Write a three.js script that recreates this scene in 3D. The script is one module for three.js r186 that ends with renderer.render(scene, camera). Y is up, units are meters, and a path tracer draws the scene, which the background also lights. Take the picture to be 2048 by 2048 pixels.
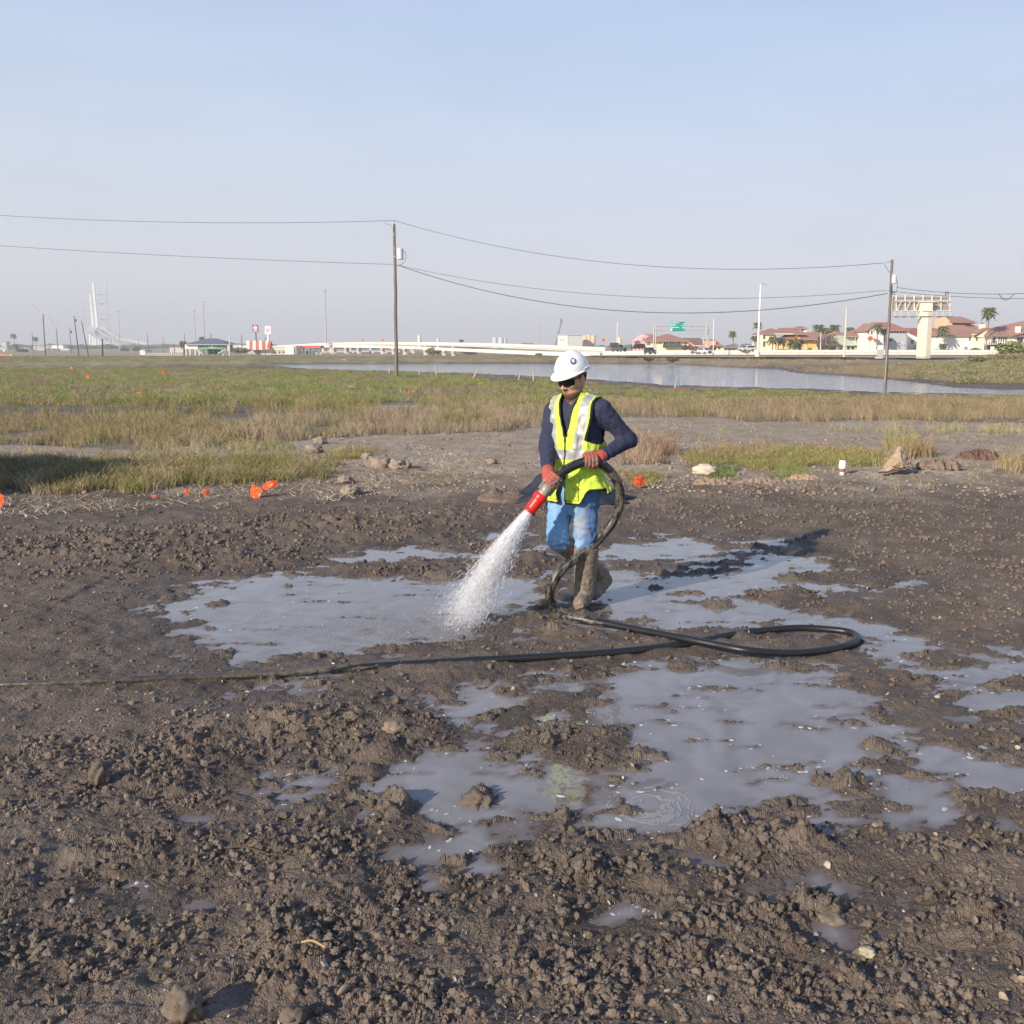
import * as THREE from 'three';
import { mergeGeometries, mergeVertices } from 'three/addons/utils/BufferGeometryUtils.js';
import { RoundedBoxGeometry } from 'three/addons/geometries/RoundedBoxGeometry.js';
import { createNoise2D, createNoise3D } from 'simplex-noise';

// ---------- camera, sky, sun, exposure ----------
const scene = new THREE.Scene();
scene.fog = new THREE.FogExp2(0xd6d8dc, 0.00045);
const EYE = 1.78, PITCH = 9.43 * Math.PI / 180, FOV = 54;
const camera = new THREE.PerspectiveCamera(FOV, 1, 0.1, 9000);
camera.position.set(0, EYE, 0);
camera.rotation.set(-PITCH, 0, 0);
const renderer = new THREE.WebGLRenderer({ antialias: true });
renderer.setSize(1024, 1024);
renderer.toneMapping = THREE.LinearToneMapping;
renderer.toneMappingExposure = 1.42;
renderer.outputColorSpace = THREE.SRGBColorSpace;
renderer.shadowMap.enabled = true;
const SUN = new THREE.Vector3(-2.75, 1.78, 2.3).normalize();
const sun = new THREE.DirectionalLight(new THREE.Color(1.0, 0.87, 0.70), 4.9);
sun.position.copy(SUN).multiplyScalar(60); sun.target.position.set(0, 0, -8);
sun.castShadow = true; sun.shadow.radius = 2.2; sun.shadow.mapSize.set(4096, 4096);
Object.assign(sun.shadow.camera, { left: -40, right: 40, top: 40, bottom: -40, near: 1, far: 160 });
scene.add(sun, sun.target);
const lin = (r, g, b) => { const c = new THREE.Color().setRGB(r / 255, g / 255, b / 255, THREE.SRGBColorSpace); return [c.r, c.g, c.b]; };
const clamp = (x, a = 0, b = 1) => Math.min(b, Math.max(a, x));
const lerp = (a, b, t) => a + (b - a) * t;
const sstep = (a, b, x) => { const t = clamp((x - a) / (b - a)); return t * t * (3 - 2 * t); };
const mix3 = (a, b, t) => [lerp(a[0], b[0], t), lerp(a[1], b[1], t), lerp(a[2], b[2], t)];
{
  const W = 1024, Hh = 512, data = new Float32Array(W * Hh * 4);
  // hazy air: pale and dusty at the horizon, blue overhead, a broad bright halo round the sun
  const stops = [[-90, lin(150, 148, 140)], [-3, lin(192, 194, 198)], [0, lin(219, 221, 225)], [3, lin(216, 220, 229)], [7, lin(204, 214, 232)], [12, lin(187, 206, 233)], [18, lin(168, 191, 226)], [35, lin(118, 148, 196)], [90, lin(70, 104, 160)]];
  const dusty = lin(200, 204, 203), n3s = createNoise3D(rng(19));
  for (let j = 0; j < Hh; j++) for (let i = 0; i < W; i++) {
    const v = (j + .5) / Hh, u = (i + .5) / W, e = (v - .5) * 180, th = (u - .5) * 2 * Math.PI;
    const dir = new THREE.Vector3(Math.cos(th) * Math.cos(e * Math.PI / 180), Math.sin(e * Math.PI / 180), Math.sin(th) * Math.cos(e * Math.PI / 180));
    let k = 0; while (k < stops.length - 2 && e > stops[k + 1][0]) k++;
    let c = mix3(stops[k][1], stops[k + 1][1], clamp((e - stops[k][0]) / (stops[k + 1][0] - stops[k][0])));
    const west = clamp(-dir.x * .9 + .15) * clamp(1 - e / 24) * clamp(1 + e / 6);
    c = mix3(c, dusty, west * .75);
    const cs = dir.dot(SUN), halo = 0.55 * Math.exp(-(1 - cs) * 5) + 1.6 * Math.exp(-(1 - cs) * 40);
    { const wsp = .5 * n3s(dir.x * 2.2, dir.y * 9, dir.z * 2.2) + .3 * n3s(dir.x * 6, dir.y * 26, dir.z * 6) + .15 * n3s(dir.x * 15, dir.y * 60, dir.z * 15); c = mix3(c, c.map(q => q + .03), clamp(.5 + wsp)).map(q => q * (.99 + .01 * wsp)); } c = c.map(q => q / 1.25); c = [c[0] * (1 + halo * 1.05), c[1] * (1 + halo), c[2] * (1 + halo * .85)];
    const o = (j * W + i) * 4; data[o] = c[0]; data[o + 1] = c[1]; data[o + 2] = c[2]; data[o + 3] = 1;
  }
  const sky = new THREE.DataTexture(data, W, Hh, THREE.RGBAFormat, THREE.FloatType);
  sky.mapping = THREE.EquirectangularReflectionMapping; sky.magFilter = THREE.LinearFilter; sky.minFilter = THREE.LinearFilter; sky.wrapS = THREE.RepeatWrapping; sky.needsUpdate = true;
  scene.background = sky; scene.environment = sky;
}

// ---------- helpers ----------
let seed = 7;
function rng(s) { let a = s >>> 0; return () => { a = (a + 0x6D2B79F5) | 0; let t = Math.imul(a ^ (a >>> 15), 1 | a); t = (t + Math.imul(t ^ (t >>> 7), 61 | t)) ^ t; return ((t ^ (t >>> 14)) >>> 0) / 4294967296; }; }
const rnd = rng(11);
const n2 = createNoise2D(rng(1)), n2b = createNoise2D(rng(2)), n3 = createNoise3D(rng(3));
const fbm = (x, y, o = 4) => { let s = 0, a = .5; for (let i = 0; i < o; i++) { s += a * n2(x, y); x = x * 2.03 + 7.1; y = y * 2.03 - 3.3; a *= .5; } return s; };
const FPX = 1024 / Math.tan(FOV * Math.PI / 360), CP = Math.cos(PITCH), SP = Math.sin(PITCH);
// points of the photograph (2048 px) turned into places: a viewing ray, the ground under it, a point at a given depth
const ray = (px, py) => { const cx = (px - 1024) / FPX, cy = -(py - 1024) / FPX; return new THREE.Vector3(cx, cy * CP - SP, -cy * SP - CP); };
const gpt = (px, py, y = 0) => { const d = ray(px, py), t = (y - EYE) / d.y; return new THREE.Vector3(d.x * t, y, d.z * t); };
const zpt = (px, py, z) => { const d = ray(px, py), t = z / d.z; return new THREE.Vector3(d.x * t, EYE + d.y * t, z); };
const V = (x, y, z) => new THREE.Vector3(x, y, z);
const used = new Set();
function numbered(n) { let k = n, i = 1; while (used.has(k)) k = `${n}_${String(i++).padStart(3, '0')}`; used.add(k); return k; }
function shadows(o) { o.castShadow = true; o.receiveShadow = true; return o; }
function thing(name, label, category, p = [0, 0, 0], turn = 0, group) {
  const o = new THREE.Group(); o.name = numbered(name); scene.add(o);
  if (p.isVector3) o.position.copy(p); else o.position.set(...p);
  o.rotation.y = turn; o.userData = { label, category }; if (group) o.userData.group = group; return o;
}
function obj(name, geos, mat, parent) {
  const g = Array.isArray(geos) ? (geos.length > 1 ? mergeGeometries(geos.map(plain), false) : geos[0]) : geos;
  const m = shadows(new THREE.Mesh(g, mat)); m.name = parent ? name : numbered(name); (parent || scene).add(m); return m;
}
const objs = (name, geos, mat, parent) => geos.map(g => obj(name, g, mat, parent)).pop();
function plain(g) { if (g.index) g = g.toNonIndexed(); for (const k of Object.keys(g.attributes)) if (!['position', 'normal', 'uv'].includes(k)) g.deleteAttribute(k);
  if (!g.attributes.uv) g.setAttribute('uv', new THREE.BufferAttribute(new Float32Array(g.attributes.position.count * 2), 2)); return g; }
function tag(o, label, category, group, kind) { o.userData.label = label; if (category) o.userData.category = category; if (group) o.userData.group = group; if (kind) o.userData.kind = kind; return o; }
function struct(name, g, m) { const o = obj(name, g, m); o.userData.kind = 'structure'; return o; }
function dup(root, p, turn, label, name) { const r = root.clone(); r.name = numbered(name || root.name.replace(/_\d{3}$/, '')); r.userData = { ...root.userData }; if (label) r.userData.label = label; scene.add(r); if (p) { if (p.isVector3) r.position.copy(p); else r.position.set(...p); } if (turn !== undefined) r.rotation.y = turn; return r; }
const M = (r, g, b, rough = .8, o = {}) => new THREE.MeshStandardMaterial({ color: new THREE.Color().setRGB(r, g, b), roughness: rough, ...o });
const MS = (r, g, b, rough = .8, o = {}) => M(...lin(r, g, b), rough, o);
const bx = (w, h, d, x = 0, y = 0, z = 0, ry = 0) => { const g = new THREE.BoxGeometry(w, h, d); if (ry) g.rotateY(ry); g.translate(x, y, z); return g; };
const cyl = (r0, r1, h, x = 0, y = 0, z = 0, n = 10) => { const g = new THREE.CylinderGeometry(r1, r0, h, n); g.translate(x, y + h / 2, z); return g; };
function rod(a, b, r, n = 6, r2 = r) { const d = b.clone().sub(a), L = d.length(), g = new THREE.CylinderGeometry(r2, r, L, n); g.translate(0, L / 2, 0); g.applyQuaternion(new THREE.Quaternion().setFromUnitVectors(V(0, 1, 0), d.normalize())); g.translate(a.x, a.y, a.z); return g; }
const tube = (pts, r, seg = 40, n = 8) => new THREE.TubeGeometry(new THREE.CatmullRomCurve3(pts), seg, r, n, false);
function prism(poly, depth) { const s = new THREE.Shape(poly.map(p => new THREE.Vector2(p[0], p[1]))); const g = new THREE.ExtrudeGeometry(s, { depth, bevelEnabled: false }); g.translate(0, 0, -depth / 2); return g; }
function quadGeo(list) { const p = [], ix = []; for (const q of list) { const b = p.length / 3; for (const v of q) p.push(v[0] ?? v.x, v[1] ?? v.y, v[2] ?? v.z); ix.push(b, b + 1, b + 2); if (q.length > 3) ix.push(b, b + 2, b + 3); }
  const g = new THREE.BufferGeometry(); g.setAttribute('position', new THREE.Float32BufferAttribute(p, 3)); g.setIndex(ix); const h = g.toNonIndexed(); h.computeVertexNormals(); return h; }
function noiseTex(n, fn, srgb, rep = 1) { const d = new Uint8Array(n * n * 4); for (let j = 0; j < n; j++) for (let i = 0; i < n; i++) { const c = fn(i / n, j / n); d.set([clamp(c[0], 0, 1) * 255, clamp(c[1], 0, 1) * 255, clamp(c[2], 0, 1) * 255, 255], (j * n + i) * 4); }
  const t = new THREE.DataTexture(d, n, n, THREE.RGBAFormat); t.wrapS = t.wrapT = THREE.RepeatWrapping; t.magFilter = THREE.LinearFilter; t.minFilter = THREE.LinearMipmapLinearFilter; t.generateMipmaps = true; if (srgb) t.colorSpace = THREE.SRGBColorSpace; t.repeat.set(rep, rep); t.needsUpdate = true; return t; }
const tile = (u, v, s, f = n3) => { const a = u * 2 * Math.PI, b = v * 2 * Math.PI; return .5 * (f(Math.cos(a) * s, Math.sin(a) * s, Math.cos(b) * s + 9) + f(Math.cos(a) * s + 5, Math.sin(b) * s, Math.sin(a) * s - 3 + Math.cos(b) * s)); };
const jitter = (g, amp, f, s = 0) => { const p = g.attributes.position; for (let i = 0; i < p.count; i++) { const x = p.getX(i), y = p.getY(i), z = p.getZ(i), k = 1 + amp * n3(x * f + s, y * f, z * f) + amp * .45 * n3(x * f * 2.7, y * f * 2.7 + s, z * f * 2.7); p.setXYZ(i, x * k, y * k, z * k); } g.computeVertexNormals(); return g; };
function rock(r, det, amp, f, s, sx = 1, sy = 1, sz = 1) { let g = new THREE.IcosahedronGeometry(1, det); g.deleteAttribute('normal'); g.deleteAttribute('uv'); g = mergeVertices(g); jitter(g, amp, f, s); g.scale(r * sx, r * sy, r * sz); g.computeVertexNormals(); return g; }
const paintGeo = (g, fn) => { const p = g.attributes.position, n = g.attributes.normal, c = new Float32Array(p.count * 3); for (let i = 0; i < p.count; i++) { const k = fn(p.getX(i), p.getY(i), p.getZ(i), n ? n.getY(i) : 1); c.set(k, i * 3); } g.setAttribute('color', new THREE.BufferAttribute(c, 3)); return g; };
function inst(name, geo, mat, mats, cols) { const m = new THREE.InstancedMesh(geo, mat, mats.length); m.name = numbered(name); mats.forEach((x, i) => m.setMatrixAt(i, x)); if (cols) cols.forEach((c, i) => m.setColorAt(i, c)); shadows(m); scene.add(m); m.userData.kind = 'stuff'; return m; }
const mat4 = (p, rx, ry, rz, sx, sy = sx, sz = sx) => new THREE.Matrix4().compose(p, new THREE.Quaternion().setFromEuler(new THREE.Euler(rx, ry, rz, 'YXZ')), V(sx, sy, sz));
const polyD = (P, x, z) => { // signed distance to a polygon of [x, z]: positive inside
  let d = 1e9, ins = false; for (let i = 0, j = P.length - 1; i < P.length; j = i++) { const ax = P[j][0], az = P[j][1], ex = P[i][0] - ax, ez = P[i][1] - az, wx = x - ax, wz = z - az, t = clamp((wx * ex + wz * ez) / (ex * ex + ez * ez + 1e-9)), qx = wx - ex * t, qz = wz - ez * t; d = Math.min(d, qx * qx + qz * qz);
    if ((P[i][1] > z) !== (az > z) && x < (P[j][0] - P[i][0]) * (z - P[i][1]) / (az - P[i][1]) + P[i][0]) ins = !ins; } return ins ? Math.sqrt(d) : -Math.sqrt(d); };
const bbox = P => { const b = [1e9, 1e9, -1e9, -1e9]; for (const p of P) { b[0] = Math.min(b[0], p[0]); b[1] = Math.min(b[1], p[1]); b[2] = Math.max(b[2], p[0]); b[3] = Math.max(b[3], p[1]); } return b; };
const K = 2048 / 1932;
const gpoly = (a, y = 0, k = 1) => a.map(p => { const g = gpt(p[0] * k, p[1] * k, y); return [g.x, g.z]; });
// ---------- ground ----------
const puddles = [
  [[300,1155],[345,1105],[430,1092],[520,1080],[600,1090],[700,1088],[800,1085],[900,1095],[960,1090],[1030,1085],[1040,1150],[940,1155],[905,1190],[850,1212],[640,1240],[430,1252],[400,1210],[360,1172]],
  [[590,1055],[650,1045],[740,1035],[830,1035],[890,1045],[880,1055],[820,1060],[700,1065],[600,1065]],
  [[905,1010],[960,1000],[985,1010],[960,1022],[915,1020]], [[985,1028],[1035,1022],[1050,1035],[1000,1045]],
  [[1125,1035],[1200,1020],[1290,1012],[1350,1025],[1385,1040],[1360,1056],[1300,1060],[1200,1060],[1130,1064]],
  [[1380,1024],[1430,1012],[1475,1016],[1480,1030],[1400,1036]],
  [[1120,1075],[1250,1078],[1330,1065],[1450,1052],[1560,1050],[1570,1080],[1490,1098],[1600,1105],[1640,1110],[1540,1128],[1420,1122],[1480,1150],[1600,1157],[1690,1190],[1640,1215],[1500,1185],[1300,1192],[1150,1168],[1120,1130]],
  [[1690,1092],[1720,1088],[1725,1100],[1695,1104]],
  [[1010,1180],[1090,1165],[1180,1180],[1140,1200],[1040,1200],[980,1190]],
  [[1110,1275],[1180,1255],[1300,1245],[1440,1248],[1560,1255],[1600,1290],[1650,1335],[1700,1390],[1690,1440],[1640,1470],[1620,1540],[1570,1562],[1490,1530],[1400,1560],[1330,1590],[1290,1580],[1215,1605],[1170,1560],[1140,1500],[1190,1440],[1200,1400],[1130,1375],[1120,1330]],
  [[1640,1500],[1690,1440],[1750,1410],[1850,1415],[2000,1435],[2060,1490],[1850,1512],[1770,1545],[1690,1532]],
  [[1690,1240],[1760,1255],[1850,1258],[1932,1228],[2080,1220],[2100,1280],[1890,1300],[1990,1318],[2080,1350],[1850,1356],[1770,1310],[1710,1282]],
  [[1640,1210],[1700,1195],[1760,1212],[1750,1235],[1690,1240],[1640,1235]],
  [[670,1500],[720,1450],[800,1418],[900,1405],[1000,1425],[1085,1470],[1100,1520],[1090,1562],[1010,1548],[935,1562],[850,1575],[790,1570],[775,1540],[720,1530]],
  [[1060,1500],[1180,1500],[1220,1560],[1170,1590],[1100,1560]],
  [[465,1490],[520,1455],[590,1440],[640,1445],[620,1480],[570,1515],[510,1520]],
  [[815,1340],[850,1300],[940,1285],[1010,1312],[960,1350],[920,1372],[860,1362]],
  [[985,1378],[1060,1340],[1105,1362],[1080,1405],[1020,1402]], [[1010,1270],[1080,1262],[1110,1300],[1040,1305]],
  [[212,1692],[240,1678],[290,1680],[270,1700]], [[460,1300],[540,1278],[640,1284],[560,1298]], [[820,1600],[880,1570],[930,1580],[870,1640]], [[1130,1690],[1190,1670],[1240,1700],[1170,1720]], [[1490,1690],[1560,1675],[1640,1700],[1540,1712]]
].map(a => { const P = gpoly(a, 0, K); return { P, b: bbox(P) }; });
const blob = (px, py, rx, ry, v) => { const c = gpt(px, py), a = gpt(px, py - ry), b = gpt(px, py + ry); return { x: c.x, z: c.z, rx: rx * c.length() / FPX, rz: Math.max(.02, Math.abs(b.z - a.z) / 2), v }; };
const kb = (px, py, rx, ry, v) => blob(px * K, py * K, rx * K, ry * K, v);
// lumps of mud that stand out of the water, and windrows beside it (height in metres)
const bumps = [kb(905,1500,36,22,.05), kb(750,1520,44,52,.085), kb(790,1500,16,14,.05), kb(1265,1352,42,20,.05), kb(1200,1360,24,12,.028), kb(1305,1402,22,12,.05), kb(655,1485,36,14,.03), kb(690,1452,50,14,.045),
  kb(545,1110,28,9,.05), kb(700,1075,80,12,.075), kb(830,1082,60,20,.08), kb(790,1065,40,10,.05), kb(935,1035,24,8,.05), kb(1010,1058,34,16,.08), kb(1000,1085,30,10,.06), kb(650,1135,20,10,.04), kb(400,1138,40,10,.05), kb(500,1150,24,10,.035), kb(440,1110,14,6,.03), kb(370,1125,30,8,.04),
  kb(1220,1105,40,8,.06), kb(1310,1125,50,12,.06), kb(1350,1140,60,10,.07), kb(1260,1085,50,7,.06), kb(1360,1080,70,9,.06), kb(1480,1125,90,12,.08), kb(1440,1070,60,8,.05), kb(1500,1090,60,6,.05), kb(1600,1150,70,10,.07), kb(1400,1205,30,8,.03), kb(1240,1200,30,8,.03), kb(1180,1195,30,8,.03),
  kb(1090,1195,80,14,.06), kb(1080,1162,50,8,.07), kb(1045,1195,40,9,.06), kb(990,1170,60,8,.05), kb(1085,1265,50,10,.04), kb(1330,1215,70,10,.03), kb(1450,1228,80,8,.03), kb(1480,1272,60,20,.035), kb(1290,1262,40,9,.035), kb(1730,1285,46,18,.06), kb(1650,1290,50,18,.03), kb(1600,1330,30,10,.025), kb(1690,1330,36,12,.04),
  kb(1150,1390,60,14,.06), kb(1080,1385,50,22,.05), kb(1010,1400,60,18,.06), kb(1140,1430,50,16,.05), kb(960,1300,36,14,.06), kb(1040,1325,36,16,.04), kb(930,1425,40,9,.03), kb(1170,1500,18,30,.05), kb(1062,1545,18,30,.055), kb(985,1540,24,10,.045),
  kb(1575,1480,46,30,.075), kb(1530,1455,50,24,.06), kb(1440,1440,30,14,.045), kb(1590,1395,26,8,.03), kb(1500,1415,30,10,.03), kb(1830,1460,50,8,.03), kb(1240,1490,8,14,.03), kb(1680,1420,44,10,.03), kb(1640,1405,40,9,.03), kb(1900,1400,40,18,.06), kb(1900,1280,50,14,.06), kb(1850,1510,60,16,.04),
  // windrows
  kb(120,1050,220,22,.11), kb(330,1030,200,20,.11), kb(520,1005,180,20,.10), kb(700,1000,180,16,.10), kb(880,985,140,14,.10), kb(420,1060,160,14,.07), kb(1280,950,150,12,.08), kb(1500,935,260,12,.09), kb(1760,905,160,14,.08), kb(1640,1020,120,14,.05),
  kb(560,1370,160,34,.07), kb(780,1380,90,34,.09), kb(700,1420,90,20,.06), kb(1450,1590,130,34,.11), kb(1330,1575,50,24,.09), kb(1260,1680,80,50,.06), kb(1060,1600,90,40,.05), kb(1120,1650,70,30,.07), kb(1000,1700,160,50,.03), kb(250,1620,120,40,.05), kb(300,1480,140,40,.04), kb(1500,1720,120,24,.04), kb(1800,1640,160,40,.03), kb(1850,1760,160,50,.05), kb(340,1900,50,40,.02)];
// how clumpy the mud is
const clumpy = [[300,1450,330,120,.8], [500,1600,420,150,1], [900,1750,600,200,1], [1500,1750,600,200,.9], [200,1750,320,200,.6], [700,1380,260,90,1], [1050,1430,180,110,1], [300,1040,480,60,1], [700,1000,400,50,.9], [1500,960,420,60,.75], [1800,1010,300,90,.6], [1750,1100,260,110,.6], [830,1080,240,30,.9], [1400,1110,330,60,.7], [1500,1590,300,70,1], [1820,1560,200,80,.7], [1080,1540,90,60,1], [760,1530,70,70,1], [905,1500,40,30,1]].map(a => kb(...a));
const smoothMud = [[180,1210,260,110,.8], [120,1350,160,60,.5], [330,1880,160,80,.4], [500,1790,90,50,.4]].map(a => kb(...a));
const blobsAt = (L, x, z, add) => { let s = 0; for (const b of L) { const dx = (x - b.x) / b.rx, dz = (z - b.z) / b.rz, q = dx * dx + dz * dz; if (q < 4) { const w = Math.exp(-q * (add ? 2.1 : 1.3)) * (1 - q / 4); s = add ? s + b.v * .8 * Math.min(.75, w * 1.25) : Math.max(s, b.v * Math.min(1, w * 1.6)); } } return s; };
const h01 = (i, j, k) => { let h = Math.imul(i, 374761393) + Math.imul(j, 668265263) + Math.imul(k, 1274126177); h = Math.imul(h ^ (h >>> 13), 1274126177); return ((h ^ (h >>> 16)) >>> 0) / 4294967296; };
function crumbs(x, z, cell, s) { x /= cell; z /= cell; const xi = Math.floor(x), zi = Math.floor(z); let m = 0; for (let a = -1; a < 2; a++) for (let b = -1; b < 2; b++) { const i = xi + a, j = zi + b, px = i + h01(i, j, s), pz = j + h01(i, j, s + 1), r = .35 + .5 * h01(i, j, s + 2), q = ((x - px) * (x - px) + (z - pz) * (z - pz)) / (r * r); if (q < 1) m = Math.max(m, Math.sqrt(1 - q) * r * (h01(i, j, s + 3) > .3 ? 1 : .35)); } return m; }
const pondPoly = gpoly([[470,729.5],[600,728],[900,727],[1180,727],[1320,728],[1480,735],[1620,743],[1740,752],[1830,764],[1900,775],[2060,782],[2300,786],[2300,800],[2060,790],[1900,787],[1750,783],[1600,776],[1450,773],[1350,770],[1200,759],[1000,748],[800,742],[640,738],[560,734],[477,730.5]], -.5);
const pondB = bbox(pondPoly);
function puddle(x, z) { let s = -3; for (const { P, b } of puddles) if (x > b[0] - .6 && x < b[2] + .6 && z > b[1] - .6 && z < b[3] + .6) s = Math.max(s, polyD(P, x, z)); return s; }
function farBase(x, z) {
  const d = -z; if (d < 24) return .03;
  const s = (x > pondB[0] - 40 && x < pondB[2] + 40 && z > pondB[1] - 40 && z < pondB[3] + 40) ? polyD(pondPoly, x, z) : -40;
  let h = s > 0 ? -.5 - Math.min(.5, s * .06) : -.5 + Math.min(.53, -s * (d > 105 || x > 40 ? .16 : .007));
  h = lerp(.03, h, sstep(24, 43, d));
  const rt = sstep(-20, 60, x * 200 / d); h -= 2.25 * sstep(130, 370, d) * (1 - rt) + .55 * sstep(100, 200, d) * rt;
  // grassy bank on the right beyond the pond
  h += .9 * Math.exp(-(((x - 46) / 12) ** 2) - (((d - 78) / 12) ** 2)) + .25 * Math.exp(-(((x - 33) / 12) ** 2) - (((d - 84) / 7) ** 2));
  return h;
}
const info = { s: 0, R: 0, bump: 0 };
function H(x, z, fine = true) {
  const d = -z;
  if (d > 24) { const far = farBase(x, z); return far + .05 * fbm(x * .5, z * .5, 3) * (far > -.5 ? 1 : .2) + (far > -.45 ? .06 * fbm(x * .12, z * .12, 2) : 0); }
  const s = puddle(x, z) + .07 * n2(x * 2.6, z * 4) + .045 * n2b(x * 8, z * 11) + .02 * n2(x * 23, z * 27);
  const near = 1 - sstep(11.2, 13.5, d);
  let h = s < 0 ? -.0008 + Math.min(.055, -s * .075) : -.012 - Math.min(.035, s * .22);
  const bp = blobsAt(bumps, x, z, true);
  let R = Math.max(.22, blobsAt(clumpy, x, z, false), clamp(bp * 14)) * (1 - blobsAt(smoothMud, x, z, false)) * near;
  R *= lerp(1, clamp(.3 + bp * 30), sstep(-.3, -.02, s)); if (s > .06) R *= clamp(bp * 30);
  if (s > 0) { const e = .095 * Math.max(0, fbm(x * 1.7 + 5, z * 4.2, 4) + .015); h += .052 * (1 - Math.exp(-e / .028)) * (1 + .3 * n2(x * 20, z * 24)); } else if (s > -.6) h += .02 * (fbm(x * 2.4, z * 3.2, 3) - .12) * sstep(-.6, -.2, s); info.s = s; info.R = R; info.bump = bp;
  h += bp * .8 * (1 + .42 * n2(x * 6, z * 6) + .12 * n2b(x * 14, z * 14));
  const out = s > 0 ? (bp > .015 ? 1 : .22) : 1;
  h += out * (.016 * fbm(x * 1.1, z * 1.1, 3) + .008 * n2b(x * 5, z * 5));
  if (fine) {
    const wx = x + .012 * n2(x * 30, z * 30), wz = z + .012 * n2b(x * 30, z * 30);
    const patch = .26 + .74 * sstep(-.12, .34, fbm(x * 1.25 + 3, z * 1.7, 3));
    const cl = sstep(.0, .5, n2(x * 2.3 + 8, z * 2.3) + .5 * n2b(x * 5, z * 5)), wr = 1 + .6 * n2(x * 55, z * 55);
    let c = wr * (.018 * cl * crumbs(wx, wz, .055, 1) + .012 * crumbs(wx, wz, .026, 9)) + .022 * cl * Math.max(0, fbm(x * 6, z * 6, 3));
    if (d < 9) c += .0095 * crumbs(x + .004 * n2b(x * 90, z * 90), z, .015, 17) + .005 * n2(x * 110, z * 110);
    h += R * patch * (1.3 + .5 * (1 - sstep(4, 7, d))) * (c - .009) + R * .004 * n2(x * 45, z * 45);
    h += near * (.0022 * n2(x * 38, z * 38) + .0016 * n2b(x * 77, z * 77)) * out + (1 - R) * near * out * .009 * crumbs(wx, wz, .034, 51) * sstep(-.1, .5, n2b(x * 1.9, z * 1.9));
    h += (1 - R) * near * (.0035 * n2(x * 22, z * 9 + x * 6) + .004 * Math.max(0, n2b(x * 9 - z * 4, z * 16)) ) * out;
    const dry = sstep(11, 13.5, d); if (dry > 0) h += dry * (.022 * crumbs(wx, wz, .13, 31) * (.35 + sstep(0, .5, fbm(x * .9, z * .9, 2))) + .012 * n2(x * 3, z * 6) + .016 * crumbs(x, z * 1.5, .06, 37));
  }
  return h + sstep(11, 14, d) * .02;
}
function groundCol(x, z, h) {
  const d = -z, s = info.s, R = info.R, f = fbm(x * .8, z * .8, 3), g = n2b(x * 2.6, z * 2.6), q = n2(x * 17, z * 17);
  if (d > 32) {
    const v = fbm(x * .06, z * .12, 3), m = sstep(-.35, .35, v + .5 * n2(x * .4, z * .5));
    let c = mix3([.29, .24, .155], [.22, .215, .09], m * (1 - sstep(90, 240, d) * .6)); if (d < 46) c = mix3(c, [.10, .08, .062], .6); if (d > 85) c = mix3(c, [.27, .205, .135], .75 * sstep(-.05, .12, x / d));
    if (h < -.36 && d < 135) c = mix3(c, [.13, .105, .085], sstep(-.33, -.45, h));
    return c.map(a => a * (1 + .22 * q));
  }
  let mud = mix3([.118, .090, .068], [.166, .128, .098], clamp(.45 + .8 * f + .3 * g));
  const wet = sstep(-.55, .02, s) * (info.bump > .03 ? .5 : 1);
  mud = mud.map(a => a * (1 - .3 * wet));
  if (s > -.01) mud = mix3(mud, [.16, .135, .11], .35);
  let dry = mix3([.30, .24, .182], [.38, .315, .24], clamp(.5 + .9 * f));
  const reddish = sstep(.1, .5, n2(x * .6 + 4, z * .9)); dry = mix3(dry, [.29, .205, .135], reddish * .5);
  let c = mix3(mud, dry, sstep(10.6, 14.5, d + 1.6 * f));
  if (d > 11.5) { const gz = grassMask(x, z); c = mix3(c, gz === 2 ? [.095, .077, .06] : [.15, .122, .08], gz ? .75 : 0); }
  return c.map(a => a * (1 + .10 * q + .06 * g));
}
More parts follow.
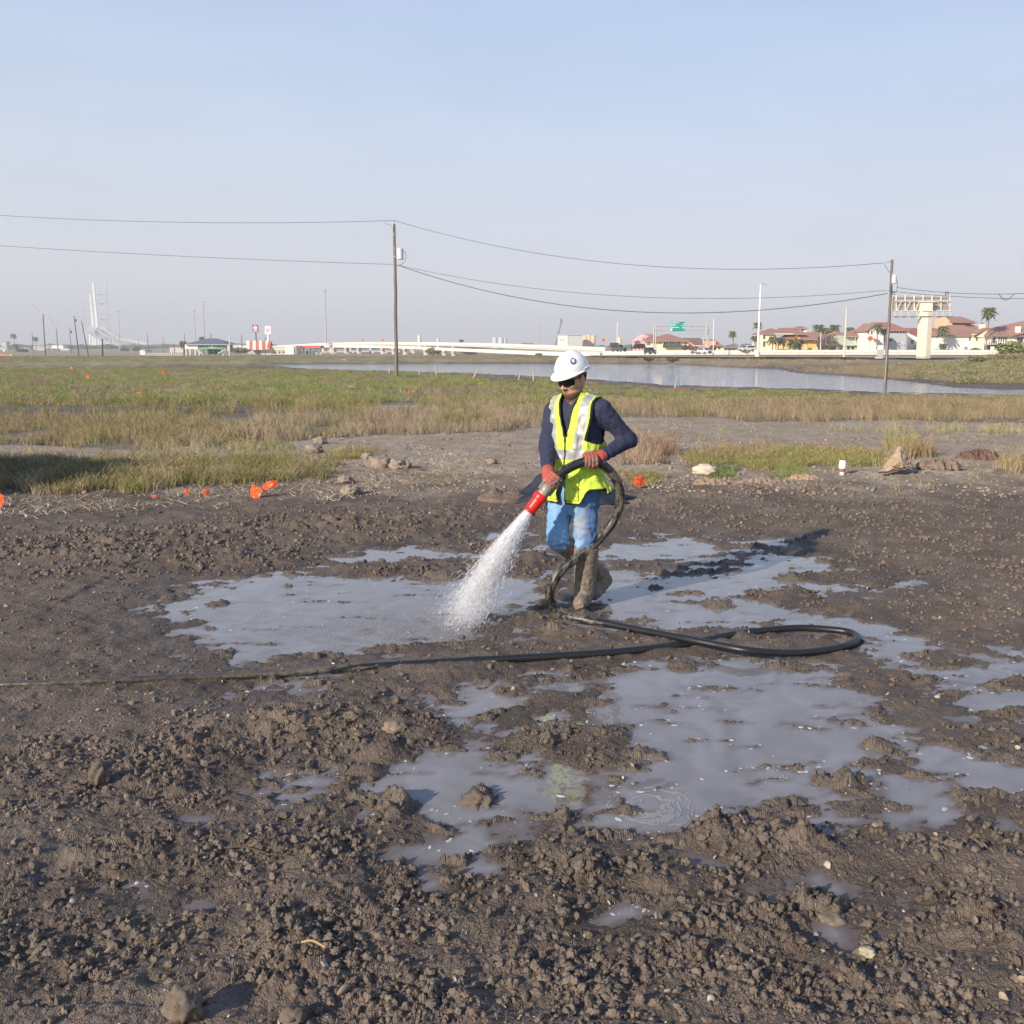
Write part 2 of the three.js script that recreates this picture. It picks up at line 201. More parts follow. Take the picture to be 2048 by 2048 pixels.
// vegetation zones traced on the ground: [outline, kind, tufts per square metre, height]
const zones = [
  ['olive', [[-300,1020],[0,994],[180,994],[300,991],[480,986],[560,978],[668,968],[672,950],[600,940],[440,930],[200,932],[-300,930]], 130, .155],
  ['sparse', [[-300,932],[130,932],[440,932],[640,940],[640,900],[530,898],[265,914],[130,925],[-300,925]], 34, .15],
  ['drygreen', [[-300,900],[0,900],[130,902],[265,912],[480,898],[480,842],[0,842],[-300,842]], 56, .17],
  ['dry', [[265,912],[400,905],[530,898],[636,886],[760,880],[1023,872],[1110,858],[1110,815],[960,806],[740,840],[480,842],[300,880]], 56, .2],
  ['mixed', [[-300,842],[740,842],[760,820],[740,805],[300,803],[-300,803]], 14, .22],
  ['green', [[-300,804],[300,804],[740,806],[960,808],[1110,815],[1110,758],[1000,750],[850,744],[600,740],[300,737],[0,737],[-300,737]], 13, .2],
  ['green', [[1110,806],[1400,808],[1700,801],[2048,797],[2300,800],[2300,790],[2048,792],[1750,788],[1500,779],[1300,776],[1180,764],[1110,760]], 18, .13],
  ['rusty', [[1110,858],[1230,838],[1420,838],[1500,852],[1650,850],[1780,846],[1900,852],[2048,854],[2300,856],[2300,800],[2048,800],[1700,804],[1400,811],[1110,808]], 30, .22],
  ['lime', [[1370,945],[1480,948],[1560,952],[1640,945],[1745,945],[1740,915],[1600,908],[1450,905],[1390,918]], 150, .13],
  ['fresh', [[1420,962],[1460,950],[1480,955],[1470,965],[1430,968]], 220, .12], ['fresh', [[1530,965],[1570,945],[1600,950],[1590,968]], 150, .13],
  ['lime', [[650,925],[690,912],[740,915],[735,925],[690,930]], 110, .12],
  ['rustydry', [[1240,945],[1290,940],[1340,940],[1345,905],[1310,890],[1270,895],[1240,910]], 80, .24],
  ['lime', [[1240,985],[1280,985],[1320,970],[1310,960],[1260,955],[1240,965]], 120, .09],
  ['lime', [[1980,965],[2060,960],[2300,960],[2300,915],[2060,915],[2010,935]], 40, .2], ['lime', [[1800,925],[1836,930],[1838,908],[1812,895],[1798,900]], 90, .2], ['sparse', [[600,1000],[960,985],[960,960],[700,960]], 6, .08],
  ['sparse', [[1640,885],[2048,880],[2048,865],[1680,862]], 9, .18], ['sparse', [[1700,1010],[2048,1000],[2048,960],[1900,965]], 4, .16], ['sparse', [[1250,900],[1640,890],[1640,860],[1250,860]], 4, .12],
  ['litter', [[-300,1060],[0,1045],[300,1030],[700,1000],[960,975],[960,930],[720,950],[500,985],[300,1000],[-300,1010]], 40, .07], ['litter', [[700,970],[1040,950],[1040,880],[720,890]], 14, .05], ['litter', [[1250,935],[2048,915],[2048,880],[1250,880]], 10, .05],
  ['farveg', [[-300,737],[300,737],[600,739],[900,743],[900,740],[600,735],[430,731],[600,727],[900,725],[1180,725],[1330,726],[1330,716],[900,712],[400,712],[-300,714]], 1.6, .2],
  ['bankveg', [[1000,727.5],[1320,728],[1480,735],[1620,743],[1740,751],[1800,748],[1720,727],[1320,722],[1000,720]], 1.3, .34],
].map(([kind, a, dens, h]) => { const P = a.map(([px, py]) => { let q = gpt(px, py, /veg/.test(kind) ? -.35 : 0); if (py < 830 && !/veg/.test(kind)) for (let k = 0; k < 5; k++) q = gpt(px, py, lerp(q.y, farBase(q.x, q.z), .7)); return [q.x, q.z]; }); return { kind, P, b: bbox(P), dens, h }; });
function grassMask(x, z) { for (const q of zones) if (q.kind !== 'litter' && q.kind !== 'sparse' && x > q.b[0] && x < q.b[2] && z > q.b[1] && z < q.b[3] && polyD(q.P, x, z) > 0) return q.kind === 'mixed' ? 2 : 1; return 0; }
{
  const us = []; for (let u = -.56; u <= .5601; u += .0019) us.push(u);
  const side = []; for (let u = .575, k = .02; u < 2.4; u += k, k *= 1.12) side.push(u);
  const cols = [...side.map(a => -a).reverse(), ...us, ...side];
  const midCols = cols.filter((u, i) => Math.abs(u) > .56 || i % 2 === 0), farCols = cols.filter((u, i) => Math.abs(u) > .56 || i % 5 === 0);
  const sheets = [];
  for (const [D0, D1, k, C] of [[2.6, 3.6, .02, cols], [3.6, 16.5, .0018, cols], [16.5, 33.5, .0042, midCols], [33.4, 5000, .011, farCols]]) {
    const rows = []; for (let D = D0; D < D1 * (1 + k * .5); D *= 1 + k) rows.push(D); if (D1 < 40) rows.push(D1);
    const n = rows.length * C.length, p = new Float32Array(n * 3), c = new Float32Array(n * 3), uv = new Float32Array(n * 2), uv1 = new Float32Array(n * 2), ix = [];
    let o = 0; for (const D of rows) for (const u of C) { const x = u * D, z = 1.5 - D; const h = H(x, z); p.set([x, h, z], o * 3); c.set(groundCol(x, z, h), o * 3); uv.set([x, z], o * 2); uv1.set([(x + 8) / 16, (z + 14) / 12], o * 2); o++; }
    for (let j = 0; j < rows.length - 1; j++) for (let i = 0; i < C.length - 1; i++) { const a = j * C.length + i, b = a + 1, e = a + C.length, f = e + 1; ix.push(a, b, f, a, f, e); }
    const g = new THREE.BufferGeometry(); g.setAttribute('position', new THREE.BufferAttribute(p, 3)); g.setAttribute('color', new THREE.BufferAttribute(c, 3)); g.setAttribute('uv', new THREE.BufferAttribute(uv, 2)); g.setAttribute('uv1', new THREE.BufferAttribute(uv1, 2)); g.setIndex(ix); g.computeVertexNormals(); sheets.push(g);
  }
  { const g = new THREE.PlaneGeometry(1200, 600, 4, 4); g.rotateX(-Math.PI / 2); g.translate(0, -.03, 298.8); const n = g.attributes.position.count; paintGeo(g, () => [.13, .105, .08]); g.setAttribute('uv1', new THREE.BufferAttribute(new Float32Array(n * 2).fill(.01), 2)); sheets.push(g); }
  const g = mergeGeometries(sheets, false);
  const bump = noiseTex(512, (u, v) => { const a = .5 + .35 * tile(u, v, 3) + .25 * tile(u, v, 9) + .2 * tile(u, v, 22); return [a, a, a]; }, false, 2.5);
  const rough = noiseTex(768, (u, v) => { const x = -8 + 16 * u, z = -14 + 12 * v, s = puddle(x, z), w = sstep(-.75, -.02, s + .2 * n2(x * 2, z * 2)), a = lerp(.78 + .15 * n2b(x * 3, z * 3),   .42 + .14 * n2b(x * 6, z * 6), w * (1 - sstep(-3, -2, z) * .5)); return [a, a, a]; }, false); rough.wrapS = rough.wrapT = THREE.ClampToEdgeWrapping; rough.channel = 1;
  struct('ground', g, new THREE.MeshPhysicalMaterial({ vertexColors: true, roughness: 1, roughnessMap: rough, bumpMap: bump, bumpScale: .011, specularIntensity: .6 }));
}
// water: the muddy puddles and the pond
{
  const g = new THREE.PlaneGeometry(16, 10.6, 420, 300); g.rotateX(-Math.PI / 2); g.translate(.8, 0, -7.0);
  const uv = g.attributes.uv, p = g.attributes.position; for (let i = 0; i < p.count; i++) uv.setXY(i, p.getX(i), p.getZ(i));
  const rip = noiseTex(512, (u, v) => { const a = .5 + .4 * tile(u, v, 2.4) + .12 * tile(u, v, 7); return [a, a, a]; }, false, .7);
  const milk = noiseTex(512, (u, v) => { const w = tile(u, v, 1.2), a = clamp(.5 + .7 * tile(u + .12 * w, v - .15 * w, 2.2) + .3 * tile(u, v, 6)); return mix3([.46, .447, .44], [.53, .52, .525], a); }, true, .22);
  { const c = new Float32Array(p.count * 3); for (let i = 0; i < p.count; i++) { const d = -H(p.getX(i), p.getZ(i), true), k = sstep(.0, .019, d); c.set(mix3([.60, .48, .40], [1, 1, 1], k), i * 3); } g.setAttribute('color', new THREE.BufferAttribute(c, 3)); } // shallow margins let the brown bed through
  const m = new THREE.MeshPhysicalMaterial({ vertexColors: true, map: milk, roughness: .035, ior: 1.33, bumpMap: rip, bumpScale: .0013 });
  struct('puddle_water', g, m);
  const s = new THREE.Shape(pondPoly.map(q => new THREE.Vector2(q[0], -q[1]))); const pg = new THREE.PlaneGeometry(150, 92, 1, 1); pg.rotateX(-Math.PI / 2); pg.translate(22, -.5, -88);
  const pu = pg.attributes.uv, pp = pg.attributes.position; for (let i = 0; i < pp.count; i++) pu.setXY(i, pp.getX(i), pp.getZ(i));
  const wav = noiseTex(512, (u, v) => { const a = .5 + .3 * tile(u, v, 4) + .3 * tile(u, v, 11); return [a, a, a]; }, false, .12); wav.repeat.set(.07, .2);
  struct('pond_water', pg, new THREE.MeshPhysicalMaterial({ color: new THREE.Color().setRGB(.16, .24, .37), roughness: .02, ior: 1.33, bumpMap: wav, bumpScale: .007 }));
}
// ---------- vegetation as masses ----------
function bladeTuft(n, spread, lean, w, s, segs = 2, branch = 0) { // thin upright blades, height 1
  const R = rng(s), P = [], N = [], C = []; const tri = (a, b, c, k0, k1, k2) => { P.push(...a, ...b, ...c); for (const k of [k0, k1, k2]) { C.push(k, k, k); N.push(0, 1, 0); } };
  for (let i = 0; i < n; i++) {
    const a = R() * 6.283, r = spread * Math.sqrt(R()), x = Math.cos(a) * r, z = Math.sin(a) * r, la = R() * 6.283, L = lean * (.3 + R()), h = .55 + .45 * R(), q = R() * 6.283, wx = Math.cos(q) * w, wz = Math.sin(q) * w, tone = .75 + .5 * R();
    let px = x, py = -.05, pz = z; for (let k = 1; k <= segs; k++) { const t = k / segs, nx = x + Math.cos(la) * L * t * t, ny = h * t * (1 - .18 * L * t), nz = z + Math.sin(la) * L * t * t, w0 = 1 - (k - 1) / segs * .75, w1 = k === segs ? .12 : 1 - t * .75, d0 = tone * (.55 + .45 * (k - 1) / segs), d1 = tone * (.55 + .45 * t);
      const A = [px - wx * w0, py, pz - wz * w0], B = [px + wx * w0, py, pz + wz * w0], D = [nx - wx * w1, ny, nz - wz * w1], E = [nx + wx * w1, ny, nz + wz * w1]; tri(A, B, E, tone, tone, tone); tri(A, E, D, tone, tone, tone); px = nx; py = ny; pz = nz;
      if (branch && R() < branch) { const b = R() * 6.283, bl = .14 + .16 * R(); tri([nx - wx * .7, ny - .03, nz - wz * .7], [nx + wx * .7, ny - .02, nz + wz * .7], [nx + Math.cos(b) * bl, ny + bl * .9, nz + Math.sin(b) * bl], tone, tone, tone); } }
  }
  const g = new THREE.BufferGeometry(); g.setAttribute('position', new THREE.Float32BufferAttribute(P, 3)); g.setAttribute('color', new THREE.Float32BufferAttribute(C, 3)); g.computeVertexNormals(); return g;
}
function leafClump(n, s, size, flat = .7) { // small leaves spread through a low rounded volume of radius 1
  const R = rng(s), P = [], C = []; for (let i = 0; i < n; i++) { const a = R() * 6.283, u = R() * 2 - 1, r = Math.cbrt(R()), q = Math.sqrt(1 - u * u), c = V(Math.cos(a) * q * r, (u * .5 + .5) * flat * (.4 + .6 * r) * 1.3, Math.sin(a) * q * r); const t = V(R() - .5, R() - .2, R() - .5).normalize(), b = V(R() - .5, R() - .5, R() - .5).cross(t).normalize(), k = size * (.6 + .8 * R()), tone = .65 + .6 * R();
    const A = c.clone().addScaledVector(t, k), B = c.clone().addScaledVector(b, k * .45), D = c.clone().addScaledVector(t, -k), E = c.clone().addScaledVector(b, -k * .45); for (const v of [A, B, D, A, D, E]) { P.push(v.x, v.y, v.z); C.push(tone, tone, tone); } }
  const g = new THREE.BufferGeometry(); g.setAttribute('position', new THREE.Float32BufferAttribute(P, 3)); g.setAttribute('color', new THREE.Float32BufferAttribute(C, 3)); g.computeVertexNormals(); return g;
}
const foliage = () => new THREE.MeshPhysicalMaterial({ color: 0xffffff, vertexColors: true, roughness: .75, side: THREE.DoubleSide, transmission: .25, thickness: 0 });
const leafM = new THREE.MeshStandardMaterial({ color: 0xffffff, vertexColors: true, roughness: .8, side: THREE.DoubleSide });
{
  const tufts = { blade: [bladeTuft(22, .5, .35, .016, 1, 2, .5), bladeTuft(24, .55, .45, .015, 2, 2, .6)], stem: [bladeTuft(13, .42, .25, .013, 3, 3, .8), bladeTuft(15, .45, .3, .013, 4, 3, .9)], clump: [leafClump(60, 5, .16), leafClump(70, 6, .14, .6)], straw: [bladeTuft(7, .9, 1.6, .03, 7)] };
  const pal = { bankveg: [[.25, .185, .11], [.21, .155, .095], [.24, .21, .10], [.3, .235, .15]], drygreen: [[.24, .20, .085], [.29, .22, .13], [.19, .175, .06], [.26, .19, .11]],
    green: [[.18, .21, .055], [.245, .255, .08], [.165, .185, .05], [.25, .205, .10]], olive: [[.19, .17, .06], [.24, .195, .085], [.28, .225, .125], [.155, .14, .05]], dry: [[.29, .225, .15], [.255, .19, .125], [.33, .265, .175], [.2, .175, .085]], rusty: [[.26, .19, .12], [.225, .165, .10], [.28, .22, .13], [.19, .17, .075]], rustydry: [[.25, .17, .12], [.3, .22, .15]],
    lime: [[.245, .215, .075], [.2, .19, .06], [.29, .23, .11], [.25, .19, .10]], fresh: [[.15, .18, .055], [.19, .21, .065]], mixed: [[.2, .17, .06], [.26, .2, .1], [.16, .16, .05]], sparse: [[.3, .25, .13], [.24, .22, .1]], litter: [[.33, .26, .18], [.24, .18, .12], [.4, .33, .24]], farveg: [[.25, .22, .11], [.28, .22, .13], [.21, .19, .08]],
  };
  const buckets = {};
  const put = (key, m, c) => { (buckets[key] ||= { m: [], c: [] }).m.push(m); buckets[key].c.push(c); };
  const R = rng(21);
  for (const q of zones) {
    const [x0, z0, x1, z1] = q.b, area = (x1 - x0) * (z1 - z0), N = Math.min(150000, Math.round(area * q.dens));
    for (let i = 0; i < N; i++) {
      const x = lerp(x0, x1, R()), z = lerp(z0, z1, R()); if (Math.abs(x) > -z * .75 + 2) continue;
      const ed = polyD(q.P, x + .25 * n2(x * 1.3, z * 1.3), z + .5 * n2b(x * 1.1, z * .8)); if (ed < 0) continue;
      const d = -z; if (R() > clamp(16 / d + .35)) continue;
      const patch = fbm(x * .22 + 9, z * .17, 3); if (!['olive', 'lime', 'fresh', 'litter', 'rustydry'].includes(q.kind) && patch < -.26 - .05 * R()) continue;
      if (q.kind === 'mixed' && n2(x * .9, z * .5) < .1) continue;
      if (['dry', 'drygreen', 'rusty', 'green'].includes(q.kind) && n2b(x * (d > 30 ? .5 : 1.3) + 2, z * (d > 30 ? .35 : 1.0)) < -.38 - .2 * R()) continue; const hh = H(x, z, false); if (hh < -.47) continue;
      let kind = q.kind; if (kind === 'green' && n2(x * .1 + 30, z * .13) > .38) kind = 'rusty'; if (kind === 'dry' && n2(x * .25, z * .2 + 50) > .35) kind = 'olive'; if (kind === 'farveg' && d > 150 && R() < .3) continue;
      const P = pal[kind], c = P[Math.min(P.length - 1, Math.max(0, Math.floor((.5 + .75 * n2(x * .55 + 7, z * .4) + .35 * (R() - .5)) * P.length)))], t = (.8 + .4 * R()) * 1.22, col = new THREE.Color().setRGB(c[0] * t, c[1] * t, c[2] * t);
      const grow = (d > 60 ? .7 : d > 30 ? 1.0 : 1) * (1 + .55 * patch + .25 * n2(x * 1.6, z * 1.6)), s = q.h * (.65 + .6 * R()) * grow;
      const form = kind === 'litter' ? 'straw' : /veg/.test(kind) ? (R() < .6 ? 'stem' : 'blade') : kind === 'drygreen' ? (R() < .6 ? 'stem' : 'blade') : (kind === 'dry' || kind === 'rusty' || kind === 'rustydry' || kind === 'sparse') ? 'stem' : (kind === 'green' && d > 45 && R() < .06) ? 'clump' : 'blade';
      const vi = Math.floor(R() * tufts[form].length), wide = form === 'clump' ? s * 1.3 : /veg/.test(kind) ? 1.1 : form === 'straw' ? .22 * (.5 + R()) : Math.max(s, .24) * (d > 30 ? 1.9 : 1);
      put(form + vi, mat4(V(x, hh, z), (R() - .5) * .2, R() * 6.28, (R() - .5) * .2, wide, form === 'straw' ? .05 + .05 * R() : s, wide), col);
    }
  }
  const nm = { blade: ['marsh_grass', 'green and olive marsh grass blades in bands across the flats'], stem: ['dry_stems', 'dry brown upright plant stems in bands across the flats'], clump: ['marsh_plants', 'low leafy green marsh plants towards the pond'], straw: ['straw_litter', 'pale dead straw lying on the dry mud'] };
  for (const [k, b] of Object.entries(buckets)) { const f = k.slice(0, -1), o = inst(nm[f][0], tufts[f][+k.slice(-1)], f === 'clump' ? leafM : leafM, b.m, b.c); tag(o, nm[f][1], f === 'straw' ? 'straw' : f === 'stem' ? 'dead plants' : f === 'clump' ? 'marsh plants' : 'grass'); }
  // leafy bank on the right
  const m = [], c = [], kinds = []; const bank = gpoly([[1640,742],[1720,728],[1780,722],[1850,718],[1920,704],[1960,692],[2048,672],[2300,660],[2300,780],[2048,772],[1900,768],[1800,756]], 0.3);
  for (let i = 0; i < 34000; i++) { const px = 1690 + R() * 480, f = R(), py = lerp(720, 762, f), d = lerp(95, 60, f); const p = zpt(px, py, -d); const gy = H(p.x, p.z, false); if (gy < -.46) continue; if (Math.abs(p.x) < d * .33) continue; const k = n2(p.x * .25, p.z * .2), gr = sstep(.25, .95, (px - 1700) / 330 + .6 * k); const col = mix3([.27, .215, .135], [.25, .25, .105], gr * (.4 + .5 * R())), t = .75 + .5 * R(), s = (.12 + .16 * R()) * (1 + .35 * gr); m.push(mat4(V(p.x, gy - .04, p.z), 0, R() * 6.28, 0, s, s * (.6 + .6 * R() + .5 * gr * R()), s)); kinds.push(gr > .5 && R() < .5 ? 0 : R() < .5 ? 1 : 2); c.push(new THREE.Color().setRGB(col[0] * t, col[1] * t, col[2] * t)); }
  [tufts.clump[0], tufts.stem[0], tufts.blade[0]].forEach((g, k) => { const id = kinds.map((v, i) => v === k ? i : -1).filter(i => i >= 0); if (id.length) tag(inst('bank_scrub', g, leafM, id.map(i => m[i]), id.map(i => c[i])), 'green and brown scrub covering the bank at the right beyond the pond', 'scrub'); });
}
// ---------- loose mud: crumbs and clods, pebbles and shells, foam ----------
{
  const R = rng(33), clods = [0, 1, 2].map(i => rock(1, 3, .46, 2.9, i * 7.7)); const ms = [[], [], []], cs = [[], [], []];
  for (let i = 0; i < 520000; i++) {
    const D = 3.7 * Math.pow(16 / 3.7, R()), x = (R() * 2 - 1) * .62 * D, z = 1.5 - D; const h = H(x, z, true), s = info.s, rr = info.R, bp = info.bump; if (h < .004) continue;
    const pat = fbm(x * 1.7 + 3, z * 1.7, 3); if (R() > rr * (.10 + .8 * clamp(pat + .25))) continue;
    const big = Math.pow(R(), 5), r = (.0022 + .015 * big) * (D > 9 ? 1.3 : 1), t = .85 + .4 * R(), wet = sstep(-.5, .05, s) * .25;
    const k = Math.floor(R() * 3); ms[k].push(mat4(V(x, h + r * .02, z), R() * 6, R() * 6, R() * 6, r * (.8 + .5 * R()), r * (.5 + .35 * R()), r * (.8 + .5 * R())));
    const dr = sstep(10.5, 14, -z); cs[k].push(new THREE.Color().setRGB(lerp(.132, .29, dr) * t * (1 - wet), lerp(.102, .232, dr) * t * (1 - wet), lerp(.078, .176, dr) * t * (1 - wet)));
  }
  for (let i = 0; i < 60000; i++) { const d = 11.5 * Math.pow(34 / 11.5, R()), x = (R() * 2 - 1) * .56 * d, z = -d; if (grassMask(x, z) === 1 && R() < .93) continue; if (R() > .12 + .8 * sstep(-.1, .4, fbm(x * .7 + 4, z * .5, 3))) continue; const r = (.004 + .02 * R() ** 5), h = H(x, z), t = .8 + .4 * R(), k = Math.floor(R() * 3), dk = grassMask(x, z) === 2 ? .5 : 1; ms[k].push(mat4(V(x, h + r * .1, z), R() * 6, R() * 6, R() * 6, r * (.8 + .6 * R()), r * (.5 + .4 * R()), r)); cs[k].push(new THREE.Color().setRGB(.27 * t * dk, .215 * t * dk, .16 * t * dk)); }
  const cm = M(1, 1, 1, .78, { bumpMap: noiseTex(128, (u, v) => { const a = .5 + .5 * tile(u, v, 5); return [a, a, a]; }, false, 2), bumpScale: .002 });
  ms.forEach((m, i) => tag(inst('mud_clods', clods[i], cm, m, cs[i]), 'loose dark mud clods and crumbs strewn over the churned ground', 'mud clods'));
  const pm = [], pc = []; for (let i = 0; i < 2300; i++) { const D = 3.8 * Math.pow(18 / 3.8, R()), x = (R() * 2 - 1) * .6 * D, z = 1.5 - D, h = H(x, z); if (h < .002) continue; const r = .003 + .008 * R() ** 5, w = R(); pm.push(mat4(V(x, h + r * .4, z), R() * 6, R() * 6, R() * 6, r * (1 + R()), r * .6, r * (1 + .4 * R()))); pc.push(new THREE.Color().setRGB(...(w < .3 ? [.36, .325, .27] : w < .6 ? [.3, .235, .165] : [.22, .18, .14]))); }
  tag(inst('pebbles', rock(1, 1, .25, 1.2, 3), M(1, 1, 1, .6), pm, pc), 'small pale pebbles and shell bits scattered in the mud', 'pebbles');
  // foam flecks at the puddle edges and adrift
  const fm = [], fc = []; const fb = rock(1, 2, .22, 2, 9); for (let i = 0; i < 60000 && fm.length < 6500; i++) { const D = 3.9 * Math.pow(14 / 3.9, R()), x = (R() * 2 - 1) * .6 * D, z = 1.5 - D, s0 = puddle(x, z); if (s0 < -.05) continue; const h = H(x, z); if (h > .003) continue; const edge = Math.exp(-Math.max(0, -h - .001) / .012); if (R() > .008 + edge * .6 * (.4 + .8 * sstep(-.2, .4, n2(x * 1.1, z * 1.1)))) continue; const r = .002 + .0075 * R() ** 3; fm.push(mat4(V(x, .0012, z), 0, R() * 6, 0, r * (1 + 1.2 * R()), r * .22, r * (.7 + .5 * R()))); const t = .34 + .2 * R(); fc.push(new THREE.Color().setRGB(t, t * .97, t * .93)); }
  tag(inst('foam', fb, M(1, 1, 1, .5), fm, fc), 'pale foam flecks floating at the edges of the muddy puddles', 'foam');
}
// ---------- the man with the hose ----------
const dotA = (a, b) => a[0] * b[0] + a[1] * b[1] + a[2] * b[2], subA = (a, b) => [a[0] - b[0], a[1] - b[1], a[2] - b[2]], addS = (a, b, s) => [a[0] + b[0] * s, a[1] + b[1] * s, a[2] + b[2] * s], nrm = a => { const l = Math.hypot(...a); return [a[0] / l, a[1] / l, a[2] / l]; }, crossA = (a, b) => [a[1] * b[2] - a[2] * b[1], a[2] * b[0] - a[0] * b[2], a[0] * b[1] - a[1] * b[0]];
const smin = (a, b, k) => { const h = Math.max(0, k - Math.abs(a - b)) / k; return Math.min(a, b) - h * h * k * .25; };
function cap(p, a, b, ra, rb) { const bx_ = b[0] - a[0], by = b[1] - a[1], bz = b[2] - a[2], x = p[0] - a[0], y = p[1] - a[1], z = p[2] - a[2], t = clamp((x * bx_ + y * by + z * bz) / (bx_ * bx_ + by * by + bz * bz)); return Math.hypot(x - bx_ * t, y - by * t, z - bz * t) - lerp(ra, rb, t); }
const ell = (p, c, rx, ry, rz) => { const x = (p[0] - c[0]) / rx, y = (p[1] - c[1]) / ry, z = (p[2] - c[2]) / rz; return (Math.sqrt(x * x + y * y + z * z) - 1) * Math.min(rx, ry, rz); };
function nets(f, lo, hi, c) { // smooth surface of the field's zero level, meshed on a grid of cell size c
  const nx = Math.ceil((hi[0] - lo[0]) / c) + 1, ny = Math.ceil((hi[1] - lo[1]) / c) + 1, nz = Math.ceil((hi[2] - lo[2]) / c) + 1, F = new Float32Array(nx * ny * nz), B = 8, id = (i, j, k) => (k * ny + j) * nx + i, p = [0, 0, 0];
  for (let k0 = 0; k0 < nz; k0 += B) for (let j0 = 0; j0 < ny; j0 += B) for (let i0 = 0; i0 < nx; i0 += B) {
    p[0] = lo[0] + (i0 + B / 2) * c; p[1] = lo[1] + (j0 + B / 2) * c; p[2] = lo[2] + (k0 + B / 2) * c; const m = f(p), far = Math.abs(m) > B * c * 1.9;
    for (let k = k0; k < Math.min(nz, k0 + B); k++) for (let j = j0; j < Math.min(ny, j0 + B); j++) for (let i = i0; i < Math.min(nx, i0 + B); i++) { if (far) F[id(i, j, k)] = m; else { p[0] = lo[0] + i * c; p[1] = lo[1] + j * c; p[2] = lo[2] + k * c; F[id(i, j, k)] = f(p); } }
  }
  const vi = new Int32Array(nx * ny * nz).fill(-1), P = [], ix = []; const E = [[0,1],[2,3],[4,5],[6,7],[0,2],[1,3],[4,6],[5,7],[0,4],[1,5],[2,6],[3,7]];
  for (let k = 0; k < nz - 1; k++) for (let j = 0; j < ny - 1; j++) for (let i = 0; i < nx - 1; i++) {
    const v = []; let s = 0; for (let q = 0; q < 8; q++) { v[q] = F[id(i + (q & 1), j + ((q >> 1) & 1), k + (q >> 2))]; if (v[q] < 0) s++; } if (s === 0 || s === 8) continue;
    let x = 0, y = 0, z = 0, n = 0; for (const [a, b] of E) if ((v[a] < 0) !== (v[b] < 0)) { const t = v[a] / (v[a] - v[b]); x += (a & 1) + ((b & 1) - (a & 1)) * t; y += ((a >> 1) & 1) + (((b >> 1) & 1) - ((a >> 1) & 1)) * t; z += (a >> 2) + ((b >> 2) - (a >> 2)) * t; n++; }
    vi[id(i, j, k)] = P.length / 3; P.push(lo[0] + (i + x / n) * c, lo[1] + (j + y / n) * c, lo[2] + (k + z / n) * c);
  }
  const quad = (a, b, d, e, flip) => { if (a < 0 || b < 0 || d < 0 || e < 0) return; flip ? ix.push(a, d, b, a, e, d) : ix.push(a, b, d, a, d, e); };
  for (let k = 1; k < nz - 1; k++) for (let j = 1; j < ny - 1; j++) for (let i = 1; i < nx - 1; i++) { const o = F[id(i, j, k)] < 0;
    if (o !== F[id(i + 1, j, k)] < 0) quad(vi[id(i, j - 1, k - 1)], vi[id(i, j, k - 1)], vi[id(i, j, k)], vi[id(i, j - 1, k)], !o);
    if (o !== F[id(i, j + 1, k)] < 0) quad(vi[id(i - 1, j, k - 1)], vi[id(i - 1, j, k)], vi[id(i, j, k)], vi[id(i, j, k - 1)], !o);
    if (o !== F[id(i, j, k + 1)] < 0) quad(vi[id(i - 1, j - 1, k)], vi[id(i, j - 1, k)], vi[id(i, j, k)], vi[id(i - 1, j, k)], !o); }
  const g = new THREE.BufferGeometry(); g.setAttribute('position', new THREE.Float32BufferAttribute(P, 3)); g.setIndex(ix); g.computeVertexNormals(); return g;
}
function splitGeo(g, cls) { // triangles of one surface sorted into parts by where they lie
  const p = g.attributes.position, ix = g.index.array, out = {}; for (let t = 0; t < ix.length; t += 3) { const c = [0, 1, 2].map(k => (p.getComponent(ix[t], k) + p.getComponent(ix[t + 1], k) + p.getComponent(ix[t + 2], k)) / 3); (out[cls(c)] ||= []).push(ix[t], ix[t + 1], ix[t + 2]); }
  const res = {}; for (const [k, a] of Object.entries(out)) { const map = new Map(), P = [], N = [], C = [], I = []; for (const v of a) { if (!map.has(v)) { map.set(v, P.length / 3); P.push(p.getX(v), p.getY(v), p.getZ(v)); const n = g.attributes.normal; N.push(n.getX(v), n.getY(v), n.getZ(v)); if (g.attributes.color) C.push(g.attributes.color.getX(v), g.attributes.color.getY(v), g.attributes.color.getZ(v)); } I.push(map.get(v)); }
    const q = new THREE.BufferGeometry(); q.setAttribute('position', new THREE.Float32BufferAttribute(P, 3)); q.setAttribute('normal', new THREE.Float32BufferAttribute(N, 3)); if (C.length) q.setAttribute('color', new THREE.Float32BufferAttribute(C, 3)); q.setIndex(I); res[k] = q; } return res;
}
const MAN = gpt(1170, 1213), Z0 = MAN.z;
const J = (px, py, dz = 0) => { const v = zpt(px, py, Z0 + dz); return [v.x, v.y, v.z]; };
const man = thing('person', 'man in white hard hat and lime vest spraying water from a hose', 'person', [MAN.x, 0, MAN.z]);
const local = g => { g.translate(-MAN.x, 0, -MAN.z); return g; };
const vcol = (rough = .85, o = {}) => new THREE.MeshStandardMaterial({ vertexColors: true, roughness: rough, ...o });
const hosePath = [[1084,990,.30],[1101,968,.29],[1122,947,.27],[1148,931,.25],[1180,923,.24],[1206,931,.22],[1228,953,.18],[1240,985,.13],[1238,1015,.09],[1224,1046,.07],[1196,1080,.10],[1160,1110,.16],[1126,1137,.22],[1106,1166,.24],[1099,1195,.20],[1108,1220,.14]].map(a => V(...J(...a)));
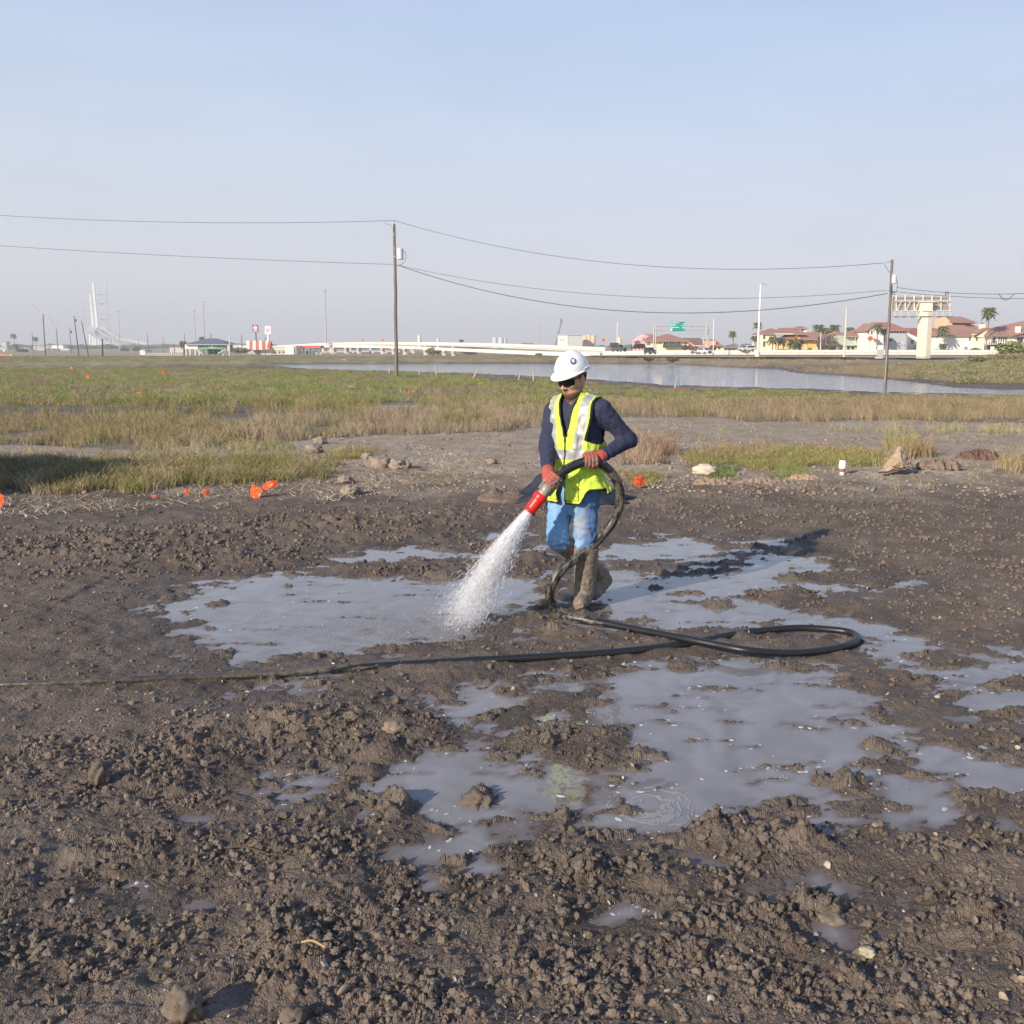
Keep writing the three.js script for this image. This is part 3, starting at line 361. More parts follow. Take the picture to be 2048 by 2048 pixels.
const groundHose = [[1136,1234],[1190,1243],[1290,1262],[1380,1279],[1430,1289],[1490,1300],[1560,1306],[1630,1303],[1690,1292],[1714,1277],[1700,1265],[1660,1259],[1600,1256],[1530,1261],[1450,1272],[1385,1286],[1300,1297],[1200,1307],[1100,1313],[980,1319],[860,1326],[760,1332],[680,1337],[560,1346],[420,1353],[250,1360],[100,1366],[-60,1371],[-300,1380]];
{
  const yaw = 35 * Math.PI / 180, Rx = [Math.cos(yaw), 0, Math.sin(yaw)], Fw = [-Math.sin(yaw), 0, Math.cos(yaw)];
  const spine = [J(1148, 1020, 0), J(1148, 985, 0), J(1152, 900, -.01), J(1155, 850, -.02), J(1152, 800, -.02)];
  const cen = y => { for (let i = 0; i < spine.length - 1; i++) if (y <= spine[i + 1][1] || i === spine.length - 2) { const t = clamp((y - spine[i][1]) / (spine[i + 1][1] - spine[i][1]), -.3, 1.3); return [lerp(spine[i][0], spine[i + 1][0], t), lerp(spine[i][2], spine[i + 1][2], t)]; } };
  const sec = [[.66,.12,.09],[.74,.155,.115],[.82,.168,.125],[.92,.16,.118],[1.0,.152,.112],[1.1,.158,.116],[1.2,.170,.124],[1.3,.176,.120],[1.37,.160,.10],[1.415,.11,.078],[1.46,.058,.058]];
  const at = y => { let i = 0; while (i < sec.length - 2 && y > sec[i + 1][0]) i++; const t = clamp((y - sec[i][0]) / (sec[i + 1][0] - sec[i][0])), e = t; return [lerp(sec[i][1], sec[i + 1][1], e), lerp(sec[i][2], sec[i + 1][2], e)]; };
  const loc = p => { const c = cen(p[1]), x = p[0] - c[0], z = p[2] - c[1]; return [x * Rx[0] + z * Rx[2], p[1], x * Fw[0] + z * Fw[2]]; };
  const unloc = (r, y, f) => { const c = cen(y); return [c[0] + Rx[0] * r + Fw[0] * f, y, c[1] + Rx[2] * r + Fw[2] * f]; };
  const torso = p => { const q = loc(p), [a, b] = at(q[1]), k = Math.pow(Math.pow(Math.abs(q[0]) / a, 2.35) + Math.pow(Math.abs(q[2]) / b, 2.35), 1 / 2.35), d = (k - 1) * Math.min(a, b) * (k > 1 ? 1 : 1); return Math.max(d, q[1] - 1.455, .66 - q[1]); };
  const shL = J(1203, 818, .085), elL = J(1257, 880, .03), wrL = J(1204, 912, .19), shR = J(1107, 822, -.085), elR = J(1094, 893, .0), wrR = J(1096, 942, .24);
  const neck0 = J(1152, 812, -.015), neck1 = J(1148, 775, .0), hd = J(1145, 760, .012);
  const arms = (p, o = 0) => Math.min(smin(cap(p, shL, elL, .062 + o, .05 + o), cap(p, elL, wrL, .05 + o, .037 + o), .03), smin(cap(p, shR, elR, .062 + o, .049 + o), cap(p, elR, wrR, .049 + o, .037 + o), .03));
  const hipL = J(1170, 985, .045), knL = J(1170, 1078, .09), anL = J(1167, 1186, .03), hipR = J(1124, 985, -.045), knR = J(1114, 1078, .06), anR = J(1203, 1150, -.26);
  const legs = (p, k0 = 0, k1 = 0) => Math.min(cap(p, hipL, knL, .086 + k0, .066 + k0), cap(p, knL, anL, .058 + k1, .04 + k1), cap(p, hipR, knR, .084 + k0, .066 + k0), cap(p, knR, anR, .058 + k1, .04 + k1));
  // head frame: turned to his right and bowed towards the jet
  const hy = 42 * Math.PI / 180, hp = 17 * Math.PI / 180; const hf = nrm([-Math.sin(hy) * Math.cos(hp), -Math.sin(hp), Math.cos(hy) * Math.cos(hp)]), hr = nrm([Math.cos(hy), 0, Math.sin(hy)]), hu = crossA(hf, hr).map(v => -v); if (hu[1] < 0) hu.forEach((v, i) => hu[i] = -v);
  const H3 = (r, u, f) => addS(addS(addS(hd, hr, r), hu, u), hf, f); const hl = p => { const d = subA(p, hd); return [dotA(d, hr), dotA(d, hu), dotA(d, hf)]; };
  const headF = p => { const q = hl(p), ax = Math.abs(q[0]), s = [ax, q[1], q[2]];
    let d = ell(q, [0, .028, -.012], .076, .092, .098); d = smin(d, ell(q, [0, -.03, .022], .062, .075, .072), .03); d = smin(d, ell(q, [0, -.078, .05], .036, .026, .036), .03); // skull, face, chin
    d = smin(d, cap(s, [.056, -.045, .0], [.02, -.085, .045], .017, .014), .03); d = smin(d, ell(s, [.042, -.012, .068], .022, .018, .018), .02); // jaw, cheek
    d = smin(d, cap(s, [.012, .024, .086], [.045, .026, .072], .009, .009), .015); // brow
    d = smin(d, cap(q, [0, .014, .09], [0, -.022, .113], .0075, .0115), .012); d = smin(d, ell(s, [.012, -.026, .1], .0085, .008, .010), .006); // nose
    d = smin(d, cap(s, [0, -.048, .094], [.02, -.05, .084], .0068, .004), .006); d = smin(d, cap(s, [0, -.058, .092], [.017, -.057, .084], .0075, .0045), .006); d = Math.max(d, -(cap(s, [0, -.0532, .104], [.02, -.0532, .094], .0016, .0012))); // lips
    const e = ell(s, [.079, .0, -.012], .009, .033, .02); d = smin(d, Math.max(e, -ell(s, [.087, .0, -.008], .006, .022, .012)), .006); // ears
    return d; };
  const neckF = p => smin(cap(p, neck0, neck1, .06, .054), cap(p, J(1148, 782, .02), J(1143, 790, .03), .045, .04), .02);
  const g1 = nets(p => Math.min(smin(smin(torso(p) + .012, arms(p, -.012), .05), neckF(p), .04), smin(legs(p, -.016, -.012), torso(p) + .012, .03)), [.05, .02, Z0 - .45], [1.0, 1.52, Z0 + .42], .012);
  const g2 = nets(p => smin(headF(p), neckF(p), .02), [hd[0] - .15, hd[1] - .2, hd[2] - .16], [hd[0] + .15, hd[1] + .14, hd[2] + .16], .0032);
  const skin = [.50, .29, .19], skinCol = (x, y, z) => { const q = hl([x, y, z]), ax = Math.abs(q[0]); let c = skin; const n = .06 * n3(x * 60, y * 60, z * 60), st = n3(x * 500, y * 500, z * 500);
    if (q[2] > .06 && Math.hypot(q[0] / .022, (q[1] + .0535) / .0085) < 1) c = [.34, .13, .10]; // lips
    const beard = Math.max(sstep(-.055, -.074, q[1]) * sstep(-.05, .02, q[2]) * (1 - sstep(-.125, -.15, q[1])), (1 - sstep(.004, .0075, Math.abs(q[1] + .039 + ax * ax * 6))) * (1 - sstep(.022, .03, ax)) * sstep(.06, .075, q[2]), sstep(.05, .062, ax) * sstep(-.02, -.05, q[1]) * sstep(-.05, .0, q[2]) * .6);
    if (beard > 0 && q[1] > -.15) c = mix3(c, [.045, .028, .02], clamp(beard * (.86 + .25 * st))); if (q[2] > .06 && Math.abs(q[1] - .029 + ax * .05) < .006 && ax < .05 && ax > .012) c = mix3(c, [.03, .02, .015], .8);
    c = mix3(c, [.45, .19, .13], .35 * Math.exp(-((q[0] / .02) ** 2 + ((q[1] + .018) / .016) ** 2)) * (q[2] > .08 ? 1 : 0)); return c.map(v => v * (1 + n)); };
  const body = mergeGeometries([g1, g2].map(g => paintGeo(local(g.clone()), (x, y, z) => skinCol(x + MAN.x, y, z + MAN.z))), false);
  obj('body', body, new THREE.MeshPhysicalMaterial({ vertexColors: true, roughness: .5, sheen: .2 }), man);
  // hair: a dark cap under the hat, showing at the back and temples
  { const g = local(nets(p => { const q = hl(p); const d = ell(q, [0, .03, -.016], .0815, .096, .104); return Math.max(d, -(q[1] + .035 + (q[2] < -.02 ? .03 : 0)), q[2] - (.02 + .25 * Math.max(0, q[1] - .03)), -(headF(p) + .004), Math.abs(q[0]) > .06 && q[1] < .03 && q[2] > -.035 && q[2] < .012 ? .005 : -1); }, [hd[0] - .14, hd[1] - .1, hd[2] - .15], [hd[0] + .14, hd[1] + .15, hd[2] + .15], .005)); obj('hair', g, M(.012, .01, .009, .7, { side: THREE.DoubleSide }), man); }
  // shirt
  const fold = (x, y, z, s, a) => a * (n3(x * s, y * s * .6, z * s) * .6 + .4 * n3(x * s * 2.1, y * s * 1.4 + 7, z * s * 2.1));
  const sleeveFold = p => { const dE = Math.min(Math.hypot(...subA(p, elL)), Math.hypot(...subA(p, elR))), dW = Math.min(Math.hypot(...subA(p, wrL)), Math.hypot(...subA(p, wrR))); const ax = nrm(subA(wrL, elL)), s = dotA(subA(p, wrL), ax); return .0055 * Math.exp(-dE / .07) * Math.sin(dotA(p, [60, 70, 40]) + 3 * n3(p[0] * 12, p[1] * 12, p[2] * 12)) + .0045 * Math.exp(-dW / .07) * Math.sin(s * 210 + 2.5 * n3(p[0] * 15, p[1] * 15, p[2] * 15)); };
  const shirtF = p => { const q = loc(p); let d = smin(torso(p), arms(p, .004), .055) + fold(p[0], p[1], p[2], 14, .006) + sleeveFold(p); d = Math.max(d, .86 - q[1] > 0 && arms(p, .03) > 0 ? .86 - q[1] : -1); const cut = Math.max(Math.hypot(q[0] * .9, q[2] - .012) - .066, 1.395 + q[2] * -.35 - q[1]); d = Math.max(d, -cut);
    for (const [w, e] of [[wrL, elL], [wrR, elR]]) { const ax = nrm(subA(w, e)); d = Math.max(d, Math.hypot(...subA(p, w)) < .09 ? dotA(subA(p, w), ax) + .002 : -1); } return d; };
  const sg = nets(shirtF, [.1, .78, Z0 - .3], [1.0, 1.5, Z0 + .4], .006);
  obj('shirt', paintGeo(local(sg), (x, y, z) => { const k = 1 + .16 * n3(x * 40, y * 40, z * 40); return [.022 * k, .029 * k, .064 * k]; }), vcol(.9), man);
  // vest
  const armhole = q => Math.abs(q[0]) - (q[1] > 1.34 ? .176 : q[1] > 1.13 ? lerp(.142, .176, sstep(1.13, 1.34, q[1])) + .10 * (1 - sstep(1.11, 1.17, q[1])) : .4);
  const vneck = q => q[2] > -.02 ? lerp(0, .056, clamp((q[1] - 1.18) / .22)) * (q[1] > 1.18 ? 1 : 0) : (q[1] > 1.41 ? .07 : 0);
  const hem = q => q[2] > 0 ? .735 + .10 * sstep(.12, .2, Math.abs(q[0])) + .05 * (1 - sstep(0, .035, Math.abs(q[0] - .0))) : .80;
  const pocket = q => q[2] > 0 && q[0] > .028 && q[0] < .125 && q[1] > .765 && q[1] < .925 ? .010 : q[2] > 0 && q[0] < -.03 && q[0] > -.13 && q[1] > .765 && q[1] < 1.03 ? .007 : q[2] > 0 && q[0] > .035 && q[0] < .095 && q[1] > 1.10 && q[1] < 1.20 ? .006 : 0;
  const edge = q => { const vn = vneck(q), gap = q[2] > 0 && q[1] < .985 ? .006 + .02 * sstep(.985, .78, q[1]) : 0; return Math.min(-armhole(q) > 0 ? -armhole(q) : -armhole(q), vn > 0 ? Math.abs(q[0]) - vn : 1, gap > 0 ? Math.abs(q[0]) - gap : 1, q[1] - hem(q)); };
  const flare = q => .012 * sstep(1.0, .75, q[1]) + (q[0] > .1 && q[1] < .95 ? .032 * sstep(.1, .2, q[0]) * sstep(.95, .8, q[1]) : 0);
  const vestF = p => { const q = loc(p), off = .024 + flare(q) + pocket(q) + fold(p[0], p[1], p[2], 9, .012) + .0035 * Math.sin(q[0] * 70 + 4 * n3(p[0] * 5, p[1] * 5, p[2] * 5)) * sstep(1.15, .95, q[1]); let t = torso(p); const [a, b] = at(Math.max(q[1], .8)); if (q[1] > 1.3) t = smin(t, cap(p, unloc(-.13, 1.365, -.005), unloc(.13, 1.365, -.005), .058, .058), .03); return Math.max(Math.abs(t - off) - .0048, -edge(q) * .8, q[1] - 1.47); };
  const vg = nets(vestF, [.12, .70, Z0 - .3], [.80, 1.5, Z0 + .36], .0048);
  paintGeo(vg, (x, y, z) => { const q = loc([x, y, z]), st = n3(x * 16, y * 16, z * 16) + .6 * n3(x * 45, y * 45, z * 45); const dirt = sstep(.55, 1.0, st) * (q[0] > 0 ? .6 : .25); return mix3([.56, .78, .07], [.27, .33, .05], dirt); });
  const vparts = splitGeo(vg, c => { const q = loc(c), e = edge(q); if (e < .0125) return 'trim'; if (q[2] > 0 && Math.abs(q[0]) < .007 && q[1] < 1.20) return 'zipper'; if (q[1] > 1.03 && q[1] < 1.096) return 'reflective_band'; const sc = lerp(.094, .124, sstep(1.1, 1.38, q[1])); if (q[1] >= 1.096 && Math.abs(Math.abs(q[0]) - sc) < .029) return q[0] > 0 ? 'reflective_stripe' : 'reflective_stripe_b'; if (q[2] > 0 && pocket(q) > 0) return q[0] < 0 ? 'pocket_b' : q[1] > 1 ? 'pocket_c' : 'pocket'; return 'vest'; });
  const silver = M(.36, .37, .38, .45, { metalness: .15 }), lime = vcol(.7, { side: THREE.DoubleSide }), black = M(.012, .014, .01, .8);
  let vest; for (const k of ['vest', ...Object.keys(vparts).filter(k => k !== 'vest')]) { const o = obj(k.replace(/_[bc]$/, ''), local(vparts[k]), /trim|zipper/.test(k) ? black : /reflective/.test(k) ? silver : lime, k === 'vest' ? man : vest); if (k === 'vest') vest = o; }
  // jeans
  const jeansF = p => { const q = loc(p); let d = smin(smin(Math.min(cap(p, hipL, knL, .092, .074), cap(p, knL, J(1170, 1092, .085), .074, .07)), Math.min(cap(p, hipR, knR, .088, .073), cap(p, knR, addS(knR, nrm(subA(anR, knR)), .06), .073, .071)), .012), torso(p) - .006, .04);
    const kf = Math.exp(-Math.pow((p[1] - .46) / .13, 2)), s = Math.sin(p[1] * 105 + 3.4 * n3(p[0] * 9, p[1] * 9, p[2] * 9)); d += fold(p[0], p[1], p[2], 11, .006) + kf * .0055 * s + .004 * Math.sin((p[0] * .7 + p[1]) * 55 + 2 * n3(p[0] * 6, p[1] * 6, p[2] * 6)) * (1 - kf); return Math.max(d, q[1] - .95); };
  const cutJ = p => Math.max(p[0] > knL[0] - .07 && p[2] > -99 && Math.hypot(p[0] - knL[0], p[2] - knL[2]) < Math.hypot(p[0] - knR[0], p[2] - knR[2]) ? .415 - p[1] : -1, dotA(subA(p, knR), nrm(subA(anR, knR))) - .055 > 0 && Math.hypot(p[0] - knL[0], p[2] - knL[2]) >= Math.hypot(p[0] - knR[0], p[2] - knR[2]) ? dotA(subA(p, knR), nrm(subA(anR, knR))) - .055 : -1);
  const jg = nets(p => Math.max(jeansF(p), cutJ(p)), [.1, .36, Z0 - .3], [.75, 1.0, Z0 + .34], .0055);
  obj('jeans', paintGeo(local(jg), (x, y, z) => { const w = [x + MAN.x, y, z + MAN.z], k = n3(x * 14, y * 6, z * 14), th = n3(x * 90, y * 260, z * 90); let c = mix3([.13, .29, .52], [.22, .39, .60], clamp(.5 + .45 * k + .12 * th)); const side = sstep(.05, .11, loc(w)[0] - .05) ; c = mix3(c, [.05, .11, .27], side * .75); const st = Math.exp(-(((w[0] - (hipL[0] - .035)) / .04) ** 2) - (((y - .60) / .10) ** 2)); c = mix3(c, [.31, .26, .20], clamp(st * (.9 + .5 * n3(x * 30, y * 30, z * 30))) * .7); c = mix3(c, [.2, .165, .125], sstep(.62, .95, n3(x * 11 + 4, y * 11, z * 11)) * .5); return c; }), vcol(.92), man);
  // boots
  const bootL = p => { let d = smin(cap(p, J(1173, 1092, .085), J(1169, 1180, .035), .086, .07), cap(p, J(1168, 1196, .01), J(1160, 1207, .17), .058, .048), .035); return d; };
  const ftR = nrm(subA(J(1186, 1196, -.12), J(1214, 1160, -.30)));
  const bootR = p => smin(cap(p, addS(knR, nrm(subA(anR, knR)), .02), anR, .07, .058), cap(p, J(1211, 1160, -.31), J(1188, 1188, -.14), .05, .044), .035);
  const mudF = (p, a) => a * (n3(p[0] * 28, p[1] * 28, p[2] * 28) * .6 + .4 * n3(p[0] * 70, p[1] * 70, p[2] * 70));
  const bootMud = (x, y, z) => { const k = n3(x * 30, y * 14, z * 30), q = n3(x * 90, y * 90, z * 90); return mix3([.13, .105, .078], [.25, .205, .155], clamp(.5 + .55 * k + .25 * q)); };
  for (const [f, top] of [[bootL, p => p[1] - .43], [bootR, p => -dotA(subA(p, knR), nrm(subA(anR, knR))) + .03]]) { const gb = nets(p => Math.max(f(p) + mudF(p, .004 + .007 * sstep(.12, .0, p[1])) , top(p)), [.1, -.06, Z0 - .46], [.85, .56, Z0 + .34], .006); obj('boot', paintGeo(local(gb), bootMud), vcol(.8), man); }
  // gloves: palm, four fingers of different lengths bent round the hose, thumb from the palm's side
  const glove = (c, a, w, wEl, side, wrap) => { a = nrm(a); let u = subA(w, c); u = nrm(addS(u, a, -dotA(u, a))); let v = crossA(a, u); if (v[2] < 0) v = v.map(k => -k); const hrad = .033, pt = (s, ang, r) => addS(addS(addS(c, a, s), u, Math.cos(ang) * r), v, Math.sin(ang) * r);
    const F = []; const L = [[-.033, 185, .0115], [-.011, 205, .012], [.011, 195, .0115], [.031, 172, .010]]; L.forEach(([s, end, r], i) => { s *= side; const ch = []; for (let k = 0; k <= 5; k++) ch.push(pt(s * (1 + .12 * k / 5), (18 + (end * wrap - 18) * k / 5) * Math.PI / 180, hrad + r * (k === 0 ? 1.7 : 1.0))); for (let k = 0; k < 5; k++) F.push([ch[k], ch[k + 1], r * (k % 2 ? 1.06 : 1.0), r * (k === 4 ? .85 : 1.02)]); });
    const kn = L.map(([s]) => pt(s * side, 10 * Math.PI / 180, hrad + .014)); const tb = pt(-.035 * side, -25 * Math.PI / 180, hrad + .02), T = [tb, pt(-.05 * side, -60 * Math.PI / 180, hrad + .012), pt(-.048 * side, -95 * Math.PI / 180, hrad + .011), pt(-.04 * side, -125 * Math.PI / 180, hrad + .01)];
    const wd = nrm(subA(wEl, w));
    const f = p => { let d = 1; for (const [A, B, r0, r1] of F) d = smin(d, cap(p, A, B, r0, r1), .003); let palm = 1; for (const q of kn) palm = smin(palm, cap(p, q, w, .0145, .028), .018); const th = Math.min(cap(p, w, T[0], .02, .016), smin(cap(p, T[0], T[1], .016, .0135), smin(cap(p, T[1], T[2], .0135, .012), cap(p, T[2], T[3], .012, .0105), .004), .006)); d = smin(d, smin(palm, th, .012), .008); d = smin(d, Math.max(cap(p, w, addS(w, wd, .05), .041, .044)), .015); return Math.max(d + .0018 * n3(p[0] * 70, p[1] * 70, p[2] * 70), dotA(subA(p, w), wd) - .035); };
    const g = nets(f, c.map(k => k - .16), c.map(k => k + .16), .0034); obj('glove', paintGeo(local(g), (x, y, z) => { const q = [x + MAN.x, y, z + MAN.z], dd = Math.hypot(...subA(q, pt(0, 150 * Math.PI / 180, .05))), k = n3(x * 55, y * 55, z * 55), dirt = clamp(1.2 - dd / .075 + .5 * k) * .8; return mix3([.44 * (1 + .14 * k), .062, .042], [.17, .12, .09], clamp(dirt + .18 + .25 * n3(x * 22, y * 22, z * 22))); }), vcol(.75), man); };
  const hp_ = i => hosePath[i].toArray();
  glove(hp_(4), subA(hp_(5), hp_(3)), addS(wrL, nrm(subA(wrL, elL)), .02), elL, -1, 1); glove(addS(hp_(1), subA(hp_(2), hp_(1)), .25), subA(hp_(2), hp_(0)), addS(wrR, nrm(subA(wrR, elR)), .02), elR, -1, 1);
  // hard hat: dome with centre ridge, drip rim, visor to the front
  { const NU = 96, NV = 40, hc = H3(0, .070, -.010), P = [], ix = []; const tiltF = nrm(addS(hf, hu, .0)), tu = crossA(tiltF, hr).map(v => -v); if (tu[1] < 0) tu.forEach((v, i) => tu[i] = -v);
    const shell = (o) => { const pp = []; for (let j = 0; j <= NV; j++) for (let i = 0; i < NU; i++) { const a = i / NU * 2 * Math.PI, ca = Math.cos(a), sa = Math.sin(a), v = j / NV; let rr, hh; const front = Math.max(0, ca), vis = .040 * Math.pow(front, 2.2) + .010; const A = .104 + o, B = .126 + o, Ht = .122 + o; if (v < .8) { const t = v / .8 * Math.PI / 2; rr = Math.pow(Math.sin(t), .92); hh = Ht * Math.cos(t) + (Math.abs(sa * rr) * A < .014 && rr > .0 ? .006 * (1 - rr * .5) : 0); const flr = 1 + .02 * sstep(.85, 1, rr); pp.push([sa * A * rr * flr, hh, ca * B * rr * flr]); } else { const t = (v - .8) / .2; const ex = t < .7 ? vis * t / .7 : vis, dr = -.004 * t - vis * .28 * Math.min(1, t / .7) - (t >= .7 ? (t - .7) / .3 * .006 : 0); pp.push([sa * (A + ex * .75) * 1.02, dr, ca * (B + ex) * 1.02]); } } return pp; };
    const outer = shell(0), inner = shell(-.004); const n = NU * (NV + 1); for (const arr of [outer, inner]) for (const q of arr) { const w = addS(addS(addS(hc, hr, q[0]), tu, q[1]), tiltF, q[2]); P.push(...w); }
    for (let s = 0; s < 2; s++) for (let j = 0; j < NV; j++) for (let i = 0; i < NU; i++) { const a = s * n + j * NU + i, b = s * n + j * NU + (i + 1) % NU, c = a + NU, d = b + NU; s ? ix.push(a, b, c, b, d, c) : ix.push(a, c, b, b, c, d); }
    for (let i = 0; i < NU; i++) { const a = NV * NU + i, b = NV * NU + (i + 1) % NU; ix.push(a, a + n, b, b, a + n, b + n); }
    const g = new THREE.BufferGeometry(); g.setAttribute('position', new THREE.Float32BufferAttribute(P, 3)); g.setIndex(ix); g.computeVertexNormals(); const hat = obj('hard_hat', local(g), new THREE.MeshPhysicalMaterial({ color: new THREE.Color().setRGB(.8, .8, .79), roughness: .28, clearcoat: .4, side: THREE.DoubleSide }), man);
    // round emblem on the side, ribs of the strap slot
    const disc = (a0, e0, r0, r1, lift, shape) => { const gp = [], gi = []; const put = (x, y) => { const aa = a0 + x / .11, t = (Math.PI / 2) * (1 - e0) - y / .12; const rr = Math.pow(Math.sin(t), .92), q = [Math.sin(aa) * (.104 + lift) * rr, (.122 + lift) * Math.cos(t), Math.cos(aa) * (.126 + lift) * rr]; gp.push(...addS(addS(addS(hc, hr, q[0]), tu, q[1]), tiltF, q[2])); };
      if (shape) { const sh = new THREE.ShapeGeometry(shape, 6), pos = sh.attributes.position; for (let i = 0; i < pos.count; i++) put(pos.getX(i), pos.getY(i)); gi.push(...sh.index.array); } else { const N = 40; for (let i = 0; i < N; i++) { const a = i / N * 6.2832; put(Math.cos(a) * r1, Math.sin(a) * r1); put(Math.cos(a) * r0, Math.sin(a) * r0); } for (let i = 0; i < N; i++) { const a = i * 2, b = ((i + 1) % N) * 2; gi.push(a, b, a + 1, b, b + 1, a + 1); } }
      const q = new THREE.BufferGeometry(); q.setAttribute('position', new THREE.Float32BufferAttribute(gp, 3)); q.setIndex(gi); q.computeVertexNormals(); return local(q); };
    const ea = 1.02, ee = .42; const blue = M(.055, .11, .25, .4, { side: THREE.DoubleSide }), wht = M(.7, .72, .75, .4, { side: THREE.DoubleSide });
    const em = obj('emblem', [disc(ea, ee, .019, .0245, .0018), disc(ea, ee, .0001, .019, .0014)], blue, hat); void em;
    const hs = new THREE.Shape(); hs.moveTo(-.012, .003); hs.bezierCurveTo(-.013, .013, -.004, .015, .002, .0145); hs.bezierCurveTo(.012, .013, .013, .004, .009, -.001); hs.lineTo(.007, -.012); hs.lineTo(-.001, -.013); hs.lineTo(-.001, -.004); hs.lineTo(-.005, -.003); hs.lineTo(-.005, -.010); hs.lineTo(-.010, -.009); hs.closePath(); obj('emblem_figure', disc(ea, ee, 0, 0, .0026, hs), wht, hat);
    const slot = obj('accessory_slot', local((() => { const pts = []; for (let k = 0; k <= 8; k++) { const aa = 1.5 + k * .07; pts.push(V(...addS(addS(addS(hc, hr, Math.sin(aa) * .111), tu, .006), tiltF, Math.cos(aa) * .133))); } return tube(pts, .0055, 16, 6); })()), M(.72, .72, .71, .35), hat); void slot;
  }
  // wrap-round sunglasses
  { const P = [], C = [], ix = [], N = 36; for (let i = 0; i <= N; i++) { const t = i / N * 2 - 1, a = t * 1.15, x = Math.sin(a) * .077, f = .032 + Math.cos(a) * .076, nose = Math.exp(-t * t * 60) * .016; for (const [y, k] of [[.032, 0], [.006, 1], [-.014 + nose + .006 * t * t, 2]]) { P.push(...H3(x, y, f + (k === 1 ? .003 : 0))); C.push(...mix3([.16, .05, .025], [.012, .055, .036], sstep(-.3, .75, t + .15 * k))); } if (i < N) for (let k = 0; k < 2; k++) { const o = i * 3 + k; ix.push(o, o + 1, o + 3, o + 1, o + 4, o + 3); } }
    const g = new THREE.BufferGeometry(); g.setAttribute('position', new THREE.Float32BufferAttribute(P, 3)); g.setAttribute('color', new THREE.Float32BufferAttribute(C, 3)); g.setIndex(ix); g.computeVertexNormals();
    const fr = []; for (const y of [.034]) { const pts = []; for (let i = 0; i <= 20; i++) { const t = i / 10 - 1, a = t * 1.18; pts.push(V(...H3(Math.sin(a) * .078, y, .032 + Math.cos(a) * .077))); } fr.push(tube(pts, .0026, 40, 6)); } for (const s of [-1, 1]) fr.push(tube([V(...H3(s * .072, .03, .062)), V(...H3(s * .078, .027, .02)), V(...H3(s * .081, .022, -.02))], .0034, 12, 6));
    const gl = obj('sunglasses', fr.map(local), M(.01, .01, .01, .4), man); obj('lens', local(g), new THREE.MeshPhysicalMaterial({ vertexColors: true, roughness: .12, metalness: .75, side: THREE.DoubleSide }), gl);
  }
}
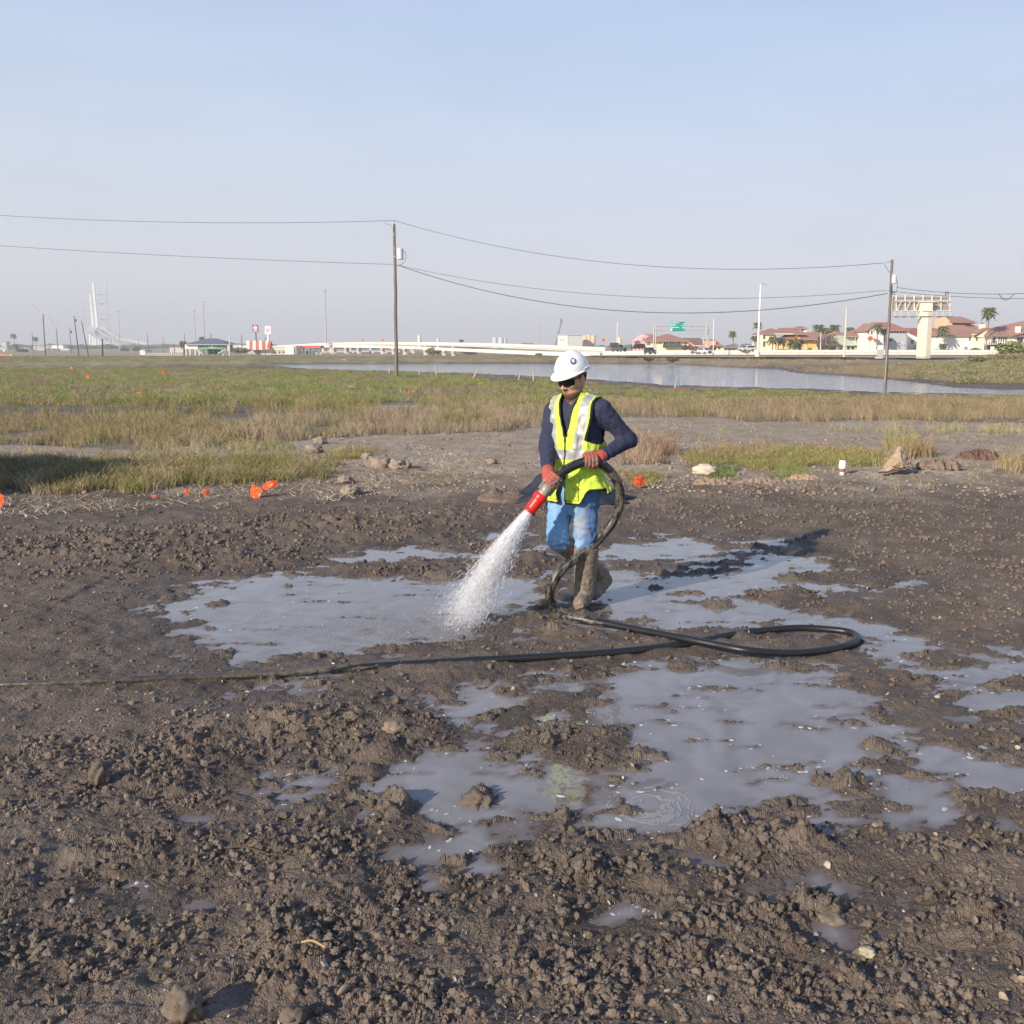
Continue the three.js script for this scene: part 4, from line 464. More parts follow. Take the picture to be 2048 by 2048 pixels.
// ---------- hose, nozzle and jet ----------
{
  const pts = hosePath.map(p => p.clone()); const gp = groundHose.map(([x, y], i) => { const g = gpt(x, y); let h = i < 9 ? .028 : .024; if (i >= 3 && i <= 5) h = .066; if (i === 2 || i === 6) h = .042; if (i >= 23) { h = .012; } if (i >= 22) h = Math.max(h, H(g.x, g.z, false) + .010); const q = gpt(x, y, h); return V(q.x, h, q.z); });
  const all = pts.concat(gp), curve = new THREE.CatmullRomCurve3(all, false, 'centripetal'); const SEG = 900, NR = 18, fr = curve.computeFrenetFrames(SEG, false), P = [], C = [], ix = []; const total = curve.getLength();
  const upper = pts.length / all.length; let acc = 0, prev = null;
  for (let i = 0; i <= SEG; i++) { const u = i / SEG, c = curve.getPointAt(u); if (prev) acc += c.distanceTo(prev); prev = c; const air = 1 - sstep(2.15, 2.5, acc), lft = sstep(-.6, -1.6, c.x); const r0 = lerp(lerp(.0245, .0225, lft), .0315, air);
    for (let k = 0; k < NR; k++) { const a = k / NR * 6.2832, n = fr.normals[i], b = fr.binormals[i], dx = n.x * Math.cos(a) + b.x * Math.sin(a), dy = n.y * Math.cos(a) + b.y * Math.sin(a), dz = n.z * Math.cos(a) + b.z * Math.sin(a); const q = n3(c.x * 9 + dx, c.y * 9 + dy, c.z * 9 + dz), q2 = n3(c.x * 40 + dx * 2, c.y * 40, c.z * 40 + dz * 2); const far = sstep(-.3, -1.4, c.x);
      const mud = clamp(Math.max(air * (acc < .55 ? .3 : .58), far) + .35 * q + .2 * q2 - .05); const r = r0 + .0028 * mud * (q + .8 * q2); P.push(c.x + dx * r, c.y + dy * r * (1 - .12 * (1 - air)), c.z + dz * r);
      const m = mix3([.088, .074, .060], [.15, .127, .10], clamp(.5 + q2 + .4 * q)).map(v => v * (1 - .42 * lft)); C.push(...mix3([.012, .013, .015], m, sstep(.42, .62, mud))); } }
  for (let i = 0; i < SEG; i++) for (let k = 0; k < NR; k++) { const a = i * NR + k, b = i * NR + (k + 1) % NR; ix.push(a, b, a + NR, b, b + NR, a + NR); }
  const g = new THREE.BufferGeometry(); g.setAttribute('position', new THREE.Float32BufferAttribute(P, 3)); g.setAttribute('color', new THREE.Float32BufferAttribute(C, 3)); g.setIndex(ix); g.computeVertexNormals();
  const hose = thing('water_hose', 'thick muddy hose held by the man and looping over the puddle', 'hose', [0, 0, 0]); obj('hose_line', g, vcol(.42), hose); void total; void upper;
  // coupling and red nozzle along the first stretch
  const a = pts[0], dir = pts[0].clone().sub(pts[1]).normalize(), q = new THREE.Quaternion().setFromUnitVectors(V(0, 1, 0), dir); const put = gg => { gg.applyQuaternion(q); gg.translate(a.x, a.y, a.z); return gg; };
  const la = l => new THREE.LatheGeometry(l.map(k => new THREE.Vector2(k[0], k[1])), 28);
  obj('coupling', paintGeo(put(la([[.034, -.13], [.04, -.128], [.041, -.10], [.036, -.098], [.036, -.07], [.042, -.068], [.044, -.03], [.038, -.027], [.038, 0], [.034, .004]])), (x, y, z) => { const k = n3(x * 45, y * 45, z * 45); return mix3([.30, .29, .25], [.16, .13, .10], sstep(-.2, .3, k)); }), vcol(.5, { metalness: .2 }), hose);
  for (const s of [-1, 1]) obj('coupling_lever', [put((() => { const b = new RoundedBoxGeometry(.014, .075, .012, 2, .004); b.translate(s * .047, -.06, 0); return b; })())], M(.26, .25, .22, .5, { metalness: .4 }), hose);
  const noz = obj('nozzle', put(la([[.036, -.004], [.046, -.002], [.048, .012], [.048, .035], [.043, .04], [.041, .043], [.040, .07], [.038, .108], [.037, .12], [.042, .122], [.044, .136], [.038, .142], [.030, .14], [.030, .09]])), MS(216, 32, 22, .38), hose); obj('nozzle_ring', put(la([[.0425, .1235], [.0445, .126], [.0445, .133], [.0425, .136]])), MS(120, 40, 34, .5), noz);
  // jet: droplets and short threads of water along ballistic paths
  const tip = a.clone().addScaledVector(dir, .135), land = gpt(905, 1262, .0), R = rng(77); const ms = [], cs = []; const speed = 10.5, side = new THREE.Vector3().crossVectors(dir, V(0, 1, 0)).normalize(), up2 = new THREE.Vector3().crossVectors(side, dir).normalize();
  const aim = land.clone().sub(tip); const T = aim.length() / speed, v0 = aim.clone().divideScalar(T); v0.y += .5 * 9.8 * T;
  const vside = new THREE.Vector3().crossVectors(v0, V(0, 1, 0)).normalize(), vup = new THREE.Vector3().crossVectors(vside, v0).normalize();
  for (let i = 0; i < 125000; i++) { const core = R() < .42, t = core ? T * Math.pow(R(), 1.5) * 1.05 : T * (.02 + 1.0 * R()); const sp = (core ? .5 : 1.0) * Math.sqrt(-2 * Math.log(R() + 1e-6)), an = R() * 6.283, spread = 1.25; const v = v0.clone().multiplyScalar(.93 + .1 * R()).addScaledVector(vside, Math.cos(an) * sp * spread * .95).addScaledVector(vup, Math.sin(an) * sp * spread * .8);
    const r0 = .026 * Math.sqrt(R()), b0 = R() * 6.283, p = tip.clone().addScaledVector(vside, Math.cos(b0) * r0).addScaledVector(vup, Math.sin(b0) * r0).addScaledVector(v, t); p.y -= 4.9 * t * t; if (p.y < .004 || R() < .93 * Math.pow(Math.min(1, t / T), .6)) continue; const vel = v.clone(); vel.y -= 9.8 * t; const q1 = new THREE.Quaternion().setFromUnitVectors(V(0, 1, 0), vel.normalize()); const f = t / T, s = (.0005 + .0009 * R() ** 3) * (1.1 - .3 * f); const len = s * (4 + 13 * R()); ms.push(new THREE.Matrix4().compose(p, q1, V(s, len, s))); const k = .8 + .15 * R(); cs.push(new THREE.Color().setRGB(k, k, k * 1.01)); }
  // spatter where the jet strikes
  for (let i = 0; i < 15000; i++) { const an = R() * 6.283, rr = .62 * Math.sqrt(-2 * Math.log(R() + 1e-6)); const h = .16 * R() * R() * Math.exp(-rr * 1.3); const p = land.clone().add(V(Math.cos(an) * rr * .75 - .12, h + .004, Math.sin(an) * rr * .38)); const s = .0006 + .0011 * R() ** 3; ms.push(mat4(p, R() * 3, R() * 6, R() * 3, s, s * (1 + 2 * R()), s)); const k = .32 + .18 * R(); cs.push(new THREE.Color().setRGB(k, k * .9, k * .8)); }
  const drop = new THREE.SphereGeometry(1, 6, 5); const jet = inst('water_jet', drop, new THREE.MeshPhysicalMaterial({ color: 0xffffff, roughness: .15, transmission: .55, thickness: 0 }), ms, cs); tag(jet, 'white spray of water falling from the red nozzle to the puddle', 'water spray');
  // thin veils of water between the droplets: nested open cones, streaked and broken along the flow
  const streak = noiseTex(512, (u, v) => { const s = tile(u, v * .12, 26) * .6 + tile(u, v * .3, 12) * .5 + tile(u, v, 5) * .25, fall = Math.pow(1 - v, 1.25) * sstep(0, .04, v), a = clamp((.30 + .75 * s) * fall * 1.0 + .10 * fall) * (1 - sstep(.86, 1, v)); return [a, a, a]; }, false); streak.wrapT = THREE.ClampToEdgeWrapping;
  const veilM = new THREE.MeshStandardMaterial({ color: 0xf2f4f6, roughness: .7, alphaMap: streak, transparent: true, side: THREE.DoubleSide });
  [.35, .75, 1.15, 1.6].forEach((sg, si) => { const N = 40, K2 = 48, P2 = [], U2 = [], I2 = []; for (let i = 0; i <= N; i++) { const t = i / N * T * .97, c = tip.clone().addScaledVector(v0, t); c.y -= 4.9 * t * t; for (let k = 0; k <= K2; k++) { const an = k / K2 * 6.2832, r = .012 + .014 * sg + sg * .95 * t * (1 + .12 * n3(Math.cos(an), Math.sin(an), i * .12 + si * 7)); P2.push(c.x + vside.x * Math.cos(an) * r + vup.x * Math.sin(an) * r, Math.max(.003, c.y + vside.y * Math.cos(an) * r + vup.y * Math.sin(an) * r), c.z + vside.z * Math.cos(an) * r + vup.z * Math.sin(an) * r); U2.push(k / K2, i / N); } } for (let i = 0; i < N; i++) for (let k = 0; k < K2; k++) { const A = i * (K2 + 1) + k; I2.push(A, A + K2 + 1, A + 1, A + 1, A + K2 + 1, A + K2 + 2); } const g2 = new THREE.BufferGeometry(); g2.setAttribute('position', new THREE.Float32BufferAttribute(P2, 3)); g2.setAttribute('uv', new THREE.Float32BufferAttribute(U2, 2)); g2.setIndex(I2); g2.computeVertexNormals(); obj('water_veil', g2, veilM, hose); });
  // dense white stream at the nozzle mouth
  const cg = []; { const N = 26, P2 = [], I2 = [], K2 = 20; for (let i = 0; i <= N; i++) { const t = i / N * T * .30; const c = tip.clone().addScaledVector(v0, t); c.y -= 4.9 * t * t; for (let k = 0; k < K2; k++) { const an = k / K2 * 6.283; const r = (.030 + .35 * t) * (1 + .10 * n3(Math.cos(an) * 1.5, Math.sin(an) * 1.5, i * .22)) * (i === N ? .02 : 1) * (i > N * .4 ? 1 - .92 * ((i / N - .4) / .6) * (.55 + .45 * n3(Math.cos(an) * 2.2, Math.sin(an) * 2.2, 5)) : 1); P2.push(c.x + vside.x * Math.cos(an) * r + vup.x * Math.sin(an) * r, c.y + vside.y * Math.cos(an) * r + vup.y * Math.sin(an) * r, c.z + vside.z * Math.cos(an) * r + vup.z * Math.sin(an) * r); } } for (let i = 0; i < N; i++) for (let k = 0; k < K2; k++) { const A = i * K2 + k, B = i * K2 + (k + 1) % K2; I2.push(A, A + K2, B, B, A + K2, B + K2); } const q2 = new THREE.BufferGeometry(); q2.setAttribute('position', new THREE.Float32BufferAttribute(P2, 3)); q2.setIndex(I2); q2.computeVertexNormals(); cg.push(q2); }
  obj('frothy_stream', cg, new THREE.MeshPhysicalMaterial({ color: 0xf4f6f8, roughness: .6, transmission: .5, thickness: 0, side: THREE.DoubleSide }), hose);
}
// ---------- things lying and standing in the marsh ----------
const onG = (px, py, off = 0) => { let p = gpt(px, py); for (let i = 0; i < 3; i++) { const y = H(p.x, p.z, -p.z < 32); p = gpt(px, py, y); } p.y += off; return p; };
const mpp = p => p.clone().sub(camera.position).length() / FPX; // metres per photograph pixel there
const clodM = vcol(.82), stoneTex = noiseTex(128, (u, v) => { const a = .5 + .5 * tile(u, v, 4); return [a, a, a]; }, false, 3);
function stone(name, label, cat, px, py, rx, ry, col, s, amp = .3, f = 1.4, sink = .25, group) {
  const p = onG(px, py), k = mpp(p), g = rock(1, 4, amp, f, s, rx * k, ry * k, rx * k * .85); const c0 = col; paintGeo(g, (x, y, z) => { const q = n3(x * 40 + s, y * 40, z * 40), b = n3(x * 12, y * 12 + s, z * 12); return c0.map(v => v * (1 + .22 * q + .2 * b)); });
  const t = thing(name, label, cat, [p.x, p.y + ry * k * (1 - 2 * sink), p.z], 0, group); obj(/clod|pile/.test(name) ? 'clod' : 'stone', g, clodM, t); return t;
}
const mudC = [.118, .092, .07];
stone('mud_clod', 'large round mud clod throwing a long shadow near the bottom edge', 'mud clod', 368, 2035, 32, 30, [.128, .098, .072], 3, .3, 2.2, .12);
stone('mud_clod', 'upright pointed mud clod on the churned mud, far left', 'mud clod', 200, 1568, 16, 24, mudC, 5, .35, 1.8, .12);
stone('mud_clod', 'single rough clod standing in the grey puddle water', 'mud clod', 958, 1614, 34, 23, mudC, 8, .5, 3.2, .32);
stone('mud_clod', 'round mud clod at the bottom edge beside the shadowed clod', 'mud clod', 585, 2046, 22, 18, mudC, 9, .3, 2, .15);
stone('stone', 'flat brown stone lying on the mud bank left of the puddle', 'stone', 788, 1462, 22, 13, [.2, .155, .11], 12, .3, 1.1);
stone('stone', 'dark angular stone in the shadowed mud left of the flat stone', 'stone', 708, 1440, 15, 12, [.13, .105, .08], 14, .35, 1.1);
stone('stone', 'long brown stone half sunk in mud below the puddle, right of centre', 'stone', 1662, 1842, 26, 12, [.15, .12, .088], 17, .25, 1.1);
stone('stone', 'pale crumbly stone on the mud, lower right', 'stone', 1735, 1910, 14, 10, [.33, .29, .2], 19, .3, 1.5);
stone('rock', 'white weathered rock beside the fresh green weeds', 'rock', 1408, 949, 23, 12, [.62, .53, .40], 21, .18, 1.4, .15);
stone('rock', 'small pale rock among the yellow grass behind the white cup', 'rock', 1585, 913, 8, 5, [.5, .44, .34], 22);
for (const [i, [px, py, r, l]] of [[628, 905, 16, 'left of the short grass patch'], [640, 888, 13, 'behind the left mud lump'], [762, 935, 22, 'in front of the reed band'], [800, 938, 20, 'with a dark shadow on the flat'], [735, 918, 12, 'behind the shadowed lump'], [700, 990, 18, 'on the flat beside the grass edge'], [1330 * .74, 928, 10, 'pale and alone on the grey flat'], [690, 965, 14, 'between the grass edge and the flat']].entries()) stone('mud_lump', `dry grey mud lump ${l}`, 'mud lump', px, py, r, r * .72, [.25, .205, .158], 30 + i * 3, .36, 2.6, .25);
// orange marking flags
const orangeM = new THREE.MeshPhysicalMaterial({ color: new THREE.Color().setRGB(.85, .10, .012), roughness: .45, side: THREE.DoubleSide, transmission: .2, thickness: 0 }), wireM = MS(120, 112, 100, .5);
function sheet(w, h, bend, curl, s) { const g = new THREE.PlaneGeometry(w, h, 14, 10), p = g.attributes.position; for (let i = 0; i < p.count; i++) { const x = p.getX(i) / w + .5, y = p.getY(i) / h; p.setZ(i, bend * w * Math.sin(x * 2.6) * (1 + .4 * y) + w * .05 * n2(x * 2.5 + s, y * 2.5)); p.setY(i, p.getY(i) - curl * h * x * x); } g.translate(w / 2, 0, 0); g.computeVertexNormals(); return g; }
function flag(px, py, w, h, up, label, s, two) { // py: where the stake meets the ground; up: height of the flag's middle above it, in px
  const p = onG(px, py), k = mpp(p), t = thing('marker_flag', label, 'flag', p, 0, 'orange marker flags'); const R = rng(s * 91 + 5);
  obj('stake', rod(V(0, -.03, 0), V(0, (up + h * .6) * k, 0), .0035, 5), wireM, t); const g = sheet(w * k, h * k, .10, .08, s); g.rotateY((R() - .5) * .9); g.rotateZ((R() - .5) * .5); g.translate(-w * k * .5, up * k, .006); obj('flag_sheet', g, orangeM, t);
  if (two) { const q = sheet(30 * k, 13 * k, .3, 0, s + 4); q.rotateX(-.5); q.rotateZ(.35); q.translate(w * k * .45, (up + 2) * k, -.02); obj('flag_sheet', q, orangeM, t); } }
flag(515, 994, 24, 24, 13, 'crumpled orange flag in two pieces at the grass edge', 1, true); flag(1279, 977, 20, 19, 16, 'tilted orange flag just right of the man', 2); flag(3, 1016, 12, 28, 14, 'orange flag cut by the left edge of the photo', 3);
flag(374, 990, 9, 10, 6, 'faded low orange flag beside the grey lump at the grass edge', 4); flag(412, 991, 10, 13, 7, 'small square faded orange flag at the grass edge', 5); flag(309, 996, 12, 6, 3, 'flattened faded orange flag lying at the left grass edge', 13);
flag(819, 791, 6, 11, 4, 'small upright orange flag in the green band left of the man', 6); flag(279, 793, 10, 7, 4, 'small orange flag in the green band, middle left', 7); flag(36, 791, 7, 6, 3, 'small orange flag in the green band, far left', 8); flag(176, 759, 6, 8, 4, 'tiny orange flag in the dark plants far left', 9); flag(327, 750, 5, 8, 4, 'tiny orange flag before the pond left tip', 10); flag(143, 738, 4, 4, 2, 'tiniest orange flag near the far mud edge', 11);
// cloths and mats left on the ground
function cloth(name, label, cat, cx, cy, wpx, hm, dm, fn, col, rough, s, part) { // a crumpled heap or sheet: outline round (cx, cy), heights from fn(u, v)
  const p = onG(cx, cy), k = mpp(p), N = 64, P = [], C = [], ix = []; for (let j = 0; j <= N; j++) for (let i = 0; i <= N; i++) { const u = i / N * 2 - 1, v = j / N * 2 - 1; const [ox, oz, y] = fn(u, v); P.push(ox * wpx * k / 2, y * hm, oz * dm / 2); const q = n3(u * 6 + s, v * 6, s); C.push(...col.map(c => c * (1 + .25 * q))); }
  for (let j = 0; j < N; j++) for (let i = 0; i < N; i++) { const a = j * (N + 1) + i; ix.push(a, a + N + 1, a + 1, a + 1, a + N + 1, a + N + 2); } const g = new THREE.BufferGeometry(); g.setAttribute('position', new THREE.Float32BufferAttribute(P, 3)); g.setAttribute('color', new THREE.Float32BufferAttribute(C, 3)); g.setIndex(ix); g.computeVertexNormals();
  const t = thing(name, label, cat, p); obj(part, g, vcol(rough, { side: THREE.DoubleSide }), t); return t; }
const round = (u, v) => { const r = Math.max(Math.abs(u), Math.abs(v)), l = Math.hypot(u, v) || 1; return [u / l * r, v / l * r]; };
const ridg = (x, y) => 1 - Math.abs(n2(x, y)) * 1.6;
cloth('tarp', 'crumpled dark blue tarp heaped on the mud behind the man', 'tarp', 1148, 998, 250, .44, .95, (u, v) => { const [x, z] = round(u, v), r = Math.hypot(x, z); const wob = 1 + .12 * n2(x * 2, z * 2 + 4); return [x * wob, z * wob, Math.max(-.03, Math.pow(Math.max(0, 1 - r), .6) * (.42 + .5 * Math.exp(-(((x + .42) / .32) ** 2)) - .12 * Math.exp(-(((x - .75) / .3) ** 2))) * (1 + .28 * n2(x * 2.6 + 3, z * 2.6)) + .16 * (1 - r * r) * (Math.sqrt(.02 + n2(x * 2.1 + z, z * 2.4) ** 2) + .5 * Math.sqrt(.01 + n2(x * 5 + 2, z * 4 - x * 2) ** 2) - .3))]; }, [.010, .014, .030], .7, 4, 'tarp_sheet');
cloth('matting', 'folded dark brown matting with a thin pale edge, left of the man', 'matting', 1008, 1000, 112, .16, .55, (u, v) => { const [x, z] = round(u, v), r = Math.hypot(x, z); return [x * (1 + .1 * n2(z * 2, 3)), z, (r > .9 ? .02 : .25) + .6 * Math.exp(-(((x + .35) / .25) ** 2) - ((z + .1) / .5) ** 2) + .35 * Math.exp(-(((x - .35) / .4) ** 2) - ((z + .2) / .6) ** 2) + .08 * n2(x * 5, z * 5) * (1 - r)]; }, [.15, .105, .078], .95, 6, 'mat_sheet');
for (const [i, [cx, cy, w, h, d, col, l]] of [[1432, 968, 88, .10, .42, [.25, .18, .125], 'left piece of torn brown matting below the white rock'], [1520, 966, 90, .09, .3, [.24, .178, .128], 'middle piece of torn brown matting below the yellow grass'], [1602, 958, 66, .08, .25, [.33, .235, .155], 'thin pale piece of brown matting left of the white cup'], [1880, 935, 90, .16, .5, [.19, .135, .10], 'rumpled red-brown matting right of the tilted slab'], [1955, 918, 80, .2, .5, [.125, .075, .055], 'darkest brown matting roll at the far right']].entries())
  cloth('matting', l, 'matting', cx, cy, w, h, d, (u, v) => { const [x, z] = round(u, v), r = Math.hypot(x, z); return [x * (1 + .12 * n2(z * 3, i * 5)), z * (1 + .25 * n2(x * 3, i * 7)), Math.max(-.1, (1 - r ** 6) * (.4 + .15 * ridg(x * 1.4 + i * 9, z * 1.1) + .32 * n2(x * 2.3, z * 1.6 + i) + .16 * n2(x * 7, z * 5)))]; }, col, .95, 10 + i * 3, 'mat_sheet');
{ // stiff folded mat propped up like a tent
  const b = onG(1795, 948), k = mpp(b), q = (px, py, dz) => { const v = zpt(px, py, b.z + dz); return v.sub(b); };
  const tri = (A, B, C2, th, s) => { const N = 22, P = [], ix = [], n = new THREE.Vector3().crossVectors(B.clone().sub(A), C2.clone().sub(A)).normalize(), idx = {}; for (const side of [0, 1]) for (let i = 0; i <= N; i++) for (let j = 0; j <= N - i; j++) { const u = i / N, v = j / N, w = 1 - u - v; const p = A.clone().multiplyScalar(w).addScaledVector(B, u).addScaledVector(C2, v).addScaledVector(n, -side * th + .02 * n2(u * 3 + s, v * 3)); idx[`${side},${i},${j}`] = P.length / 3; P.push(p.x, p.y, p.z); } for (const s2 of [0, 1]) for (let i = 0; i < N; i++) for (let j = 0; j < N - i; j++) { const a = idx[`${s2},${i},${j}`], c = idx[`${s2},${i + 1},${j}`], d = idx[`${s2},${i},${j + 1}`]; ix.push(a, c, d); if (j < N - i - 1) ix.push(c, idx[`${s2},${i + 1},${j + 1}`], d); }
    for (let i = 0; i < N; i++) for (const [e, f] of [[[i, 0], [i + 1, 0]], [[0, i], [0, i + 1]], [[i, N - i], [i + 1, N - i - 1]]]) { const a = idx[`0,${e}`], c = idx[`0,${f}`], d = idx[`1,${e}`], g2 = idx[`1,${f}`]; ix.push(a, c, d, c, g2, d); } const g = new THREE.BufferGeometry(); g.setAttribute('position', new THREE.Float32BufferAttribute(P, 3)); g.setIndex(ix); g.computeVertexNormals(); return g; };
  const t = thing('matting', 'stiff tan mat slab propped up like a tent, right of the cup', 'matting', b); const cm = [.36, .26, .17]; const col = g => paintGeo(g, (x, y, z) => cm.map(c => c * (1 + .18 * n3(x * 14, y * 14, z * 14) + .14 * n3(x * 60, y * 60, z * 60))));
  obj('mat_face', col(tri(q(1757, 946, .05), q(1806, 934, .12), q(1800, 889, -.25), .02, 1)), clodM, t); obj('mat_face', col(tri(q(1806, 934, .12), q(1830, 937, -.15), q(1800, 889, -.25), .02, 5)), clodM, t); obj('mat_flap', col(tri(q(1786, 932, .14), q(1829, 940, .0), q(1806, 922, .02), .02, 8)), clodM, t); void k; }
{ const p = onG(1684, 951), k = mpp(p), t = thing('paper_cup', 'white paper cup with brown sleeve and white lid on the mud', 'cup', p); const L = l => new THREE.LatheGeometry(l.map(([r, y]) => new THREE.Vector2(r * k, y * k)), 24), w = M(.8, .8, .78, .5);
  obj('cup', L([[0, 0], [4.6, 0], [5.0, 8.2], [5.8, 16], [5.8, 17]]), w, t); obj('sleeve', L([[5.1, 7.0], [5.3, 7.0], [5.9, 14], [5.7, 14]]), M(.26, .15, .085, .9), t); obj('lid', L([[5.9, 13.5], [6.9, 13.8], [6.9, 17], [6.7, 24], [5.9, 28], [5.2, 28.6], [0, 28.2]]), w, t); }
// weathered stakes along the pond
for (const [i, [x0, y0, x1, y1, w, l]] of [[778, 748, 780, 731, 3.2, 'upright white stake left of the wooden pole foot'], [841, 751, 838, 739, 2.6, 'short leaning pale stake right of the wooden pole foot'], [875, 752, 870, 731, 3, 'pale leaning stake before the pond middle'], [941, 758, 957, 737, 3.6, 'pale stake leaning hard to the right before the pond'], [1034, 759, 1041, 747, 3, 'short pale stake left of the hard hat'], [1067, 761, 1067, 738, 3.4, 'dark tipped upright stake beside the hard hat'], [1347, 777, 1355, 753, 2.6, 'grey stake leaning right in the pond, right of the man'], [272, 1042, 265, 988, 0, ''], [1195, 0, 0, 0, 0, '']].entries()) { if (!w) continue; const b = onG(x0, y0), k = mpp(b), tp = zpt(x1, y1, b.z - .1).sub(b), t = thing('wooden_stake', l, 'stake', b); const g = rod(V(0, -.3, 0), tp, w * k * .6, 7, w * k * .35); jitter(g, .02, 3, i); obj('stake_wood', g, M(.46, .40, .31, .9), t); const tip = rod(tp.clone().multiplyScalar(.9), tp.clone().multiplyScalar(1.02), w * k * .42, 6, w * k * .25); if (i === 5 || i === 0) obj('stake_tip', tip, M(.06, .06, .07, .8), t); }
// dry stalks in the foreground
for (const [x0, y0, x1, y1, l] of [[450, 1706, 532, 1716, 'curved straw stalk on the dark mud, lower left'], [604, 1897, 652, 1908, 'broken straw stalk on the mud near the bottom'], [118, 1533, 165, 1518, 'dark twig on the mud, far left']]) { const a = onG(x0, y0, .02), b = onG(x1, y1, .02), m = a.clone().lerp(b, .45); m.y += .012; const t = thing('stalk', l, 'stalk', a); obj('stem', tube([V(0, 0, 0), m.sub(a), b.clone().sub(a)], .0036, 14, 6), /dark/.test(l) ? M(.07, .055, .04, .9) : M(.36, .24, .12, .8), t); }
// swirl of foam turning on the near puddle
{ const R = rng(5), m = [], cs = [], c = gpt(1290, 1612); for (let a = 0; a < 13; a++) { const r0 = .03 + .2 * R(), t0 = R() * 6.28, L = .7 + 2.2 * R(), n = 40 + 170 * R(), w = .003 + .014 * R(); for (let i = 0; i < n; i++) { const q = R(), t = t0 + L * q, r = r0 * (1 + .16 * q) + .016 * n2(t * 2, a) + w * (R() + R() - 1) * Math.sin(Math.PI * q); const s = .0016 + .0032 * R() ** 2; m.push(mat4(V(c.x + Math.cos(t) * r, .0008, c.z + Math.sin(t) * r * .95), 0, -t, 0, s * 1.1, .0012, s * (1.5 + 2 * R()))); const k = .215 + .06 * R(); cs.push(new THREE.Color().setRGB(k, k * .99, k)); } }
  tag(inst('foam_swirl', rock(1, 1, .2, 2, 9), M(1, 1, 1, .5), m, cs), 'pale curling swirl of foam on the near puddle', 'foam'); }
// ---------- utility poles and wires ----------
const woodTex = noiseTex(256, (u, v) => { const g = tile(u, v * .35, 6) * .6 + tile(u, v, 16) * .4, a = .5 + .5 * g; return mix3([.35, .31, .28], [.56, .51, .47], a); }, true); woodTex.repeat.set(2, 3);
const woodM = new THREE.MeshStandardMaterial({ map: woodTex, roughness: .9 }), galvM = M(.42, .43, .44, .5, { metalness: .5 }), tankM = M(.62, .63, .62, .45), porcM = M(.5, .5, .48, .3), wireB = M(.05, .055, .065, .6);
function bigPole(label, z, top, base, w0, w1, side) { const b = zpt(...base, z), tp = zpt(...top, z).sub(b), k = -z / FPX, t = thing('utility_pole', label, 'utility pole', b); const g = new THREE.CylinderGeometry(w1 * k / 2, w0 * k / 2, 1, 20, 24); g.translate(0, .5, 0); const p = g.attributes.position; for (let i = 0; i < p.count; i++) { const y = p.getY(i), x = p.getX(i), zz = p.getZ(i), j = 1 + .05 * n3(x * 9, y * 12, zz * 9); p.setXYZ(i, x * j + tp.x * y + .03 * n2(y * 4, 3), lerp(-1.2, tp.y, y), zz * j); } g.computeVertexNormals(); obj('pole', g, woodM, t); return { t, b, k, at: (px, py, dz = 0) => zpt(px, py, z + dz).sub(b) }; }
const P1 = bigPole('tall brown utility pole with grey transformer, standing by the pond', -72, [788.5, 448], [793, 746], 7.6, 5.2);
{ const { t, k, at } = P1; const can = (px, py, w, h) => { const o = at(px, py, .1); return new THREE.LatheGeometry([[0, 0], [w * .94, 0], [w, .04 * h], [w, .94 * h], [w * 1.06, .95 * h], [w * 1.06, h], [w * .6, h * 1.06], [0, h * 1.08]].map(q => new THREE.Vector2(q[0] * k, q[1] * k)), 24).translate(o.x, o.y, o.z); };
  const tr = obj('transformer', can(800.5, 519, 6.4, 20), tankM, t); objs('bushing', [rod(at(796, 499, .1), at(794, 488, .1), .7 * k, 6), rod(at(808, 503, .1), at(811, 501, .1), .8 * k, 6)], porcM, tr); objs('bracket', [rod(at(791, 506, .05), at(797, 506, .1), .8 * k, 5), rod(at(791, 515, .05), at(797, 515, .1), .8 * k, 5)], galvM, t);
  objs('insulator', [rod(at(788, 447, .05), at(788.5, 441, .05), .7 * k, 6), cyl(.9 * k, 1.1 * k, 2.2 * k, at(788, 442, .05).x, at(788, 442, .05).y, .05)], porcM, t); objs('cutout', [rod(at(785, 461, .15), at(787.5, 441, .1), .55 * k, 5), rod(at(783.5, 459, .15), at(789, 463, 0), .6 * k, 5), rod(at(791, 461, .1), at(797, 462, .1), .5 * k, 5)], porcM, t); objs('jumper_wire', [tube([at(809, 502, .1), at(812, 510, .1), at(810, 522, .1), at(802, 529, .08), at(795, 531, .05)], .018, 20, 5), tube([at(771, 443, 0), at(773, 448, 0), at(780, 449, 0), at(784, 455, .1)], .014, 16, 5)], wireB, t); objs('clamp', [cyl(3.3 * k, 3.3 * k, 1.6 * k, at(790.5, 514, 0).x, at(790.5, 514, 0).y, 0, 14), cyl(3.2 * k, 3.2 * k, 1.2 * k, at(790, 497, 0).x, at(790, 497, 0).y, 0, 14), cyl(3 * k, 3 * k, 1.2 * k, at(789, 469, 0).x, at(789, 469, 0).y, 0, 14)], galvM, t); }
const P2 = bigPole('brown utility pole standing in the pond before the billboard', -59, [1785, 519], [1770.5, 768], 7, 5);
